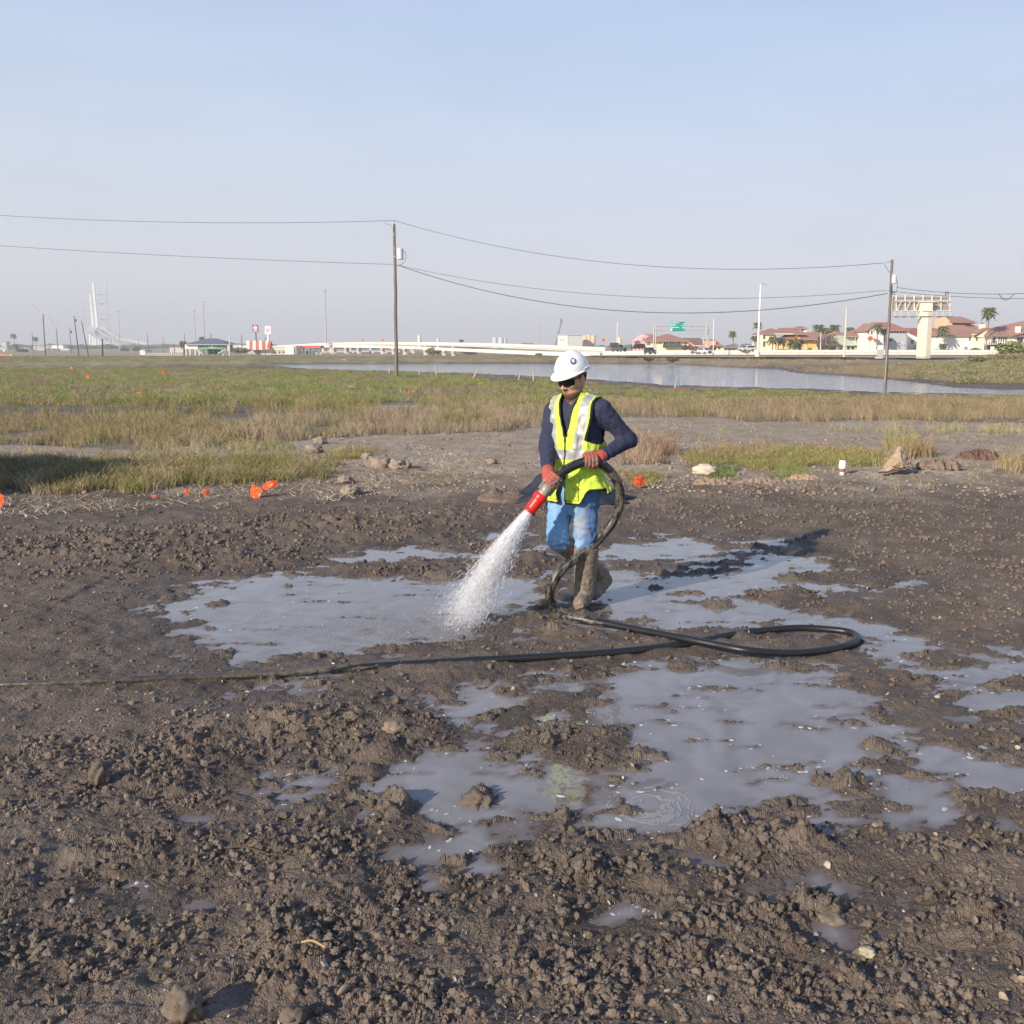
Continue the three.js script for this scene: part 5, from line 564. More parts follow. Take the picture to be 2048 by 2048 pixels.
{ const { t, k, at } = P2; const o = at(1788, 567, .15); const tr = obj('transformer', new THREE.LatheGeometry([[0, 0], [4.2, 0], [4.5, 1], [4.5, 14.5], [4.8, 15], [2.4, 16.5], [0, 17]].map(q => new THREE.Vector2(q[0] * k, q[1] * k)), 22).translate(o.x, o.y, o.z), tankM, t); objs('bushing', [rod(at(1786, 551, .2), at(1785, 546, .2), .8 * k, 6), rod(at(1791, 558, .2), at(1793, 556, .2), .9 * k, 6)], porcM, tr); objs('cross_bracket', [rod(at(1785, 522, 0), at(1773, 525, .1), .7 * k, 6), rod(at(1784, 580, 0), at(1767, 582, .1), .4 * k, 5)], galvM, t); objs('insulator', [rod(at(1771, 524, .1), at(1765, 526, .1), 1 * k, 7)], porcM, t); objs('jumper_wire', [tube([at(1768, 526, .1), at(1772, 534, .1), at(1774, 538, .1), at(1780, 545, .1)], .014, 14, 5), tube([at(1792, 556, .15), at(1795, 565, .15), at(1794, 578, .1), at(1792, 585, .1)], .014, 14, 5)], wireB, t); obj('ladder_bracket', [rod(at(1782, 570, .2), at(1781, 583, .2), 1.6 * k, 6)], M(.12, .1, .09, .8), t); obj('cable_guard', [rod(at(1769.5, 765, .26), at(1777, 655, .26), .55 * k, 5)], M(.4, .38, .35, .7), t); }
const zA = -72, zB = -59;
function wire(label, a, za, b, zb, sag, r = .016) { const A = zpt(...a, za), B = zpt(...b, zb), pts = []; for (let i = 0; i <= 28; i++) { const q = i / 28, p = A.clone().lerp(B, q); p.y -= 4 * sag * q * (1 - q); pts.push(p.sub(A)); } const t = thing('power_line', label, 'wire', A); obj('wire', tube(pts, r, 60, 5), wireB, t); }
wire('upper wire from the left edge to the tall pole top', [-420, 392], -84, [788, 441], zA, .85); wire('lower wire from the left edge to the tall pole', [-420, 458], -84, [791, 529], zA, .35);
wire('topmost wire between the two brown utility poles', [788, 441], zA, [1766, 526], zB, 1.45); wire('thin middle wire between the two brown utility poles', [795, 530], zA, [1768, 581], zB, 1.2, .014); wire('thick lowest wire between the two brown utility poles', [795, 530], zA, [1775, 587], zB, 2.05, .024);
wire('upper wire from the pond pole to the right edge', [1793, 575], zB, [2420, 535], -50, .75); wire('lower wire from the pond pole to the right edge', [1779, 582], zB, [2420, 578], -50, .45);
{ const A = zpt(1998, 589, -57.5), q = (x, y) => zpt(x, y, -57.5).sub(A); const t = thing('wire_loop', 'short slack loop of wire hanging under the lower right wire', 'wire', A); obj('wire', tube([q(1998, 588.5), q(2004, 596), q(2010, 600), q(2016, 599), q(2022, 594), q(2028, 588.5)], .02, 30, 5), wireB, t); }
// ---------- far right: road, barrier, billboard, houses ----------
const X = (px, D) => zpt(px, 690, -D).x, Y = (py, D) => zpt(1024, py, -D).y, S = D => D / FPX;
const gy = (px, D) => H(X(px, D), -D, false);
const concM = M(.60, .57, .50, .85), paleM = M(.72, .69, .62, .8), asphM = M(.17, .15, .13, .9);
const strip = (pts, w, lift) => { const P = [], ix = []; pts.forEach(([x, z], i) => { const a = pts[Math.max(0, i - 1)], b = pts[Math.min(pts.length - 1, i + 1)], dx = b[0] - a[0], dz = b[1] - a[1], l = Math.hypot(dx, dz), nx = -dz / l, nz = dx / l; for (const s of [-.5, .5]) { const xx = x + nx * w * s, zz = z + nz * w * s; P.push(xx, H(xx, zz, false) + lift, zz); } if (i) { const o = (i - 1) * 2; ix.push(o, o + 1, o + 2, o + 1, o + 3, o + 2); } }); const g = new THREE.BufferGeometry(); g.setAttribute('position', new THREE.Float32BufferAttribute(P, 3)); g.setIndex(ix); g.computeVertexNormals(); return g; };
const lineAt = (list) => { const o = []; for (let i = 0; i < list.length - 1; i++) for (let k = 0; k < 6; k++) { const t = k / 6, px = lerp(list[i][0], list[i + 1][0], t), D = lerp(list[i][1], list[i + 1][1], t); o.push([X(px, D), -D]); } return o; };
struct('frontage_road', strip(lineAt([[1150, 165], [1400, 158], [1700, 152], [2000, 146], [2600, 138]]), 30, .3), M(.46, .40, .325, .9));
struct('highway', strip(lineAt([[1180, 242], [1500, 240], [1800, 238], [2100, 236], [2700, 232]]), 13, .5), asphM);
struct('verge', strip(lineAt([[1180, 204], [1500, 202], [1800, 198], [2100, 194], [2700, 186]]), 52, .24), M(.25, .195, .115, .95));
struct('marsh_path', strip(lineAt([[1010, 166], [1090, 164], [1160, 166]]), 5, .3), M(.38, .34, .28, .95));
{ const t = thing('concrete_barrier', 'long pale concrete road barrier in front of the houses', 'barrier', [0, 0, 0]); const pts = lineAt([[1205, 252], [1500, 250], [1800, 248], [2080, 246], [2700, 240]]); for (let i = 0; i < pts.length - 1; i++) { const a = V(pts[i][0], 0, pts[i][1]), b = V(pts[i + 1][0], 0, pts[i + 1][1]), L = a.distanceTo(b) - .06, g = prism([[-.3, 0], [.3, 0], [.26, .1], [.13, .32], [.1, 1.12], [-.1, 1.12], [-.13, .32], [-.26, .1]], L); g.rotateY(Math.atan2(b.x - a.x, b.z - a.z)); const m = a.lerp(b, .5); g.translate(m.x, H(m.x, m.z, false) + .02, m.z); obj('barrier_panel', g, paleM, t); } }
// billboard seen from behind
{ const D = 165, s = S(D), b = V(X(1847, D), Y(720, D), -D), t = thing('billboard', 'large billboard seen from behind on a thick cream column', 'billboard', b); const q = (px, py, dz = 0) => V(zpt(px, py, -D).x - b.x, Y(py, D) - b.y, dz);
  const box = (x0, x1, y0, y1, z0, z1) => { const A = q(x0, y1), B = q(x1, y0); return bx(B.x - A.x, B.y - A.y, z1 - z0, (A.x + B.x) / 2, (A.y + B.y) / 2, (z0 + z1) / 2); };
  const col = (() => { const g = new THREE.BoxGeometry(1, 1, 1, 1, 1, 1), p = g.attributes.position; for (let i = 0; i < p.count; i++) { const u = p.getX(i) + .5, v = p.getY(i) + .5, x0 = lerp(1835, 1842, v), x1 = lerp(1856.5, 1862, v), w = q(lerp(x0, x1, u), lerp(722, 603, v)); p.setXYZ(i, w.x, w.y, -p.getZ(i) * -1.5); } g.computeVertexNormals(); return g; })(); obj('column', col, M(.74, .70, .55, .8), t);
  obj('column_panel', (() => { const g = new THREE.BoxGeometry(1, 1, .06), p = g.attributes.position; for (let i = 0; i < p.count; i++) { const u = p.getX(i) + .5, v = p.getY(i) + .5, w = q(lerp(lerp(1847, 1853, v), lerp(1856, 1861.5, v), u), lerp(719, 623, v)); p.setXYZ(i, w.x, w.y, .78 + p.getZ(i)); } g.computeVertexNormals(); return g; })(), M(.50, .42, .36, .85), t); objs('column_cap', [box(1839, 1864, 602, 604.5, -1, 1), box(1841, 1863, 621, 622.5, -.95, .95)], M(.62, .58, .46, .8), t);
  for (let r = 0; r < 5; r++) obj('board_panel', box(1788, 1901, 592 + r * 6.2, 597.6 + r * 6.2, -.75, -.65), M(.27, .25, .215, .85), t);
  const beams = []; for (const y of [602, 621.5]) beams.push(rod(q(1789, y, -.2), q(1903, y, -.2), .10, 6)); beams.push(rod(q(1789, 594, -.5), q(1903, 594, -.5), .07, 6)); const fr = M(.64, .60, .53, .6, { metalness: .2 }); for (const g of beams) obj('beam', g, fr, t); for (let i = 0; i < 7; i++) { const x = 1795 + i * 18; obj('upright', rod(q(x, 590, -.55), q(x, 623, -.45), .13, 6), fr, t); obj('brace', rod(q(x - (x < 1850 ? -9 : 9), 602, -.2), q(x, 621, -.2), .07, 5), fr, t); }
  obj('catwalk', [box(1783, 1903, 632.4, 633.4, .2, 1.0)], M(.2, .2, .2, .7), t); for (const x of [1788, 1800, 1815, 1832, 1872, 1884, 1899]) obj('catwalk_hanger', rod(q(x, 623, .2), q(x, 633, .5), .04, 4), fr, t); for (const x of [1790, 1805, 1822, 1876, 1892]) obj('floodlight', box(x - 3, x + 3, 633.6, 635.2, .5, 1.1), M(.15, .15, .15, .6), t);
  for (const x of [1789.5, 1897]) { const g = box(x - 3.4, x + 3.4, 583, 589.6, -.7, -.5); const o = obj('corner_plate', g, M(.06, .085, .11, .5), t); obj('plate_window', box(x - 1.5, x + 1.5, 585, 589, -.5, -.47), M(.45, .46, .48, .5), o); } obj('gusset', [bx(.1, 2.6, .1, q(1786, 606).x, q(1786, 606).y, -.4)], fr, t); }
// house kit: everything in photo pixels at the house's distance
const roofTex = noiseTex(256, (u, v) => { const a = .5 + .5 * Math.sin(v * 2 * Math.PI * 24) * .25 + .3 * tile(u, v, 5) + .2 * tile(u, v, 14); return mix3([.80, .80, .80], [1, 1, 1], a); }, true); roofTex.repeat.set(.25, .25);
const roofM = (r, g, b) => new THREE.MeshStandardMaterial({ color: new THREE.Color().setRGB(...lin(r, g, b)), map: roofTex, roughness: .85 }); const red = roofM(172, 126, 110), redB = roofM(180, 114, 92), brown = roofM(134, 110, 100);
const winM = new THREE.MeshPhysicalMaterial({ color: new THREE.Color().setRGB(.05, .06, .075), roughness: .12 }), trimM = M(.78, .74, .68, .7);
function house(label, D, cx, cat, kind) { const b = V(X(cx, D), gy(cx, D), -D), t = thing(kind || 'house', label, cat || 'house', b); const q = (px, py, z = 0) => V(zpt(px, py, -D).x - b.x, Y(py, D) - b.y, z), s = S(D);
  const box = (x0, x1, y0, y1, z0, z1) => { const A = q(x0, y1), B = q(x1, y0); return bx(B.x - A.x, B.y - A.y, z1 - z0, (A.x + B.x) / 2, (A.y + B.y) / 2, (z0 + z1) / 2); };
  const api = { t, q, box, s,
    wall: (x0, x1, y0, y1, c, dep = 8, z = 0) => obj('wall', box(x0, x1, y0, y1, z - dep, z), c, t),
    hip: (x0, x1, ye, yr, r0, r1, m, dep = 10, z = .6, flatB) => { const A = q(x0, ye, z), B = q(x1, ye, z), R0 = q(r0, yr, z - dep / 2), R1 = q(r1, yr, z - dep / 2), C = q(x1, ye, z - dep), E = q(x0, ye, z - dep), d = .16; const dn = v => V(v.x, v.y - d, v.z); const g = quadGeo([[A, B, R1, R0], [B, C, R1], [C, E, R0, R1], [E, A, R0], [dn(A), dn(B), B, A], [dn(B), dn(C), C, B], [dn(E), dn(A), A, E], [dn(E), dn(C), dn(B), dn(A)]]); const p = g.attributes.position, uv = new Float32Array(p.count * 2); for (let i = 0; i < p.count; i++) { uv[i * 2] = p.getX(i) + p.getZ(i) * .3; uv[i * 2 + 1] = p.getY(i) * 1.6 + p.getZ(i) * .7; } g.setAttribute('uv', new THREE.BufferAttribute(uv, 2)); const o = obj('roof', g, m, t); obj('fascia', box(x0 + .3, x1 - .3, ye + .2, ye + 1.7, z - .14, z - .04), trimM, o); return o; },
    gable: (poly, m, dep, z, wm) => { const pts = poly.map(([x, y]) => { const v = q(x, y); return [v.x, v.y]; }); const g = prism(pts, dep); g.translate(0, 0, z - dep / 2); return obj(wm || 'gable', g, m, t); },
    win: (x0, x1, y0, y1, z = 0, m) => { const f = obj('window', [box(x0, x1, y0, y0 + .6, z, z + .12), box(x0, x1, y1 - .6, y1, z, z + .12), box(x0, x0 + .6, y0 + .6, y1 - .6, z, z + .12), box(x1 - .6, x1, y0 + .6, y1 - .6, z, z + .12)], m || trimM, t); obj('pane', box(x0 + .6, x1 - .6, y0 + .6, y1 - .6, z, z + .05), winM, f); return f; },
    part: (n, x0, x1, y0, y1, z0, z1, m, par) => obj(n, box(x0, x1, y0, y1, z0, z1), m, par || t), slope: (n, a, m) => { const d = a.map(v => V(v.x, v.y - .14, v.z - .02)), Q = [a, [...d].reverse()]; a.forEach((v, i) => { const w = (i + 1) % a.length; Q.push([a[w], a[i], d[i], d[w]]); }); const g = quadGeo(Q), p = g.attributes.position, uv = new Float32Array(p.count * 2); for (let i = 0; i < p.count; i++) { uv[i * 2] = p.getX(i); uv[i * 2 + 1] = p.getY(i) * 1.6 + p.getZ(i) * .7; } g.setAttribute('uv', new THREE.BufferAttribute(uv, 2)); return obj(n, g, m, t); } }; return api; }
const pink = MS(246, 178, 178, .85), cream = MS(240, 228, 196, .85), yellow = MS(236, 200, 124, .85), sage = MS(172, 184, 164, .85), white = M(.80, .79, .74, .8), greyW = MS(176, 178, 186, .85), peach = MS(240, 188, 146, .85), orangeW = MS(238, 170, 128, .85), salmon = MS(240, 176, 150, .85);
{ const h = house('pink house with a steep gable and red tiled roof', 290, 1292); h.wall(1272, 1310, 680, 704, pink, 9); h.gable([[1272, 682], [1288, 669], [1310, 676], [1310, 684], [1272, 684]], pink, 9, -.01); h.hip(1285, 1318, 677, 668, 1289, 1312, red, 10); h.slope('porch_roof', [h.q(1268, 684, 1), h.q(1276, 680, 1), h.q(1276, 680, -3), h.q(1268, 684, -3)], redB); h.win(1289, 1294, 680, 686); h.part('shutter', 1303, 1306, 681, 686, .0, .15, M(.35, .06, .05, .7)); h.part('balcony', 1295, 1309, 688, 690, .0, .8, pink); h.win(1297, 1301, 691, 698); h.win(1303, 1307, 691, 698); }
{ const h = house('cream house with a dark glazed veranda and hipped brown roof', 278, 1340); h.wall(1302, 1378, 681, 704, cream, 10); h.hip(1297, 1377, 681, 667.5, 1337, 1343, red, 12, 1.2); h.hip(1290, 1340, 681, 672.5, 1300, 1336, red, 8, .2); h.part('veranda', 1324.5, 1360.5, 681.5, 694, .0, .6, MS(196, 190, 172, .8)); for (let i = 0; i < 6; i++) h.win(1326 + i * 5.7, 1331 + i * 5.7, 682.5, 690, .6, M(.2, .21, .2, .7)); h.part('railing', 1324, 1361, 690.4, 694, 1.2, 1.35, M(.06, .075, .07, .7)); for (const x of [1325, 1337, 1349, 1360]) h.part('veranda_post', x, x + 1, 681.5, 694, 1.0, 1.2, M(.25, .22, .18, .8)); h.win(1319, 1321.5, 684, 689); h.win(1370, 1374, 684, 689); }
{ const h = house('low house with a broad dark brown roof and salmon end wall', 285, 1412); h.wall(1380, 1412, 692, 704, cream, 10); h.slope('roof', [h.q(1388, 691, 1), h.q(1414, 691, 1), h.q(1408, 675.5, -6), h.q(1373, 675.5, -6)], brown); h.gable([[1376, 684], [1388, 690.5], [1388, 697], [1376, 697]], salmon, .8, 1.3); h.part('end_wall', 1376, 1388, 696, 704, .1, 1.2, salmon); h.part('vent_pipe', 1404.6, 1405.6, 674, 692, .8, 1.0, white); h.win(1392, 1398, 694, 699); h.part('fascia', 1388, 1414, 691, 692.4, .8, 1.05, trimM); }
{ const h = house('small orange house with a sloping red roof beside the gantry leg', 282, 1425); h.wall(1412, 1432, 682, 704, orangeW, 8); h.slope('roof', [h.q(1424, 692, .8), h.q(1446, 692, .8), h.q(1434, 678, -4), h.q(1410, 678, -4)], red); h.part('carport', 1432, 1448, 692.5, 704, -6, 0, cream); h.win(1435, 1441, 694, 699); h.win(1415, 1419, 685, 691); h.win(1423, 1428, 693, 700); }
{ const h = house('large yellow villa with rambling red roofs and a small roof tower', 275, 1595); h.wall(1524, 1552, 667, 706, MS(244, 226, 186, .85), 11); h.wall(1552, 1663, 674, 706, yellow, 10, .4); h.hip(1523, 1562, 667, 656.5, 1548, 1556, red, 12, .8); h.hip(1546, 1610, 668, 655, 1568, 1596, red, 12, 1.6); h.hip(1582, 1668, 678, 664, 1600, 1642, red, 10, 2.2); h.hip(1568, 1598, 676.5, 666, 1580, 1590, redB, 8, 1.8); h.part('tower', 1601, 1620, 655.5, 665, -6, -3, cream); h.hip(1597, 1622, 656, 651.5, 1608, 1614, red, 6, -2.4); h.win(1607.5, 1614, 657.5, 663, -3); h.gable([[1584, 678], [1590, 672], [1597, 678]], yellow, .5, 2.5); h.slope('gable_roof', [h.q(1582, 679, 2.9), h.q(1590, 671.5, 2.9), h.q(1590, 671.5, 1), h.q(1582, 679, 1)], redB); h.slope('gable_roof', [h.q(1590, 671.5, 2.9), h.q(1599, 679, 2.9), h.q(1599, 679, 1), h.q(1590, 671.5, 1)], redB);
  h.part('cornice', 1546, 1583, 667.2, 669, 1.3, 1.7, trimM); h.win(1525.5, 1530.5, 669.5, 679); h.win(1525.5, 1530.5, 683.5, 694); h.win(1534, 1537, 686, 690); h.part('balcony', 1524, 1533, 681, 682.6, 0, .6, trimM); h.win(1599, 1608, 681, 689, .4); h.win(1584, 1588, 681, 688, .4); h.part('garage_door', 1613, 1624, 681, 696, .4, .52, MS(226, 184, 98, .8)); h.win(1559, 1564, 674, 684, .4); h.part('garden_wall', 1543, 1613, 698, 704, 3.5, 3.8, orangeW); }
{ const h = house('sage green house with columns under a red roof', 276, 1703); h.wall(1673, 1733, 671, 704, sage, 10); h.hip(1688, 1738, 672, 656, 1728, 1732, red, 11, 1.6); h.hip(1670, 1692, 668, 661.5, 1680, 1683, red, 8, .4); h.part('tower_wall', 1672, 1690, 668, 690, -3, .1, sage); h.part('beam', 1692, 1734, 671.5, 674, 1.0, 1.4, trimM); for (let i = 0; i < 5; i++) h.part('column', 1707 + i * 6.2, 1708.3 + i * 6.2, 674, 690, 1.0, 1.3, trimM); for (let i = 0; i < 4; i++) h.win(1709.4 + i * 6.2, 1712.6 + i * 6.2, 675.5, 686); h.win(1672.8, 1675.5, 674, 683, .1); for (const x of [1694, 1703, 1712.5, 1722]) { h.part('arch_opening', x, x + 5, 693, 699, .0, .1, M(.03, .035, .03, .8)); } h.part('balcony', 1690, 1733, 689.5, 691.4, 0, .9, sage); }
{ const h = house('white and grey house with a bright red roof behind the pond pole', 268, 1773); h.wall(1733, 1770, 660, 704, white, 10); h.gable([[1733, 661], [1750, 647], [1768, 656], [1768, 662]], white, 9, -.02); h.wall(1770, 1815, 661, 704, greyW, 10, -.5); h.hip(1752, 1817, 660, 643.5, 1758, 1794, redB, 12, .5); h.slope('gable_roof', [h.q(1731, 662, .7), h.q(1750, 645.5, .7), h.q(1750, 645.5, -9), h.q(1731, 662, -9)], red); for (let i = 0; i < 5; i++) h.win(1782 + i * 6.2, 1786 + i * 6.2, 661.5, 667.5, -.5); h.win(1735, 1738.5, 662, 669); h.win(1741, 1745, 661, 669); { const d = h.q(1794, 679, -.48); const g = new THREE.BoxGeometry(1.5, 1.5, .08); g.rotateZ(Math.PI / 4); g.translate(d.x, d.y, d.z); const g2 = new THREE.BoxGeometry(1.15, 1.15, .08); g2.rotateZ(Math.PI / 4); g2.translate(d.x, d.y, d.z + .03); const f = obj('diamond_window', g, MS(150, 152, 160, .7), h.t); obj('pane', g2, winM, f); } h.part('wall_panel', 1777, 1785, 677, 683, -.5, -.4, M(.05, .05, .05, .7)); for (let i = 0; i < 3; i++) h.win(1800 + i * 4, 1803 + i * 4, 688, 693, -.5); h.slope('porch_roof', [h.q(1745, 682, 1.6), h.q(1757, 681.5, 1.6), h.q(1752, 677, 0), h.q(1745, 677, 0)], red); h.part('corner_post', 1811, 1816, 662, 704, -.4, .1, MS(150, 152, 160, .8)); }
{ const h = house('low white house with a sloping red roof left of the billboard column', 274, 1828); h.gable([[1815, 704], [1815, 663], [1838, 673], [1845, 673], [1845, 704]], white, 9, 0, 'wall'); h.slope('roof', [h.q(1813, 662.5, .6), h.q(1840, 675, .6), h.q(1850, 655, -6), h.q(1814, 655, -6)], redB); h.win(1821, 1828, 679, 688); h.part('parked_boat_cover', 1826, 1838, 690, 699, 1, 3, MS(150, 156, 160, .7)); }
{ const h = house('orange house with arched red shutters right of the billboard column', 274, 1872); h.wall(1852, 1884, 661, 704, orangeW, 9); h.hip(1845, 1886, 661, 655, 1852, 1882, redB, 10, .5); for (const x of [1859, 1868.5]) { const sh = new THREE.Shape(); const w = 7.2 * h.s, H2 = 12.5 * h.s; sh.moveTo(-w / 2, 0); sh.lineTo(w / 2, 0); sh.lineTo(w / 2, H2 * .7); sh.quadraticCurveTo(w / 2, H2, 0, H2); sh.quadraticCurveTo(-w / 2, H2, -w / 2, H2 * .7); const g = new THREE.ExtrudeGeometry(sh, { depth: .1, bevelEnabled: false }); const o = h.q(x + 3.6, 679, 0); g.translate(o.x, o.y, o.z); obj('shutter', g, M(.40, .085, .04, .7), h.t); } h.part('cornice', 1852, 1878, 662, 663.6, 0, .3, trimM); h.win(1861, 1866, 690, 698); }
{ const h = house('tall peach house with a red roof behind the white house', 292, 1912); h.wall(1880, 1925, 655, 704, peach, 9); h.gable([[1880, 660], [1880, 638], [1891, 634], [1914, 660]], peach, 4, .3); h.slope('roof', [h.q(1896, 645, .4), h.q(1954, 645, .4), h.q(1942, 632, -6), h.q(1890, 632, -6)], red); h.slope('roof', [h.q(1905, 659, 1.4), h.q(1962, 659, 1.4), h.q(1950, 647, -3), h.q(1900, 647, -3)], red); h.part('clerestory', 1903, 1950, 645.2, 647.4, -.3, -.1, M(.07, .06, .05, .6)); h.win(1883, 1887, 645, 651); h.win(1912, 1917, 662, 668); }
{ const h = house('big white house with a broad red roof and gabled sunroom', 262, 1928); h.wall(1882, 1945, 671, 706, white, 10); h.hip(1880, 1964, 671, 649, 1914, 1948, red, 13, .8); h.wall(1940, 1966, 668, 706, MS(240, 232, 204, .85), 8, 1.2); h.gable([[1945, 674], [1967, 657], [1980, 671], [1980, 676]], MS(240, 232, 204, .85), .5, 1.6); h.slope('gable_roof', [h.q(1940, 672, 2.2), h.q(1967, 655.5, 2.2), h.q(1967, 655.5, -3), h.q(1944, 668, -3)], red); h.slope('gable_roof', [h.q(1967, 655.5, 2.2), h.q(1984, 672, 2.2), h.q(1984, 672, -3), h.q(1967, 655.5, -3)], red); h.part('chimney', 1964, 1973, 648, 662, -2, -.6, MS(230, 226, 196, .85)); h.part('chimney_cap', 1966, 1971, 645.5, 648, -1.7, -.9, M(.12, .12, .12, .7)); h.win(1966.5, 1971, 661, 669, 1.6); h.win(1966, 1971, 673, 682, 1.2); h.win(1975, 1979, 673, 682, 1.2); h.win(1937, 1942, 673, 682); h.win(1947, 1952, 674, 682, 1.2); h.win(1910, 1912.5, 673, 676); h.part('meter_box', 1928, 1934, 693, 698, 0, .3, M(.3, .3, .3, .7)); h.part('wall', 1966, 1982, 672, 690, -6, 1.15, MS(238, 222, 196, .85)); }
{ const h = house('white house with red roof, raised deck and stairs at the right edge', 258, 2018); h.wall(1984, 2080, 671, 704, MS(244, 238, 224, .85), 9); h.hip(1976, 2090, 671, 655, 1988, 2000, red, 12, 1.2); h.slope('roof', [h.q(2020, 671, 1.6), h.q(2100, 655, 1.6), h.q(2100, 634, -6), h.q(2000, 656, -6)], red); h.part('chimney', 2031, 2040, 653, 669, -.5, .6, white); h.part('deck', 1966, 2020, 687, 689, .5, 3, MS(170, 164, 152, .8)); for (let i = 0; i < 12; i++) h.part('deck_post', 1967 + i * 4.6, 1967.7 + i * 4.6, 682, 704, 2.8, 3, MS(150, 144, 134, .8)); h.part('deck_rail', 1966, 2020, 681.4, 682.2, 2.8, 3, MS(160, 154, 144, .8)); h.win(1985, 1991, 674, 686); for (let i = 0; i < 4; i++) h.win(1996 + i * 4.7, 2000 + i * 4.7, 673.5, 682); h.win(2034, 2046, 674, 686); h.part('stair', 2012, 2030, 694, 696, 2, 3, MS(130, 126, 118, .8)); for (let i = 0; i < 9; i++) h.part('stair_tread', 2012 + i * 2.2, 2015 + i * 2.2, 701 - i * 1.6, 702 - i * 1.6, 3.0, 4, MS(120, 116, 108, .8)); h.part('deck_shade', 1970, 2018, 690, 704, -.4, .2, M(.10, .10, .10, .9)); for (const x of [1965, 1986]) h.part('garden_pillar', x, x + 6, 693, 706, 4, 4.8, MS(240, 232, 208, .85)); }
{ const h = house('pale industrial shed with white end and grey side', 620, 1141, 'warehouse', 'warehouse'); h.wall(1117, 1136, 670, 692, M(.74, .73, .68, .8), 14); h.wall(1136, 1165, 670.5, 692, M(.50, .50, .47, .8), 14, -.2); h.part('roof', 1116.5, 1165.5, 669, 670.4, -14, .3, M(.45, .44, .42, .7)); h.part('vent', 1121, 1122.3, 679, 681.5, 0, .2, M(.2, .2, .2, .7)); h.part('vent', 1125.5, 1127, 679, 681.5, 0, .2, M(.2, .2, .2, .7)); }
const tanks = (label, D, list, c) => { const b = V(X(list[0][0], D), 0, -D), t = thing('storage_tank', label, 'storage tank', b); for (const [px, y0, w] of list) { const r = w * S(D) / 2, x = X(px, D) - b.x, top = Y(y0, D), bot = Y(696, D); obj('tank', new THREE.LatheGeometry([[0, bot], [r, bot], [r, top - r * .15], [r * .6, top], [0, top + r * .05]].map(q => new THREE.Vector2(...q)), 18).translate(x, 0, 0), c, t); } return t; };
tanks('tan storage tanks beside the pale industrial shed', 640, [[1170, 671, 9], [1178, 670, 9], [1186, 671, 10]], MS(232, 196, 158, .8)); tanks('cream round tank between the shed and the pink house', 520, [[1239, 675, 7.5]], MS(226, 206, 158, .8)); tanks('row of grey silos beyond the flyover', 1100, [[990, 675, 10], [1002, 675, 11], [1010, 676, 6]], M(.55, .56, .57, .7)); tanks('white tank standing beyond the flyover, right of the tall pole', 700, [[839, 671, 7]], M(.7, .69, .6, .7)); tanks('small pale tank beyond the flyover', 720, [[876, 677, 5]], M(.62, .62, .6, .7));
{ const D = 640, b = V(X(1112, D), 0, -D), q = (x, y) => V(zpt(x, y, -D).x - b.x, Y(y, D), 0), t = thing('crane', 'crane boom rising left of the pale industrial shed', 'crane', b); objs('boom', [rod(q(1110, 690), q(1122.5, 641), .5, 5, .4), rod(q(1112, 688), q(1123.5, 642), .3, 5)], M(.22, .25, .3, .7), t); obj('tip', bx(1, 2, 1, q(1122.8, 641).x, q(1122.8, 641).y, 0), M(.1, .1, .12, .7), t); }
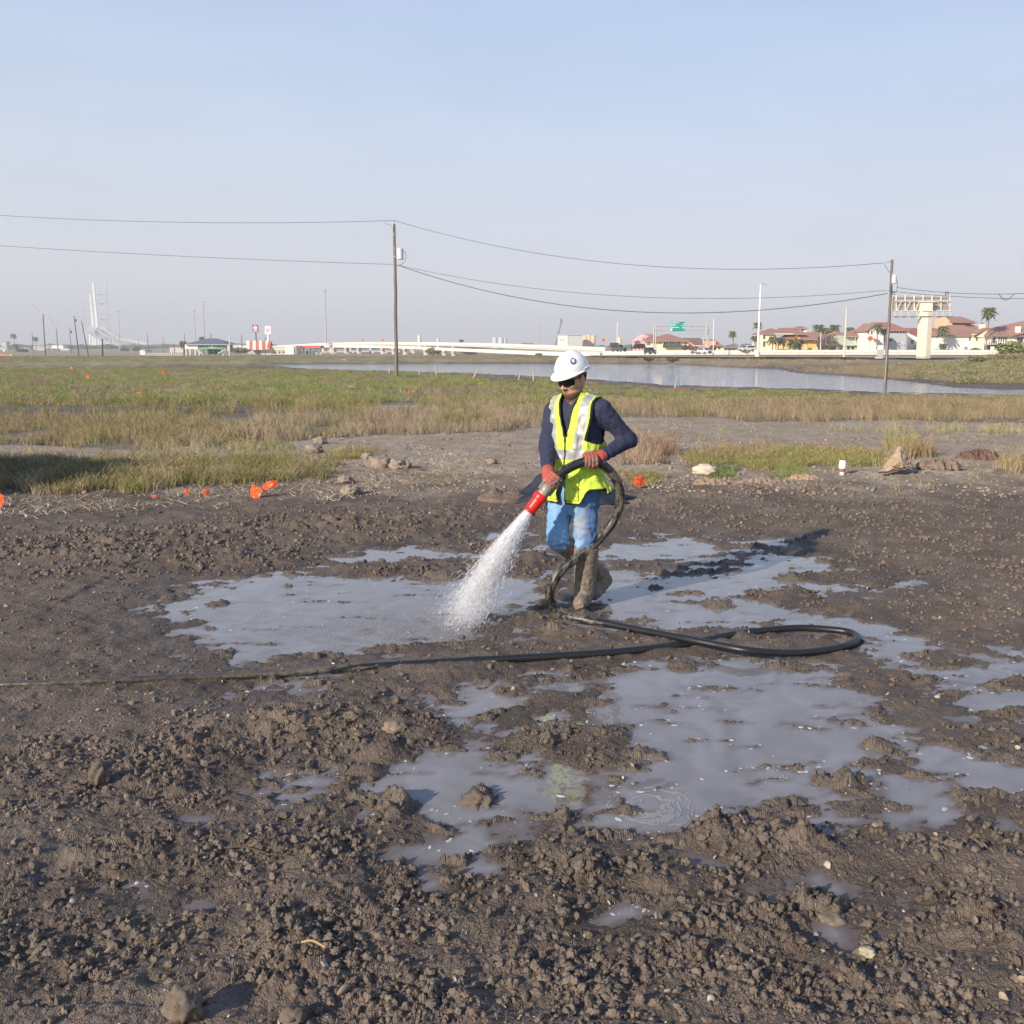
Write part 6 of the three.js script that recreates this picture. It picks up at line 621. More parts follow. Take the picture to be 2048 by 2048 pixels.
// gantry with the green sign
{ const D = 256, b = V(X(1360, D), gy(1360, D), -D), t = thing('sign_gantry', 'steel highway gantry carrying a green sign above the barrier', 'gantry', b), q = (x, y, z = 0) => V(zpt(x, y, -D).x - b.x, Y(y, D) - b.y, z), gm = M(.50, .48, .45, .6, { metalness: .3 }); for (const [x, z] of [[1307.5, 0], [1313, -1.5], [1413, 0], [1419, -1.5]]) obj('leg', rod(q(x, 706, z), q(x, 649, z), .17, 8), gm, t); for (const y of [652, 660.5]) for (const z of [0, -1.5]) obj('chord', rod(q(1307, y, z), q(1419, y, z), .10, 6), gm, t); for (let i = 0; i < 14; i++) { const x = 1309 + i * 8; obj('brace', rod(q(x, i % 2 ? 652 : 660.5, 0), q(x + 8, i % 2 ? 660.5 : 652, 0), .06, 5), gm, t); }
  const s = thing('highway_sign', 'green highway sign with white lettering on the gantry', 'road sign', V(b.x, b.y, b.z + .35)); const A = q(1338, 664.2), B = q(1370, 642), w = B.x - A.x, h = B.y - A.y, cx = (A.x + B.x) / 2, cy = (A.y + B.y) / 2; const cv = document.createElement('canvas'); cv.width = 512; cv.height = 356; const g = cv.getContext('2d'); g.fillStyle = '#0a8c7c'; g.fillRect(0, 0, 512, 356); g.strokeStyle = '#e8fff8'; g.lineWidth = 8; g.strokeRect(6, 6, 500, 344); g.fillStyle = '#f2fffb'; g.font = 'bold 52px sans-serif'; g.fillText('Burleson St', 28, 66); g.fillText('Port Ave', 28, 122); g.font = 'bold 56px sans-serif'; g.fillText('Downtown', 28, 222); g.fillRect(6, 146, 170, 9); g.fillRect(360, 146, 146, 9); g.beginPath(); g.moveTo(28, 246); g.lineTo(98, 246); g.quadraticCurveTo(104, 300, 63, 332); g.quadraticCurveTo(22, 300, 28, 246); g.fill(); g.fillStyle = '#27579c'; g.font = 'bold 40px sans-serif'; g.fillText('37', 41, 300); g.strokeStyle = '#f2fffb'; g.lineWidth = 14; g.beginPath(); g.moveTo(480, 120); g.lineTo(440, 70); g.stroke(); g.beginPath(); g.arc(450, 240, 34, Math.PI, 0); g.stroke(); const tx = new THREE.CanvasTexture(cv); tx.colorSpace = THREE.SRGBColorSpace; obj('sign_panel', bx(w, h, .12, cx, cy, 0), MS(20, 150, 130, .6), s); const face = new THREE.PlaneGeometry(w * .985, h * .98); face.translate(cx, cy, .07); obj('sign_face', face, new THREE.MeshStandardMaterial({ map: tx, roughness: .5 }), s); objs('sign_mount', [bx(.1, h, .2, cx - w * .3, cy, -.2), bx(.1, h, .2, cx + w * .3, cy, -.2)], gm, s); }
// lamp posts and signs by the road
const pole = (name, label, cat, D, x0, y0, x1, y1, r, m, extra) => { const b = zpt(x0, y0, -D), tp = zpt(x1, y1, -D).sub(b), t = thing(name, label, cat, b); obj(name === 'lamp_post' ? 'post' : 'pole', rod(V(0, -.5, 0), tp, r, 8, r * .65), m, t); if (extra) extra(t, tp, S(D)); return t; };
const whiteP = M(.72, .72, .70, .5), greyP = M(.36, .36, .35, .7), darkP = M(.075, .06, .05, .9), woodP = M(.17, .13, .10, .9);
const lampHead = (t, tp, s) => objs('lamp_head', [bx(1.1, .22, .5, tp.x + .5, tp.y, .1)], M(.4, .4, .4, .6), t);
pole('lamp_post', 'tall white lamp post between the palms and the yellow villa', 'lamp post', 178, 1515, 715, 1522, 568, .24, whiteP, (t, tp) => { lampHead(t, tp); obj('base', cyl(.5, .4, 1.2, 0, -.2, 0, 10), concM, t); });
pole('lamp_post', 'pale lamp post in front of the sage green house', 'lamp post', 150, 1687, 727, 1694, 617, .17, M(.6, .52, .42, .7), lampHead); pole('lamp_post', 'thin pale post left of the lamp post, before the yellow villa', 'post', 240, 1641, 700, 1642, 664, .14, concM); pole('lamp_post', 'thin white post right of the highway gantry', 'lamp post', 245, 1426.5, 708, 1427.5, 638, .13, whiteP); pole('lamp_post', 'thin white post above the parked jeep', 'lamp post', 262, 1234, 700, 1235, 645, .13, whiteP); pole('lamp_post', 'very thin pale post above the flyover right end', 'lamp post', 420, 1080, 694, 1080, 645, .14, greyP);
pole('utility_box_post', 'grey utility cabinet on a cream base beside the pond pole', 'cabinet', 170, 1757, 716, 1757, 701, .2, greyP, (t, tp, s) => { obj('cabinet', new RoundedBoxGeometry(11 * s, 17 * s, .6, 2, .05).translate(3 * s, 8 * s, 0), M(.42, .42, .43, .5), t); obj('cabinet_base', bx(13 * s, 2 * s, .9, 1 * s, 0, 0), paleM, t); });
const diamond = (label, D, px, py, r, base, c, mk = 'ROAD\nWORK') => { const b = zpt(px, base, -D), t = thing('warning_sign', label, 'road sign', b), y = zpt(px, py, -D).y - b.y, rr = r * S(D); obj('post', rod(V(0, -.3, 0), V(0, y - rr * .6, 0), .05, 6), greyP, t); const g = new THREE.BoxGeometry(rr * 1.41, rr * 1.41, .04); g.rotateZ(Math.PI / 4); g.translate(0, y, .05); const p = obj('sign_plate', g, c, t); if (mk) { const f = new THREE.BoxGeometry(rr * .8, rr * .14, .02); const g2 = f.clone().translate(0, y + rr * .14, .09); objs('sign_lettering', [f.translate(0, y - rr * .14, .09), g2], M(.02, .02, .02, .7), p); } };
const orS = M(.85, .13, .02, .6); diamond('bright orange diamond road sign left of the white house', 240, 1739, 677, 6.4, 702, orS); diamond('orange diamond road sign above the dark jeep', 300, 1207, 680, 4.5, 694, orS); diamond('left orange diamond sign on the flyover', 420, 726, 681, 3, 687, orS); diamond('right orange diamond sign on the flyover beside the tall pole', 420, 766, 680, 3.4, 687, orS); diamond('back of a grey diamond sign right of the pond pole', 180, 1793, 678, 8.5, 716, M(.42, .42, .43, .5), null);
{ const b = zpt(923, 687, -500), t = thing('message_sign', 'dark message board standing on the flyover', 'road sign', b), s = S(500); obj('post', cyl(.15, .15, 3.5 * s + .5, 0, -.5, 0, 6), greyP, t); obj('board', bx(8.5 * s, 4.5 * s, .3, 0, 5 * s, 0), M(.03, .035, .045, .6), t); }
// ---------- flyover, palms, shrubs, vehicles, far left ----------
function ramp(label, path, fh, w, piers) { const t = thing('flyover', label, 'flyover', [0, 0, 0]); const pts = []; for (let i = 0; i < path.length - 1; i++) for (let k = 0; k < 4; k++) { const u = k / 4, px = lerp(path[i][0], path[i + 1][0], u), py = lerp(path[i][1], path[i + 1][1], u), D = lerp(path[i][2], path[i + 1][2], u), p = zpt(px, py, -D); pts.push(p); } { const e = path[path.length - 1]; pts.push(zpt(e[0], e[1], -e[2])); }
  const seg = (y0, y1, z0, z1) => { const q = []; for (let i = 0; i < pts.length - 1; i++) { const a = pts[i], b = pts[i + 1]; const c = (p, y, z) => [p.x, p.y + y, p.z - z]; q.push([c(a, y0, z0), c(b, y0, z0), c(b, y1, z0), c(a, y1, z0)], [c(a, y1, z0), c(b, y1, z0), c(b, y1, z1), c(a, y1, z1)], [c(a, y1, z1), c(b, y1, z1), c(b, y0, z1), c(a, y0, z1)], [c(a, y0, z1), c(b, y0, z1), c(b, y0, z0), c(a, y0, z0)]); } return quadGeo(q); };
  obj('parapet', seg(-1.0, 0, 0, .3), paleM, t); obj('parapet', seg(-1.0, 0, w - .3, w), paleM, t); obj('deck', seg(-fh - .06, -1.04, .12, w - .1), M(.50, .48, .43, .85), t); obj('girder', seg(-fh - .38, -fh - .1, .35, .7), concM, t);
  for (const [px, D] of piers) { const top = pts.reduce((m, p) => Math.abs(p.x - X(px, D)) < Math.abs(m.x - X(px, D)) ? p : m), g0 = H(top.x, top.z, false); if (top.y - fh - 1 - g0 < .4) continue; objs('pier', [bx(.9, top.y - fh - .9 - g0 + .5, .9, top.x, (top.y - fh - .9 + g0 - .5) / 2, top.z - .9), bx(.9, top.y - fh - .9 - g0 + .5, .9, top.x, (top.y - fh - .9 + g0 - .5) / 2, top.z - w + 1), bx(1.1, .7, w, top.x, top.y - fh - .9, top.z - w / 2)], concM, t); } }
ramp('far curving white concrete flyover on piers', [[540, 692, 560], [600, 688.5, 540], [660, 685.5, 520], [740, 684, 490], [850, 684.3, 440], [960, 686, 380], [1080, 689.5, 320], [1160, 692.5, 285], [1210, 694.5, 268]], 1.15, 10, [[640, 525], [668, 515], [700, 505], [735, 490], [775, 470], [815, 455], [860, 435], [905, 410]]);
ramp('near white concrete ramp descending right to the road', [[640, 690.5, 500], [740, 691, 470], [830, 693, 420], [905, 696.5, 370], [1000, 700, 315], [1100, 703.5, 275], [1200, 706, 256]], .5, 9, [[660, 500], [695, 485], [725, 475], [760, 460], [790, 445], [812, 430], [845, 415], [870, 400], [893, 385], [912, 370]]);
// palms
const frondM = leafM;
function frondGeo(n, len, s, droop) { const R = rng(s), P = [], C = []; for (let i = 0; i < n; i++) { const a = i / n * 6.283 + R() * .5, e = .9 - 1.75 * ((i * .618) % 1) , L = len * (.75 + .35 * R()), d = V(Math.cos(a) * Math.cos(e), Math.sin(e), Math.sin(a) * Math.cos(e)), sd = V(-Math.sin(a), 0, Math.cos(a)), tone = .65 + .6 * R(); let prev = V(0, 0, 0); const N = 5; for (let k = 1; k <= N; k++) { const t = k / N, p = d.clone().multiplyScalar(L * t); p.y -= droop * L * t * t; const w0 = L * .20 * Math.sin(Math.PI * Math.min(1, (t - 1 / N) * .9 + .12)), w1 = k === N ? .02 * L : L * .20 * Math.sin(Math.PI * Math.min(1, t * .9 + .12)); for (const s2 of [-1, 1]) { const A = prev, B = p, Cc = p.clone().addScaledVector(sd, s2 * w1).add(V(0, -w1 * .7 - .1 * R() * L, 0)), E = prev.clone().addScaledVector(sd, s2 * w0).add(V(0, -w0 * .7, 0)); for (const v of [A, B, Cc, A, Cc, E]) { P.push(v.x, v.y, v.z); C.push(tone, tone, tone); } } prev = p; } }
  const g = new THREE.BufferGeometry(); g.setAttribute('position', new THREE.Float32BufferAttribute(P, 3)); g.setAttribute('color', new THREE.Float32BufferAttribute(C, 3)); g.computeVertexNormals(); return g; }
const crowns = [frondGeo(34, 1, 3, .45), frondGeo(30, 1, 8, .6)], skirts = [frondGeo(16, .6, 5, 1.3)];
const palmG = new THREE.MeshStandardMaterial({ color: new THREE.Color().setRGB(.105, .115, .04), vertexColors: true, roughness: .7, side: THREE.DoubleSide }), skirtM = new THREE.MeshStandardMaterial({ color: new THREE.Color().setRGB(.2, .15, .08), vertexColors: true, roughness: .9, side: THREE.DoubleSide }), trunkM = M(.24, .19, .145, .9);
function palm(label, D, x0, y0, x1, y1, r, skirt = true) { const b = zpt(x0, y0, -D), c = zpt(x1, y1, -D).sub(b), t = thing('palm_tree', label, 'palm tree', b); const mid = c.clone().multiplyScalar(.5); mid.x *= .6; obj('trunk', tube([V(0, -.5, 0), mid, c], Math.max(.16, .09 * r * S(D)), 14, 8), trunkM, t); const k = r * S(D); const cr = obj('crown', crowns[Math.round(x0) % 2], palmG, t); cr.position.copy(c); cr.scale.setScalar(k * 1.28); cr.rotation.y = x0; if (skirt) { const s = obj('dead_fronds', skirts[0], skirtM, t); s.position.copy(c).add(V(0, -.15 * k, 0)); s.scale.setScalar(k * .9); } }
palm('small palm alone against the sky right of the gantry', 300, 1467, 700, 1465, 664, 8); palm('upper palm beside the tall white lamp post', 262, 1512, 706, 1516, 648, 9); palm('lower palm beside the tall white lamp post', 255, 1510, 708, 1509, 674, 8);
palm('leftmost palm behind the yellow villa', 305, 1640, 690, 1637, 653, 12); palm('second palm behind the yellow villa roof', 315, 1651, 692, 1650, 658, 10); palm('third palm behind the yellow villa, lower', 300, 1658, 692, 1657, 665, 10); palm('tall palm left of the sage green house', 298, 1668, 696, 1669, 653, 11); palm('palm behind the sage green house roof', 310, 1701, 690, 1700, 657, 10);
palm('bushy palm before the white house gable', 262, 1753, 704, 1756, 650, 11); palm('palm trunk close beside the pond pole', 264, 1768, 704, 1768, 660, 9); palm('palm before the orange house', 258, 1889, 704, 1886, 655, 12); palm('short palm below the tall orange-house palm', 256, 1886, 704, 1886, 690, 9, false); palm('tallest palm on a leaning trunk before the right-hand house', 256, 1972, 702, 1979, 620, 15, false); palm('palm crown peeking over the right-hand roof', 285, 1987, 690, 1991, 658, 9);
palm('bushy palm in front of the yellow villa, left', 262, 1545, 704, 1545, 675, 10); palm('palm beside the bushy palm before the villa', 260, 1556, 704, 1556, 678, 8); palm('second bushy palm in front of the yellow villa', 261, 1567, 704, 1565, 677, 10); palm('spreading palm before the yellow villa entrance', 258, 1586, 704, 1585, 684, 12, false); palm('low palm right of the villa entrance', 259, 1597, 704, 1597, 688, 9, false); palm('little round palm before the sage house', 258, 1681, 702, 1680, 691, 6, false);
palm('ragged palm at the far left edge', 900, 30, 700, 27, 670, 6); palm('low round palm at the far left', 700, 31, 702, 31, 690, 7, false); palm('thin palm left of the grey pole, far left', 800, 72, 703, 70, 676, 6); palm('dark palm left of the green stilt house', 420, 367, 708, 366, 684, 8); palm('palm crown behind the green stilt house', 470, 403, 700, 403, 675, 6, false);
// shrubs
const clumps = [leafClump(420, 41, .17, .95), leafClump(420, 43, .15, .8)];
function shrub(label, D, px, py, rx, ry, c, thin) { const b = zpt(px, py, -D), t = thing('shrub', label, 'shrub', b), s = S(D); const o = obj('foliage', clumps[Math.round(px) % 2], new THREE.MeshStandardMaterial({ color: new THREE.Color().setRGB(...c), vertexColors: true, roughness: .85, side: THREE.DoubleSide }), t); o.scale.set(rx * s, ry * s / 1.2, rx * s * .8); o.position.y = .1; const st = []; for (let i = 0; i < (thin ? 14 : 5); i++) { const a = i * 2.4, l = ry * s * (thin ? 1.0 : .6); st.push(rod(V(0, -.1, 0), V(Math.cos(a) * rx * s * (thin ? .8 : .4), l * (.7 + .3 * Math.sin(a * 3)), Math.sin(a) * rx * s * .4), .05, 4, .02)); } obj('stems', st, M(.16, .12, .085, .9), t).userData.kind = 'stuff'; }
shrub('big grey-brown bare shrub between the yellow villa and the sage house', 262, 1652, 704, 20, 32, [.17, .14, .11], true); shrub('green shrub before the glazed veranda house', 270, 1371, 700, 9, 11, [.085, .09, .035]); shrub('dark green shrub before the small orange house', 268, 1425, 702, 8, 12, [.09, .085, .03]); shrub('golden shrub by the villa garage', 262, 1619, 704, 5, 9, [.2, .16, .05]); shrub('brown shrub under the flyover, right part', 395, 868, 709, 16, 13, [.2, .21, .075], true); shrub('bare shrub under the flyover, left part', 390, 940, 709, 18, 12, [.17, .15, .09], true); shrub('green shrub where the near ramp ends', 270, 1078, 712, 8, 5, [.16, .19, .06]); shrub('dark bush below the far bridge, left', 700, 250, 705, 9, 10, [.09, .09, .045]); shrub('dark bush below the far bridge, right', 700, 273, 705, 9, 13, [.10, .10, .05]); shrub('low brown scrub left of the striped roof', 395, 480, 706, 22, 10, [.17, .145, .075]); shrub('dark shrubs by the white building, left edge', 600, 45, 706, 12, 10, [.09, .095, .05]); shrub('brown reddish shrub before the orange house', 258, 1872, 705, 9, 5, [.17, .08, .05]); shrub('grey flowering shrub before the big white house', 258, 1898, 706, 10, 6, [.3, .25, .2]); shrub('dark red shrub by the sunroom stairs', 257, 1950, 706, 12, 9, [.12, .09, .07]); shrub('low bush at the pond far bank, right of the man', 118, 1298, 723, 12, 7, [.15, .13, .06]); shrub('second low bush at the pond far bank', 116, 1345, 724, 15, 7, [.15, .135, .065]); shrub('leafy bright bush on the right bank top', 84, 2026, 712, 34, 26, [.24, .26, .10]); shrub('leafy bush lower on the right bank', 80, 1956, 726, 22, 12, [.24, .235, .11]);
// vehicles
const glassM = M(.025, .03, .035, .1), tyreM = M(.02, .02, .02, .9), rimM = M(.35, .35, .36, .4, { metalness: .6 });
function car(name, label, cat, D, px, py, yaw, c, kind) { const sc = name === 'pickup_truck' ? 1 : .84, L = kind === 'truck' ? 5.3 : kind === 'jeep' ? 4.3 : 4.7, w = 1.85, t = thing(name, label, cat, zpt(px, py, -D), yaw); t.scale.setScalar(sc); const pm = new THREE.MeshPhysicalMaterial({ color: new THREE.Color().setRGB(...c), roughness: .35, clearcoat: .8, clearcoatRoughness: .1 });
  const low = { suv: [[-2.3, .45], [2.3, .42], [2.36, .62], [2.3, .98], [1.15, 1.08], [-2.3, 1.1], [-2.36, .8]], jeep: [[-2.1, .5], [2.15, .5], [2.15, 1.12], [.75, 1.16], [-2.1, 1.16]], sedan: [[-2.3, .35], [2.3, .33], [2.36, .55], [2.2, .82], [1.0, .96], [-1.6, 1.0], [-2.32, .9]], truck: [[-2.65, .55], [2.65, .5], [2.68, .85], [2.6, 1.1], [1.2, 1.2], [-2.65, 1.2]] }[kind], top = { suv: [[-2.2, 1.09], [1.05, 1.07], [.45, 1.68], [-1.9, 1.72], [-2.2, 1.4]], jeep: [[-2.05, 1.15], [.75, 1.15], [.5, 1.84], [-2.05, 1.86]], sedan: [[-1.7, .98], [1.0, .95], [.3, 1.4], [-1.0, 1.44]], truck: [[-.9, 1.18], [1.15, 1.18], [.6, 1.8], [-.7, 1.84]] }[kind];
  const ex = (p, d) => { const s = new THREE.Shape(p.map(v => new THREE.Vector2(...v))); const g = new THREE.ExtrudeGeometry(s, { depth: d - .16, bevelEnabled: true, bevelSize: .06, bevelThickness: .08, bevelSegments: 2 }); g.translate(0, 0, -(d - .16) / 2); return g; };
  obj('body', ex(low, w), pm, t); obj('cabin', ex(top, w - .22), pm, t); const inset = (p, k) => { const cx = p.reduce((a, b) => a + b[0], 0) / p.length, cy = p.reduce((a, b) => a + b[1], 0) / p.length; return p.map(([x, y]) => [cx + (x - cx) * k, cy + (y - cy) * (k - .06)]); }; obj('window', (() => { const s = new THREE.Shape(inset(top, .86).map(v => new THREE.Vector2(...v))); const g = new THREE.ExtrudeGeometry(s, { depth: w - .14, bevelEnabled: false }); g.translate(0, 0, -(w - .14) / 2); return g; })(), glassM, t);
  const f = [...top].sort((a, b) => b[0] - a[0]); { const [a, b] = [f[0], f[1]]; const ang = Math.atan2(b[1] - a[1], b[0] - a[0]); const g = new THREE.BoxGeometry(Math.hypot(b[0] - a[0], b[1] - a[1]) * .8, .03, w - .5); g.rotateZ(ang); g.translate((a[0] + b[0]) / 2 + .07, (a[1] + b[1]) / 2 + .04, 0); obj('windscreen', g, glassM, t); } { const r = top.reduce((m, v) => v[0] < m[0] ? v : m); obj('rear_window', bx(.05, .42, w - .55, r[0] - .065, 1.08 + .3, 0), glassM, t); }
  const wx = kind === 'truck' ? 1.7 : 1.42; for (const x of [-wx, wx]) for (const z of [-1, 1]) { const g = new THREE.CylinderGeometry(.37, .37, .24, 20); g.rotateX(Math.PI / 2); g.translate(x, .37, z * (w / 2 - .08)); const o = obj('wheel', g, tyreM, t); const r = new THREE.CylinderGeometry(.22, .22, .26, 12); r.rotateX(Math.PI / 2); r.translate(x, .37, z * (w / 2 - .08)); obj('rim', r, rimM, o); }
  for (const z of [-.62, .62]) { obj('headlight', new RoundedBoxGeometry(.08, .18, .34, 2, .03).translate(low[2][0] + .04, .78, z), M(.75, .75, .72, .2), t); obj('tail_light', bx(.06, .22, .22, -low[1][0] - .05, .85, z * 1.1), M(.4, .02, .02, .3), t); } objs('bumper', [bx(.12, .22, w - .1, low[2][0] + .03, .5, 0), bx(.12, .22, w - .1, -low[2][0] - .02, .5, 0)], M(.06, .06, .065, .6), t); obj('grille', bx(.05, .22, .8, low[2][0] + .06, .78, 0), M(.03, .03, .03, .5), t); return t; }
car('jeep', 'dark green jeep crossing the road right of the man', 'jeep', 232, 1238, 703.5, -.9, [.055, .075, .06], 'jeep'); car('suv', 'dark red vehicle behind the green jeep', 'car', 262, 1231, 697, -1.2, [.16, .035, .035], 'suv'); car('suv', 'black car parked before the pink house', 'car', 262, 1275, 699, -2.6, [.02, .022, .025], 'suv'); car('suv', 'black jeep driving on the road before the cream house', 'jeep', 240, 1300, 708.5, -1.25, [.02, .022, .027], 'jeep'); car('suv', 'white car with dark front below the gantry', 'car', 240, 1409, 708, -1.1, [.72, .72, .72], 'suv'); car('sedan', 'low reddish car in front of the white car', 'car', 243, 1397, 708, -2.5, [.62, .32, .33], 'sedan'); car('suv', 'white car standing left of the tall lamp post', 'car', 250, 1494, 703, -2.75, [.75, .75, .73], 'suv');
{ const b = zpt(1460, 703, -262), t = thing('trailer', 'dark box trailer standing left of the white car', 'trailer', b), s = S(262); obj('box', new RoundedBoxGeometry(20 * s, 6 * s, 2, 2, .06).translate(0, 5 * s, 0), M(.10, .105, .11, .6), t); obj('top_rail', bx(20 * s, .1, 2.05, 0, 8.2 * s, 0), M(.4, .4, .42, .5), t); for (const x of [-4, 4]) { const g = new THREE.CylinderGeometry(.35, .35, 2.1, 14); g.rotateX(Math.PI / 2); obj('wheel', g.translate(x * s, .36, 0), tyreM, t); } }
// ---------- far left ----------
{ const h = house('green house on stilts with a dark blue hipped roof and white stairs', 372, 412, 'house', 'stilt_house'); const grn = MS(98, 142, 112, .85), wht = M(.72, .70, .64, .8), bl = roofM(104, 112, 132); h.wall(396, 452, 688, 699, grn, 9); h.wall(370, 396, 687.5, 698, wht, 8, .3); h.hip(371, 458, 688, 676.5, 408, 424, bl, 13, 1.4); h.part('deck', 405, 450, 696, 698, .2, 3, MS(130, 168, 140, .8)); for (const x of [372, 380, 390, 398, 406, 416, 426, 436, 446]) h.part('stilt', x, x + 1.2, 698, 711, -.3, .3, x > 400 && x < 440 ? grn : wht); h.part('lower_wall', 414, 437, 698, 709, -3, -2, MS(60, 100, 80, .85)); h.win(417, 421, 689, 695); h.win(428, 432, 689, 695); h.win(408, 412, 690, 694); h.part('door', 422.5, 425.5, 689.5, 696, 0, .12, wht); for (let i = 0; i < 8; i++) { h.part('stair_tread', 440 + i * 2, 443 + i * 2, 706 - i * 1.2, 707 - i * 1.2, 2, 3.2, wht); h.part('stair_tread', 396 + i * 1.8, 399 + i * 1.8, 698 + i * 1.2, 699 + i * 1.2, 2, 3.2, wht); } h.part('side_porch', 452, 460, 688.6, 690, -4, 1, wht); h.part('porch_post', 457, 458.4, 690, 710, .4, 1, wht); }
{ const h = house('white restaurant with an orange and white striped steep roof', 400, 516, 'restaurant', 'restaurant'); const org = MS(224, 92, 48, .7), w = M(.76, .73, .68, .7); const x0 = 490, x1 = 540, N = 8; for (let i = 0; i < N; i++) { const a = lerp(x0, x1, i / N), b = lerp(x0, x1, (i + 1) / N), sk = i < 7 ? 6 : 2; h.slope('roof_stripe', [h.q(a + sk, 699, 2.5), h.q(b + sk, 699, 2.5), h.q(b, 681.5, -2), h.q(a, 681.5, -2)], i % 2 ? org : w); h.slope('roof_stripe', [h.q(b, 681.5, -2), h.q(a, 681.5, -2), h.q(a, 699, -6.5), h.q(b, 699, -6.5)], i % 2 ? org : w); } h.wall(522, 543, 697, 709, M(.72, .71, .60, .8), 8, .2); h.wall(494, 524, 698, 709, M(.5, .48, .42, .8), 6, -1); h.wall(543, 592, 692.5, 709, MS(206, 200, 180, .85), 10, 0); h.part('parapet', 543, 592, 692, 693.5, -.2, .25, w); h.part('shopfront', 545, 572, 700, 702, 0, .1, MS(170, 164, 146, .8)); h.wall(572, 588, 694, 709, M(.72, .70, .66, .8), 4, .6); h.win(546, 552, 702, 707); h.win(556, 562, 702, 707); h.win(564, 570, 702, 707); }
{ const h = house('petrol station canopy with an orange-red edge on pale columns', 410, 612, 'canopy', 'station_canopy'); h.part('canopy', 586, 641, 691, 695.4, -8, 0, MS(222, 96, 66, .7)); h.part('canopy_soffit', 587, 640, 695.4, 696.2, -7.8, -.2, M(.72, .72, .7, .8)); for (const x of [590, 603, 617, 629, 637]) h.part('column', x, x + 1.8, 696, 709, -3.4, -3, M(.7, .7, .68, .8)); for (const x of [596, 610, 623]) h.part('fuel_pump', x, x + 3, 702, 709, -3.6, -2.8, M(.2, .22, .28, .6)); }
const signTex = (w, h, fn) => { const cv = document.createElement('canvas'); cv.width = w; cv.height = h; fn(cv.getContext('2d'), w, h); const t = new THREE.CanvasTexture(cv); t.colorSpace = THREE.SRGBColorSpace; return new THREE.MeshStandardMaterial({ map: t, roughness: .5 }); };
const tallSign = (label, D, px, y0, y1, w, base, pc, fm, pw, bc) => { const b = zpt(px + 2, base, -D), s = S(D), t = thing('pole_sign', label, 'sign', b), c = zpt(px, (y0 + y1) / 2, -D).sub(b); obj('post', rod(V(0, 0, -.2), V(c.x, c.y, -.2), pw, 8), pc, t); const bd = obj('sign_box', bx(w * s, (y1 - y0) * s, .5, c.x, c.y, 0), bc, t); const f = new THREE.PlaneGeometry(w * s * .97, (y1 - y0) * s * .97); f.translate(c.x, c.y, .26); obj('sign_face', f, fm, bd); };
tallSign('red square pole sign with a white ring and letter K', 405, 511, 650, 664, 11, 706, M(.12, .13, .14, .6), signTex(220, 280, (g, w, h) => { g.fillStyle = '#8e2a3c'; g.fillRect(0, 0, w, h); g.fillStyle = '#f6dfe6'; g.beginPath(); g.arc(w / 2, 112, 78, 0, 7); g.fill(); g.fillStyle = '#8e2a3c'; g.font = 'bold 96px sans-serif'; g.textAlign = 'center'; g.fillText('K', w / 2, 147); g.fillStyle = '#f0b8c2'; g.fillRect(24, 218, w - 48, 42); }), .3, MS(142, 42, 60, .6));
tallSign('white pole sign with an orange W emblem', 402, 536, 653, 668, 12, 706, M(.7, .7, .7, .5), signTex(240, 300, (g, w, h) => { g.fillStyle = '#ece6e6'; g.fillRect(0, 0, w, h); g.strokeStyle = '#c9928e'; g.lineWidth = 34; g.beginPath(); g.moveTo(40, 70); g.lineTo(84, 205); g.lineTo(120, 90); g.lineTo(156, 205); g.lineTo(200, 70); g.stroke(); g.fillStyle = '#b98c8c'; g.fillRect(44, 248, w - 88, 22); }), .42, M(.72, .70, .70, .5));
tallSign('small round-ring station sign in front of the flyover', 408, 662, 686, 694, 6, 709, M(.6, .6, .6, .5), signTex(120, 150, (g, w, h) => { g.fillStyle = '#8a3a44'; g.fillRect(0, 0, w, h); g.fillStyle = '#f4e2e2'; g.beginPath(); g.arc(60, 60, 42, 0, 7); g.fill(); g.fillStyle = '#8a3a44'; g.beginPath(); g.arc(60, 60, 24, 0, 7); g.fill(); g.fillRect(0, 112, 120, 6); }), .2, MS(138, 58, 68, .6));
// tall mast lights
for (const [x0, y0, x1, y1, D, l] of [[653, 688, 650, 581, 520, 'tallest thin mast light behind the flyover'], [409, 678, 406, 603, 600, 'right mast light behind the green stilt house'], [391, 680, 388, 621, 760, 'left mast light behind the green stilt house'], [240, 702, 237, 622, 900, 'thin mast light right of the far bridge pylons']]) pole('mast_light', l, 'mast light', D, x0, y0, x1, y1, .16 + D * .0003, greyP, (t, tp, s) => obj('lamp_ring', [new THREE.TorusGeometry(3.4 * s, .6 * s, 6, 16).rotateX(Math.PI / 2).translate(tp.x, tp.y, tp.z)], M(.45, .46, .47, .6), t));
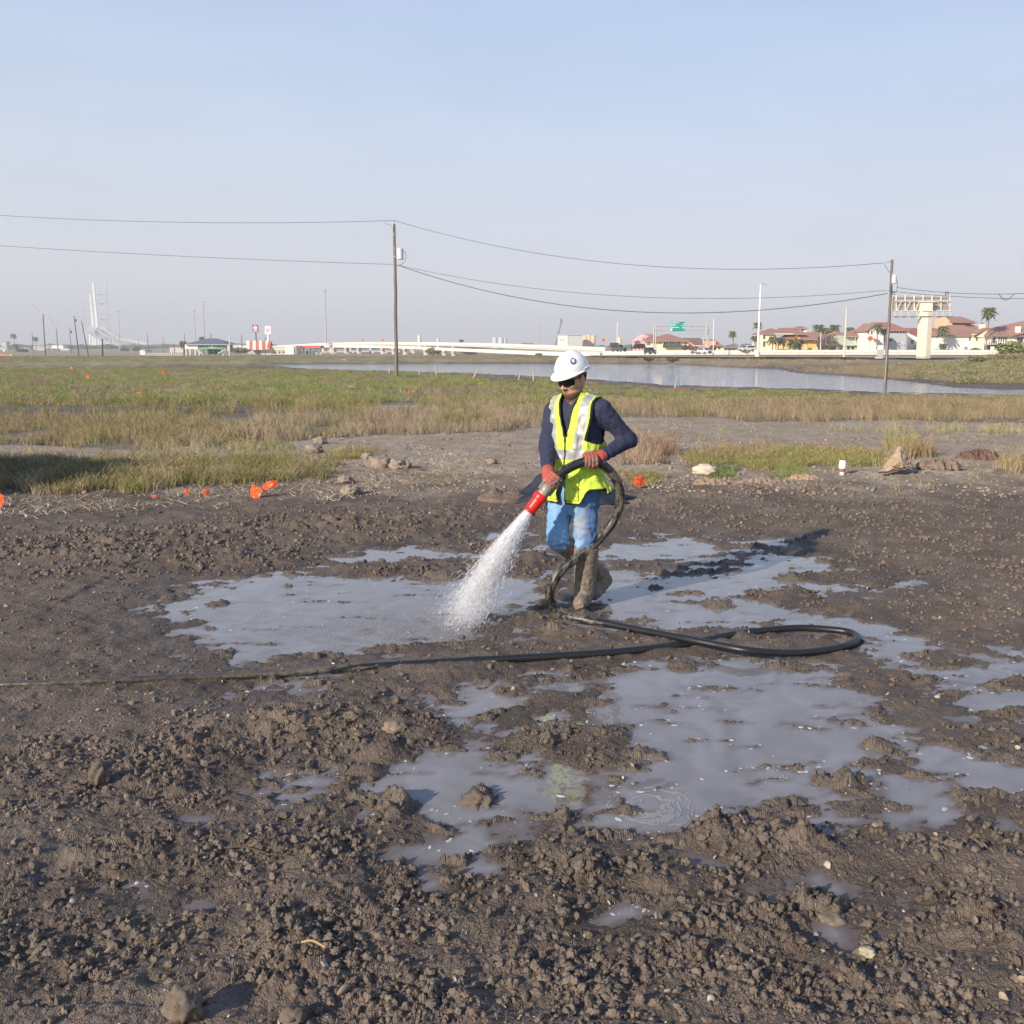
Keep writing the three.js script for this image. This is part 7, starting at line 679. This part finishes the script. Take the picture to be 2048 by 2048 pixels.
// utility poles far left
for (const [x0, y0, x1, y1, w, D, l] of [[91, 712, 86, 628, 2.4, 330, 'tallest wooden pole at the far left'], [158, 712, 148, 632, 2.4, 330, 'leaning pole with a dark box left of the bridge'], [178, 715, 163, 642, 2.2, 300, 'bare pole leaning hard before the far bridge'], [66, 705, 64, 664, 1.6, 480, 'short dark pole between two palms, far left'], [116, 702, 113, 657, 2, 640, 'grey pole left of the leaning poles'], [143, 705, 139, 655, 1.7, 430, 'short straight pole left of the boxed pole'], [298, 706, 294, 666, 1.8, 420, 'pole right of the far bridge ramp'], [327, 706, 326, 672, 1.3, 520, 'thin pole between bridge and green house'], [369, 710, 369, 666, 1.4, 360, 'thin dark pole at the green house palm'], [422, 680, 422, 666, 2, 420, 'short dark pole rising behind the green house roof'], [484, 702, 483, 669, 1.8, 420, 'dark pole left of the striped roof'], [531, 709, 530, 674, 1.4, 385, 'thin dark pole before the striped roof'], [278, 705, 277, 677, 1.2, 560, 'thin short pole on the bridge ramp side'], [222, 706, 222, 676, 1.1, 560, 'thin short pole under the bridge ramp'], [349, 709, 348, 688, 2, 380, 'stubby post left of the green house fence']]) pole('utility_pole', l, 'utility pole', D, x0, y0, x1, y1, w * S(D) * .52, D > 400 ? woodP : darkP, (t, tp, s) => { if (/boxed|box left/.test(l)) obj('transformer', cyl(1.6 * s, 1.6 * s, 5 * s, tp.x + 2.6 * s, tp.y - 11 * s, tp.z, 10), M(.1, .1, .11, .6), t); else if (/tallest|dark pole left/.test(l)) obj('crossarm', rod(V(tp.x - 3 * s, tp.y - 12 * s, tp.z), V(tp.x + 1 * s, tp.y - 10 * s, tp.z), .5 * s, 5), woodP, t); });
pole('post', 'thick dark stump post before the bridge ramp', 'post', 290, 205, 716, 204.5, 678, .33, darkP, (t, tp, s) => obj('pale_side', rod(V(-.5 * 1.2, 0, .1), V(tp.x - .6, tp.y * .1, .1), .12, 5), paleM, t)); pole('utility_pole', 'pale pole with crossarms right of the green house', 'utility pole', 368, 459, 710, 459, 670, .28, concM, (t, tp, s) => { objs('crossarm', [rod(V(tp.x - 3 * s, tp.y - 6 * s, 0), V(tp.x + 3 * s, tp.y - 6 * s, 0), .12, 5)], galvM, t); obj('transformer', cyl(1.4 * s, 1.4 * s, 5 * s, tp.x + 2 * s, tp.y - 20 * s, 0, 10), M(.2, .2, .21, .6), t); });
// cable bridge under construction, two kilometres off
{ const D = 2000, b = V(X(190, D), Y(706, D), -D), t = thing('cable_bridge', 'far white bridge with two pylons, still under construction', 'bridge', b), q = (x, y, z = 0) => V(zpt(x, y, -D).x - b.x, Y(y, D) - b.y, z), s = S(D), wm = M(.82, .82, .78, .8), gm = M(.42, .42, .42, .8);
  const py = (x0, y0, x1, y1, w0, w1) => { const a = q(x0, y0), c = q(x1, y1), g = new THREE.CylinderGeometry(w1 * s * .7, w0 * s * .7, 1, 4, 1); g.rotateY(Math.PI / 4); g.translate(0, .5, 0); const p = g.attributes.position; for (let i = 0; i < p.count; i++) { const v = p.getY(i); p.setXYZ(i, p.getX(i) + lerp(a.x, c.x, v), lerp(a.y, c.y, v), p.getZ(i)); } g.computeVertexNormals(); return g.toNonIndexed(); };
  for (const a of [[195, 657, 186.2, 566.5, 5.2, 3.4], [186.5, 654, 180, 588, 4, 2.2]]) { const g = py(...a); g.computeVertexNormals(); obj('pylon', g, wm, t); }
  const mast = (x0, y0, x1, y1, w) => rod(q(x0, y0, -10), q(x1, y1, -10), w * s, 4); objs('crane_mast', [mast(213, 660, 208.5, 560, .8), mast(191, 589, 208.5, 589, .9), mast(193, 607, 209, 607.5, .9), mast(196, 639, 212, 639.5, .8)], gm, t); objs('crane_mast', [mast(164, 655, 162, 604, .5), mast(163, 605.5, 181, 606.5, .8), mast(164, 621.5, 181, 622, .8)], gm, t);
  const deck = (list, dw, m, n) => obj(n, quadGeo(list.slice(1).map((p, i) => { const a = list[i]; return [q(a[0], a[1], 0), q(p[0], p[1], 0), q(p[0], p[1] + (p[2] || 3), dw), q(a[0], a[1] + (a[2] || 3), dw)]; })), m, t);
  const roadG = M(.46, .45, .43, .85); deck([[177, 652, 12], [196, 653, 12], [205, 660, 15], [222, 672, 12], [250, 681, 9], [290, 687, 6], [330, 692, 4]], 20, roadG, 'deck'); deck([[200, 653, 5], [214, 654, 6], [224, 661, 7], [243, 674, 5], [275, 681, 4], [300, 685, 4]], 8, M(.52, .52, .5, .85), 'deck');
  const rail = (list) => tube(list.map(p => q(p[0], p[1], 24)), .75 * s, 40, 5); objs('parapet', [rail([[196, 653], [206, 661], [220, 671], [250, 680], [300, 688.5]]), rail([[178, 664], [186, 672], [200, 678], [222, 685], [260, 692]]), rail([[214, 654], [224, 662], [243, 674], [275, 681.5], [310, 689]])], M(.78, .77, .72, .8), t);
  for (const [x, y] of [[180, 668], [186, 673], [191, 676], [197, 679], [203, 681], [209, 683], [216, 685], [224, 687], [233, 689]]) objs('pier', [py(x, 708, x, y, 3.0, 3.0)], wm, t); objs('falsework', [mast(172, 660, 172, 705, .6), mast(176, 662, 176, 705, .6), mast(170, 668, 182, 668, .5), mast(169, 655, 176, 655, .5)], gm, t); }
{ const D = 1500; for (const [l, a] of [['faint tower crane far left of the bridge', [[112, 700, 112, 660], [112, 660, 98, 630], [112, 652, 118, 646]]], ['faint second crane jib at the far left', [[80, 625, 66, 608], [66, 608, 65, 613]]]]) { const b = V(X(a[0][0], D), 0, -D), t = thing('distant_crane', l, 'crane', b), q = (x, y) => V(zpt(x, y, -D).x - b.x, Y(y, D), 0); objs('jib', a.map(p => rod(q(p[0], p[1]), q(p[2], p[3]), .55, 4)), M(.4, .38, .38, .8), t); } }
// low far buildings and the tree line
for (const [i, [x0, x1, y0, y1, c, D, l]] of [[0, 14, 693, 706, [.4, .42, .42], 900, 'grey building at the left edge'], [4, 12, 683, 694, [.5, .52, .52], 1000, 'pale block at the far left edge'], [66, 104, 690, 700, [.3, .33, .37], 900, 'long low dark-roofed building, far left'], [104, 126, 690, 694, [.8, .8, .76], 860, 'low white-roofed building, far left'], [75, 92, 697, 703, [.62, .62, .6], 820, 'small white shed, far left'], [122, 138, 697, 701, [.7, .68, .62], 800, 'pale shed left of the leaning poles'], [40, 60, 695, 699, [.36, .34, .3], 950, 'brown low building by the left shrubs'], [340, 366, 694, 706, [.62, .5, .46], 560, 'pinkish low house left of the green stilt house'], [464, 482, 689, 699, [.66, .62, .54], 700, 'cream low house left of the striped roof'], [480, 492, 690, 696, [.72, .72, .70], 640, 'small white house behind the striped roof'], [280, 290, 700, 708, [.75, .73, .68], 420, 'small white box building below the bridge ramp'], [640, 690, 699, 708, [.4, .42, .42], 560, 'grey shed in the shade under the flyover'], [700, 800, 700, 708, [.45, .46, .44], 600, 'long pale shed behind the flyover piers']].entries()) { const h = house(l, D, (x0 + x1) / 2, 'building', 'low_building'); h.wall(x0, x1, y0 + 1, y1 + 3, M(...c, .85), 8); h.part('roof', x0 - .4, x1 + .4, y0, y0 + 1.2, -8.3, .3, M(...c.map(v => v * .7), .85)); const n = Math.max(1, Math.floor((x1 - x0) / 8)); for (let k = 0; k < n; k++) h.win(x0 + 2 + k * 8, x0 + 5 + k * 8, lerp(y0, y1, .35), lerp(y0, y1, .7)); void i; }
{ const R = rng(88), m = [], c = []; for (let i = 0; i < 1500; i++) { const px = -200 + R() * 2500; if (px > 1180 && R() < .8) continue; const D = 1050 + 900 * R(); const x = X(px, D), s = 2.5 + 3.6 * R() * (.5 + .5 * n2(px * .02, 4)); m.push(mat4(V(x, H(x, -D, false) - .5, -D), 0, R() * 6, 0, s * 1.6, s * (.7 + .5 * R()), s * 1.6)); const t = .8 + .4 * R(); c.push(new THREE.Color().setRGB(.10 * t, .105 * t, .06 * t)); } tag(inst('distant_trees', clumps[0], leafM, m, c), 'low line of far trees along the horizon', 'trees'); }
{ const h = { D: 300 }; const t = thing('fence', 'low pale fence running left of the green stilt house', 'fence', V(X(330, 360), H(X(330, 360), -360, false), -360)); const s = S(360); for (let i = 0; i < 18; i++) obj('fence_post', bx(.18, 1.3, .18, (i * 4 - 36) * s, .6, 0), concM, t); for (const y of [.5, 1.1]) obj('rail', bx(72 * s, .12, .08, -2 * s, y, .12), concM, t); void h; }
for (const [px, py, w, h, D, l] of [[284, 707, 6, 5, 330, 'small white sign board below the bridge ramp'], [8, 703, 5, 3, 420, 'small white object at the far left edge'], [688, 722, 8, 2.5, 128, 'pale box at the pond far bank left of the pole']]) { const b = zpt(px, py, -D), s = S(D), t = thing('board', l, 'board', b); obj('panel', new RoundedBoxGeometry(w * s, h * s, .12, 1, .02).translate(0, h * s * .6, 0), paleM, t); obj('post', bx(.1, h * s, .1, 0, 0, -.08), concM, t); }
{ const b = zpt(12, 712, -340), s = S(340), t = thing('barrier_row', 'orange safety barrier lying at the far left', 'barrier', b); obj('barrier_body', new RoundedBoxGeometry(34 * s, 3.4 * s, .6, 2, .1).translate(-6 * s, .3, 0), MS(200, 120, 96, .8), t); obj('end_cap', bx(2 * s, 3.2 * s, .7, 11 * s, .3, 0), paleM, t); }

// a pickup parked just past the left edge: its shadow lies across the grass
{ const t = car('pickup_truck', 'dark grey pickup truck parked beyond the left edge, shading the grass', 'pickup truck', 11.5, -620, 1010, .12, [.06, .065, .07], 'truck'); t.position.set(-9.4, H(-9.4, -11.4, false), -11.4); }
renderer.render(scene, camera);
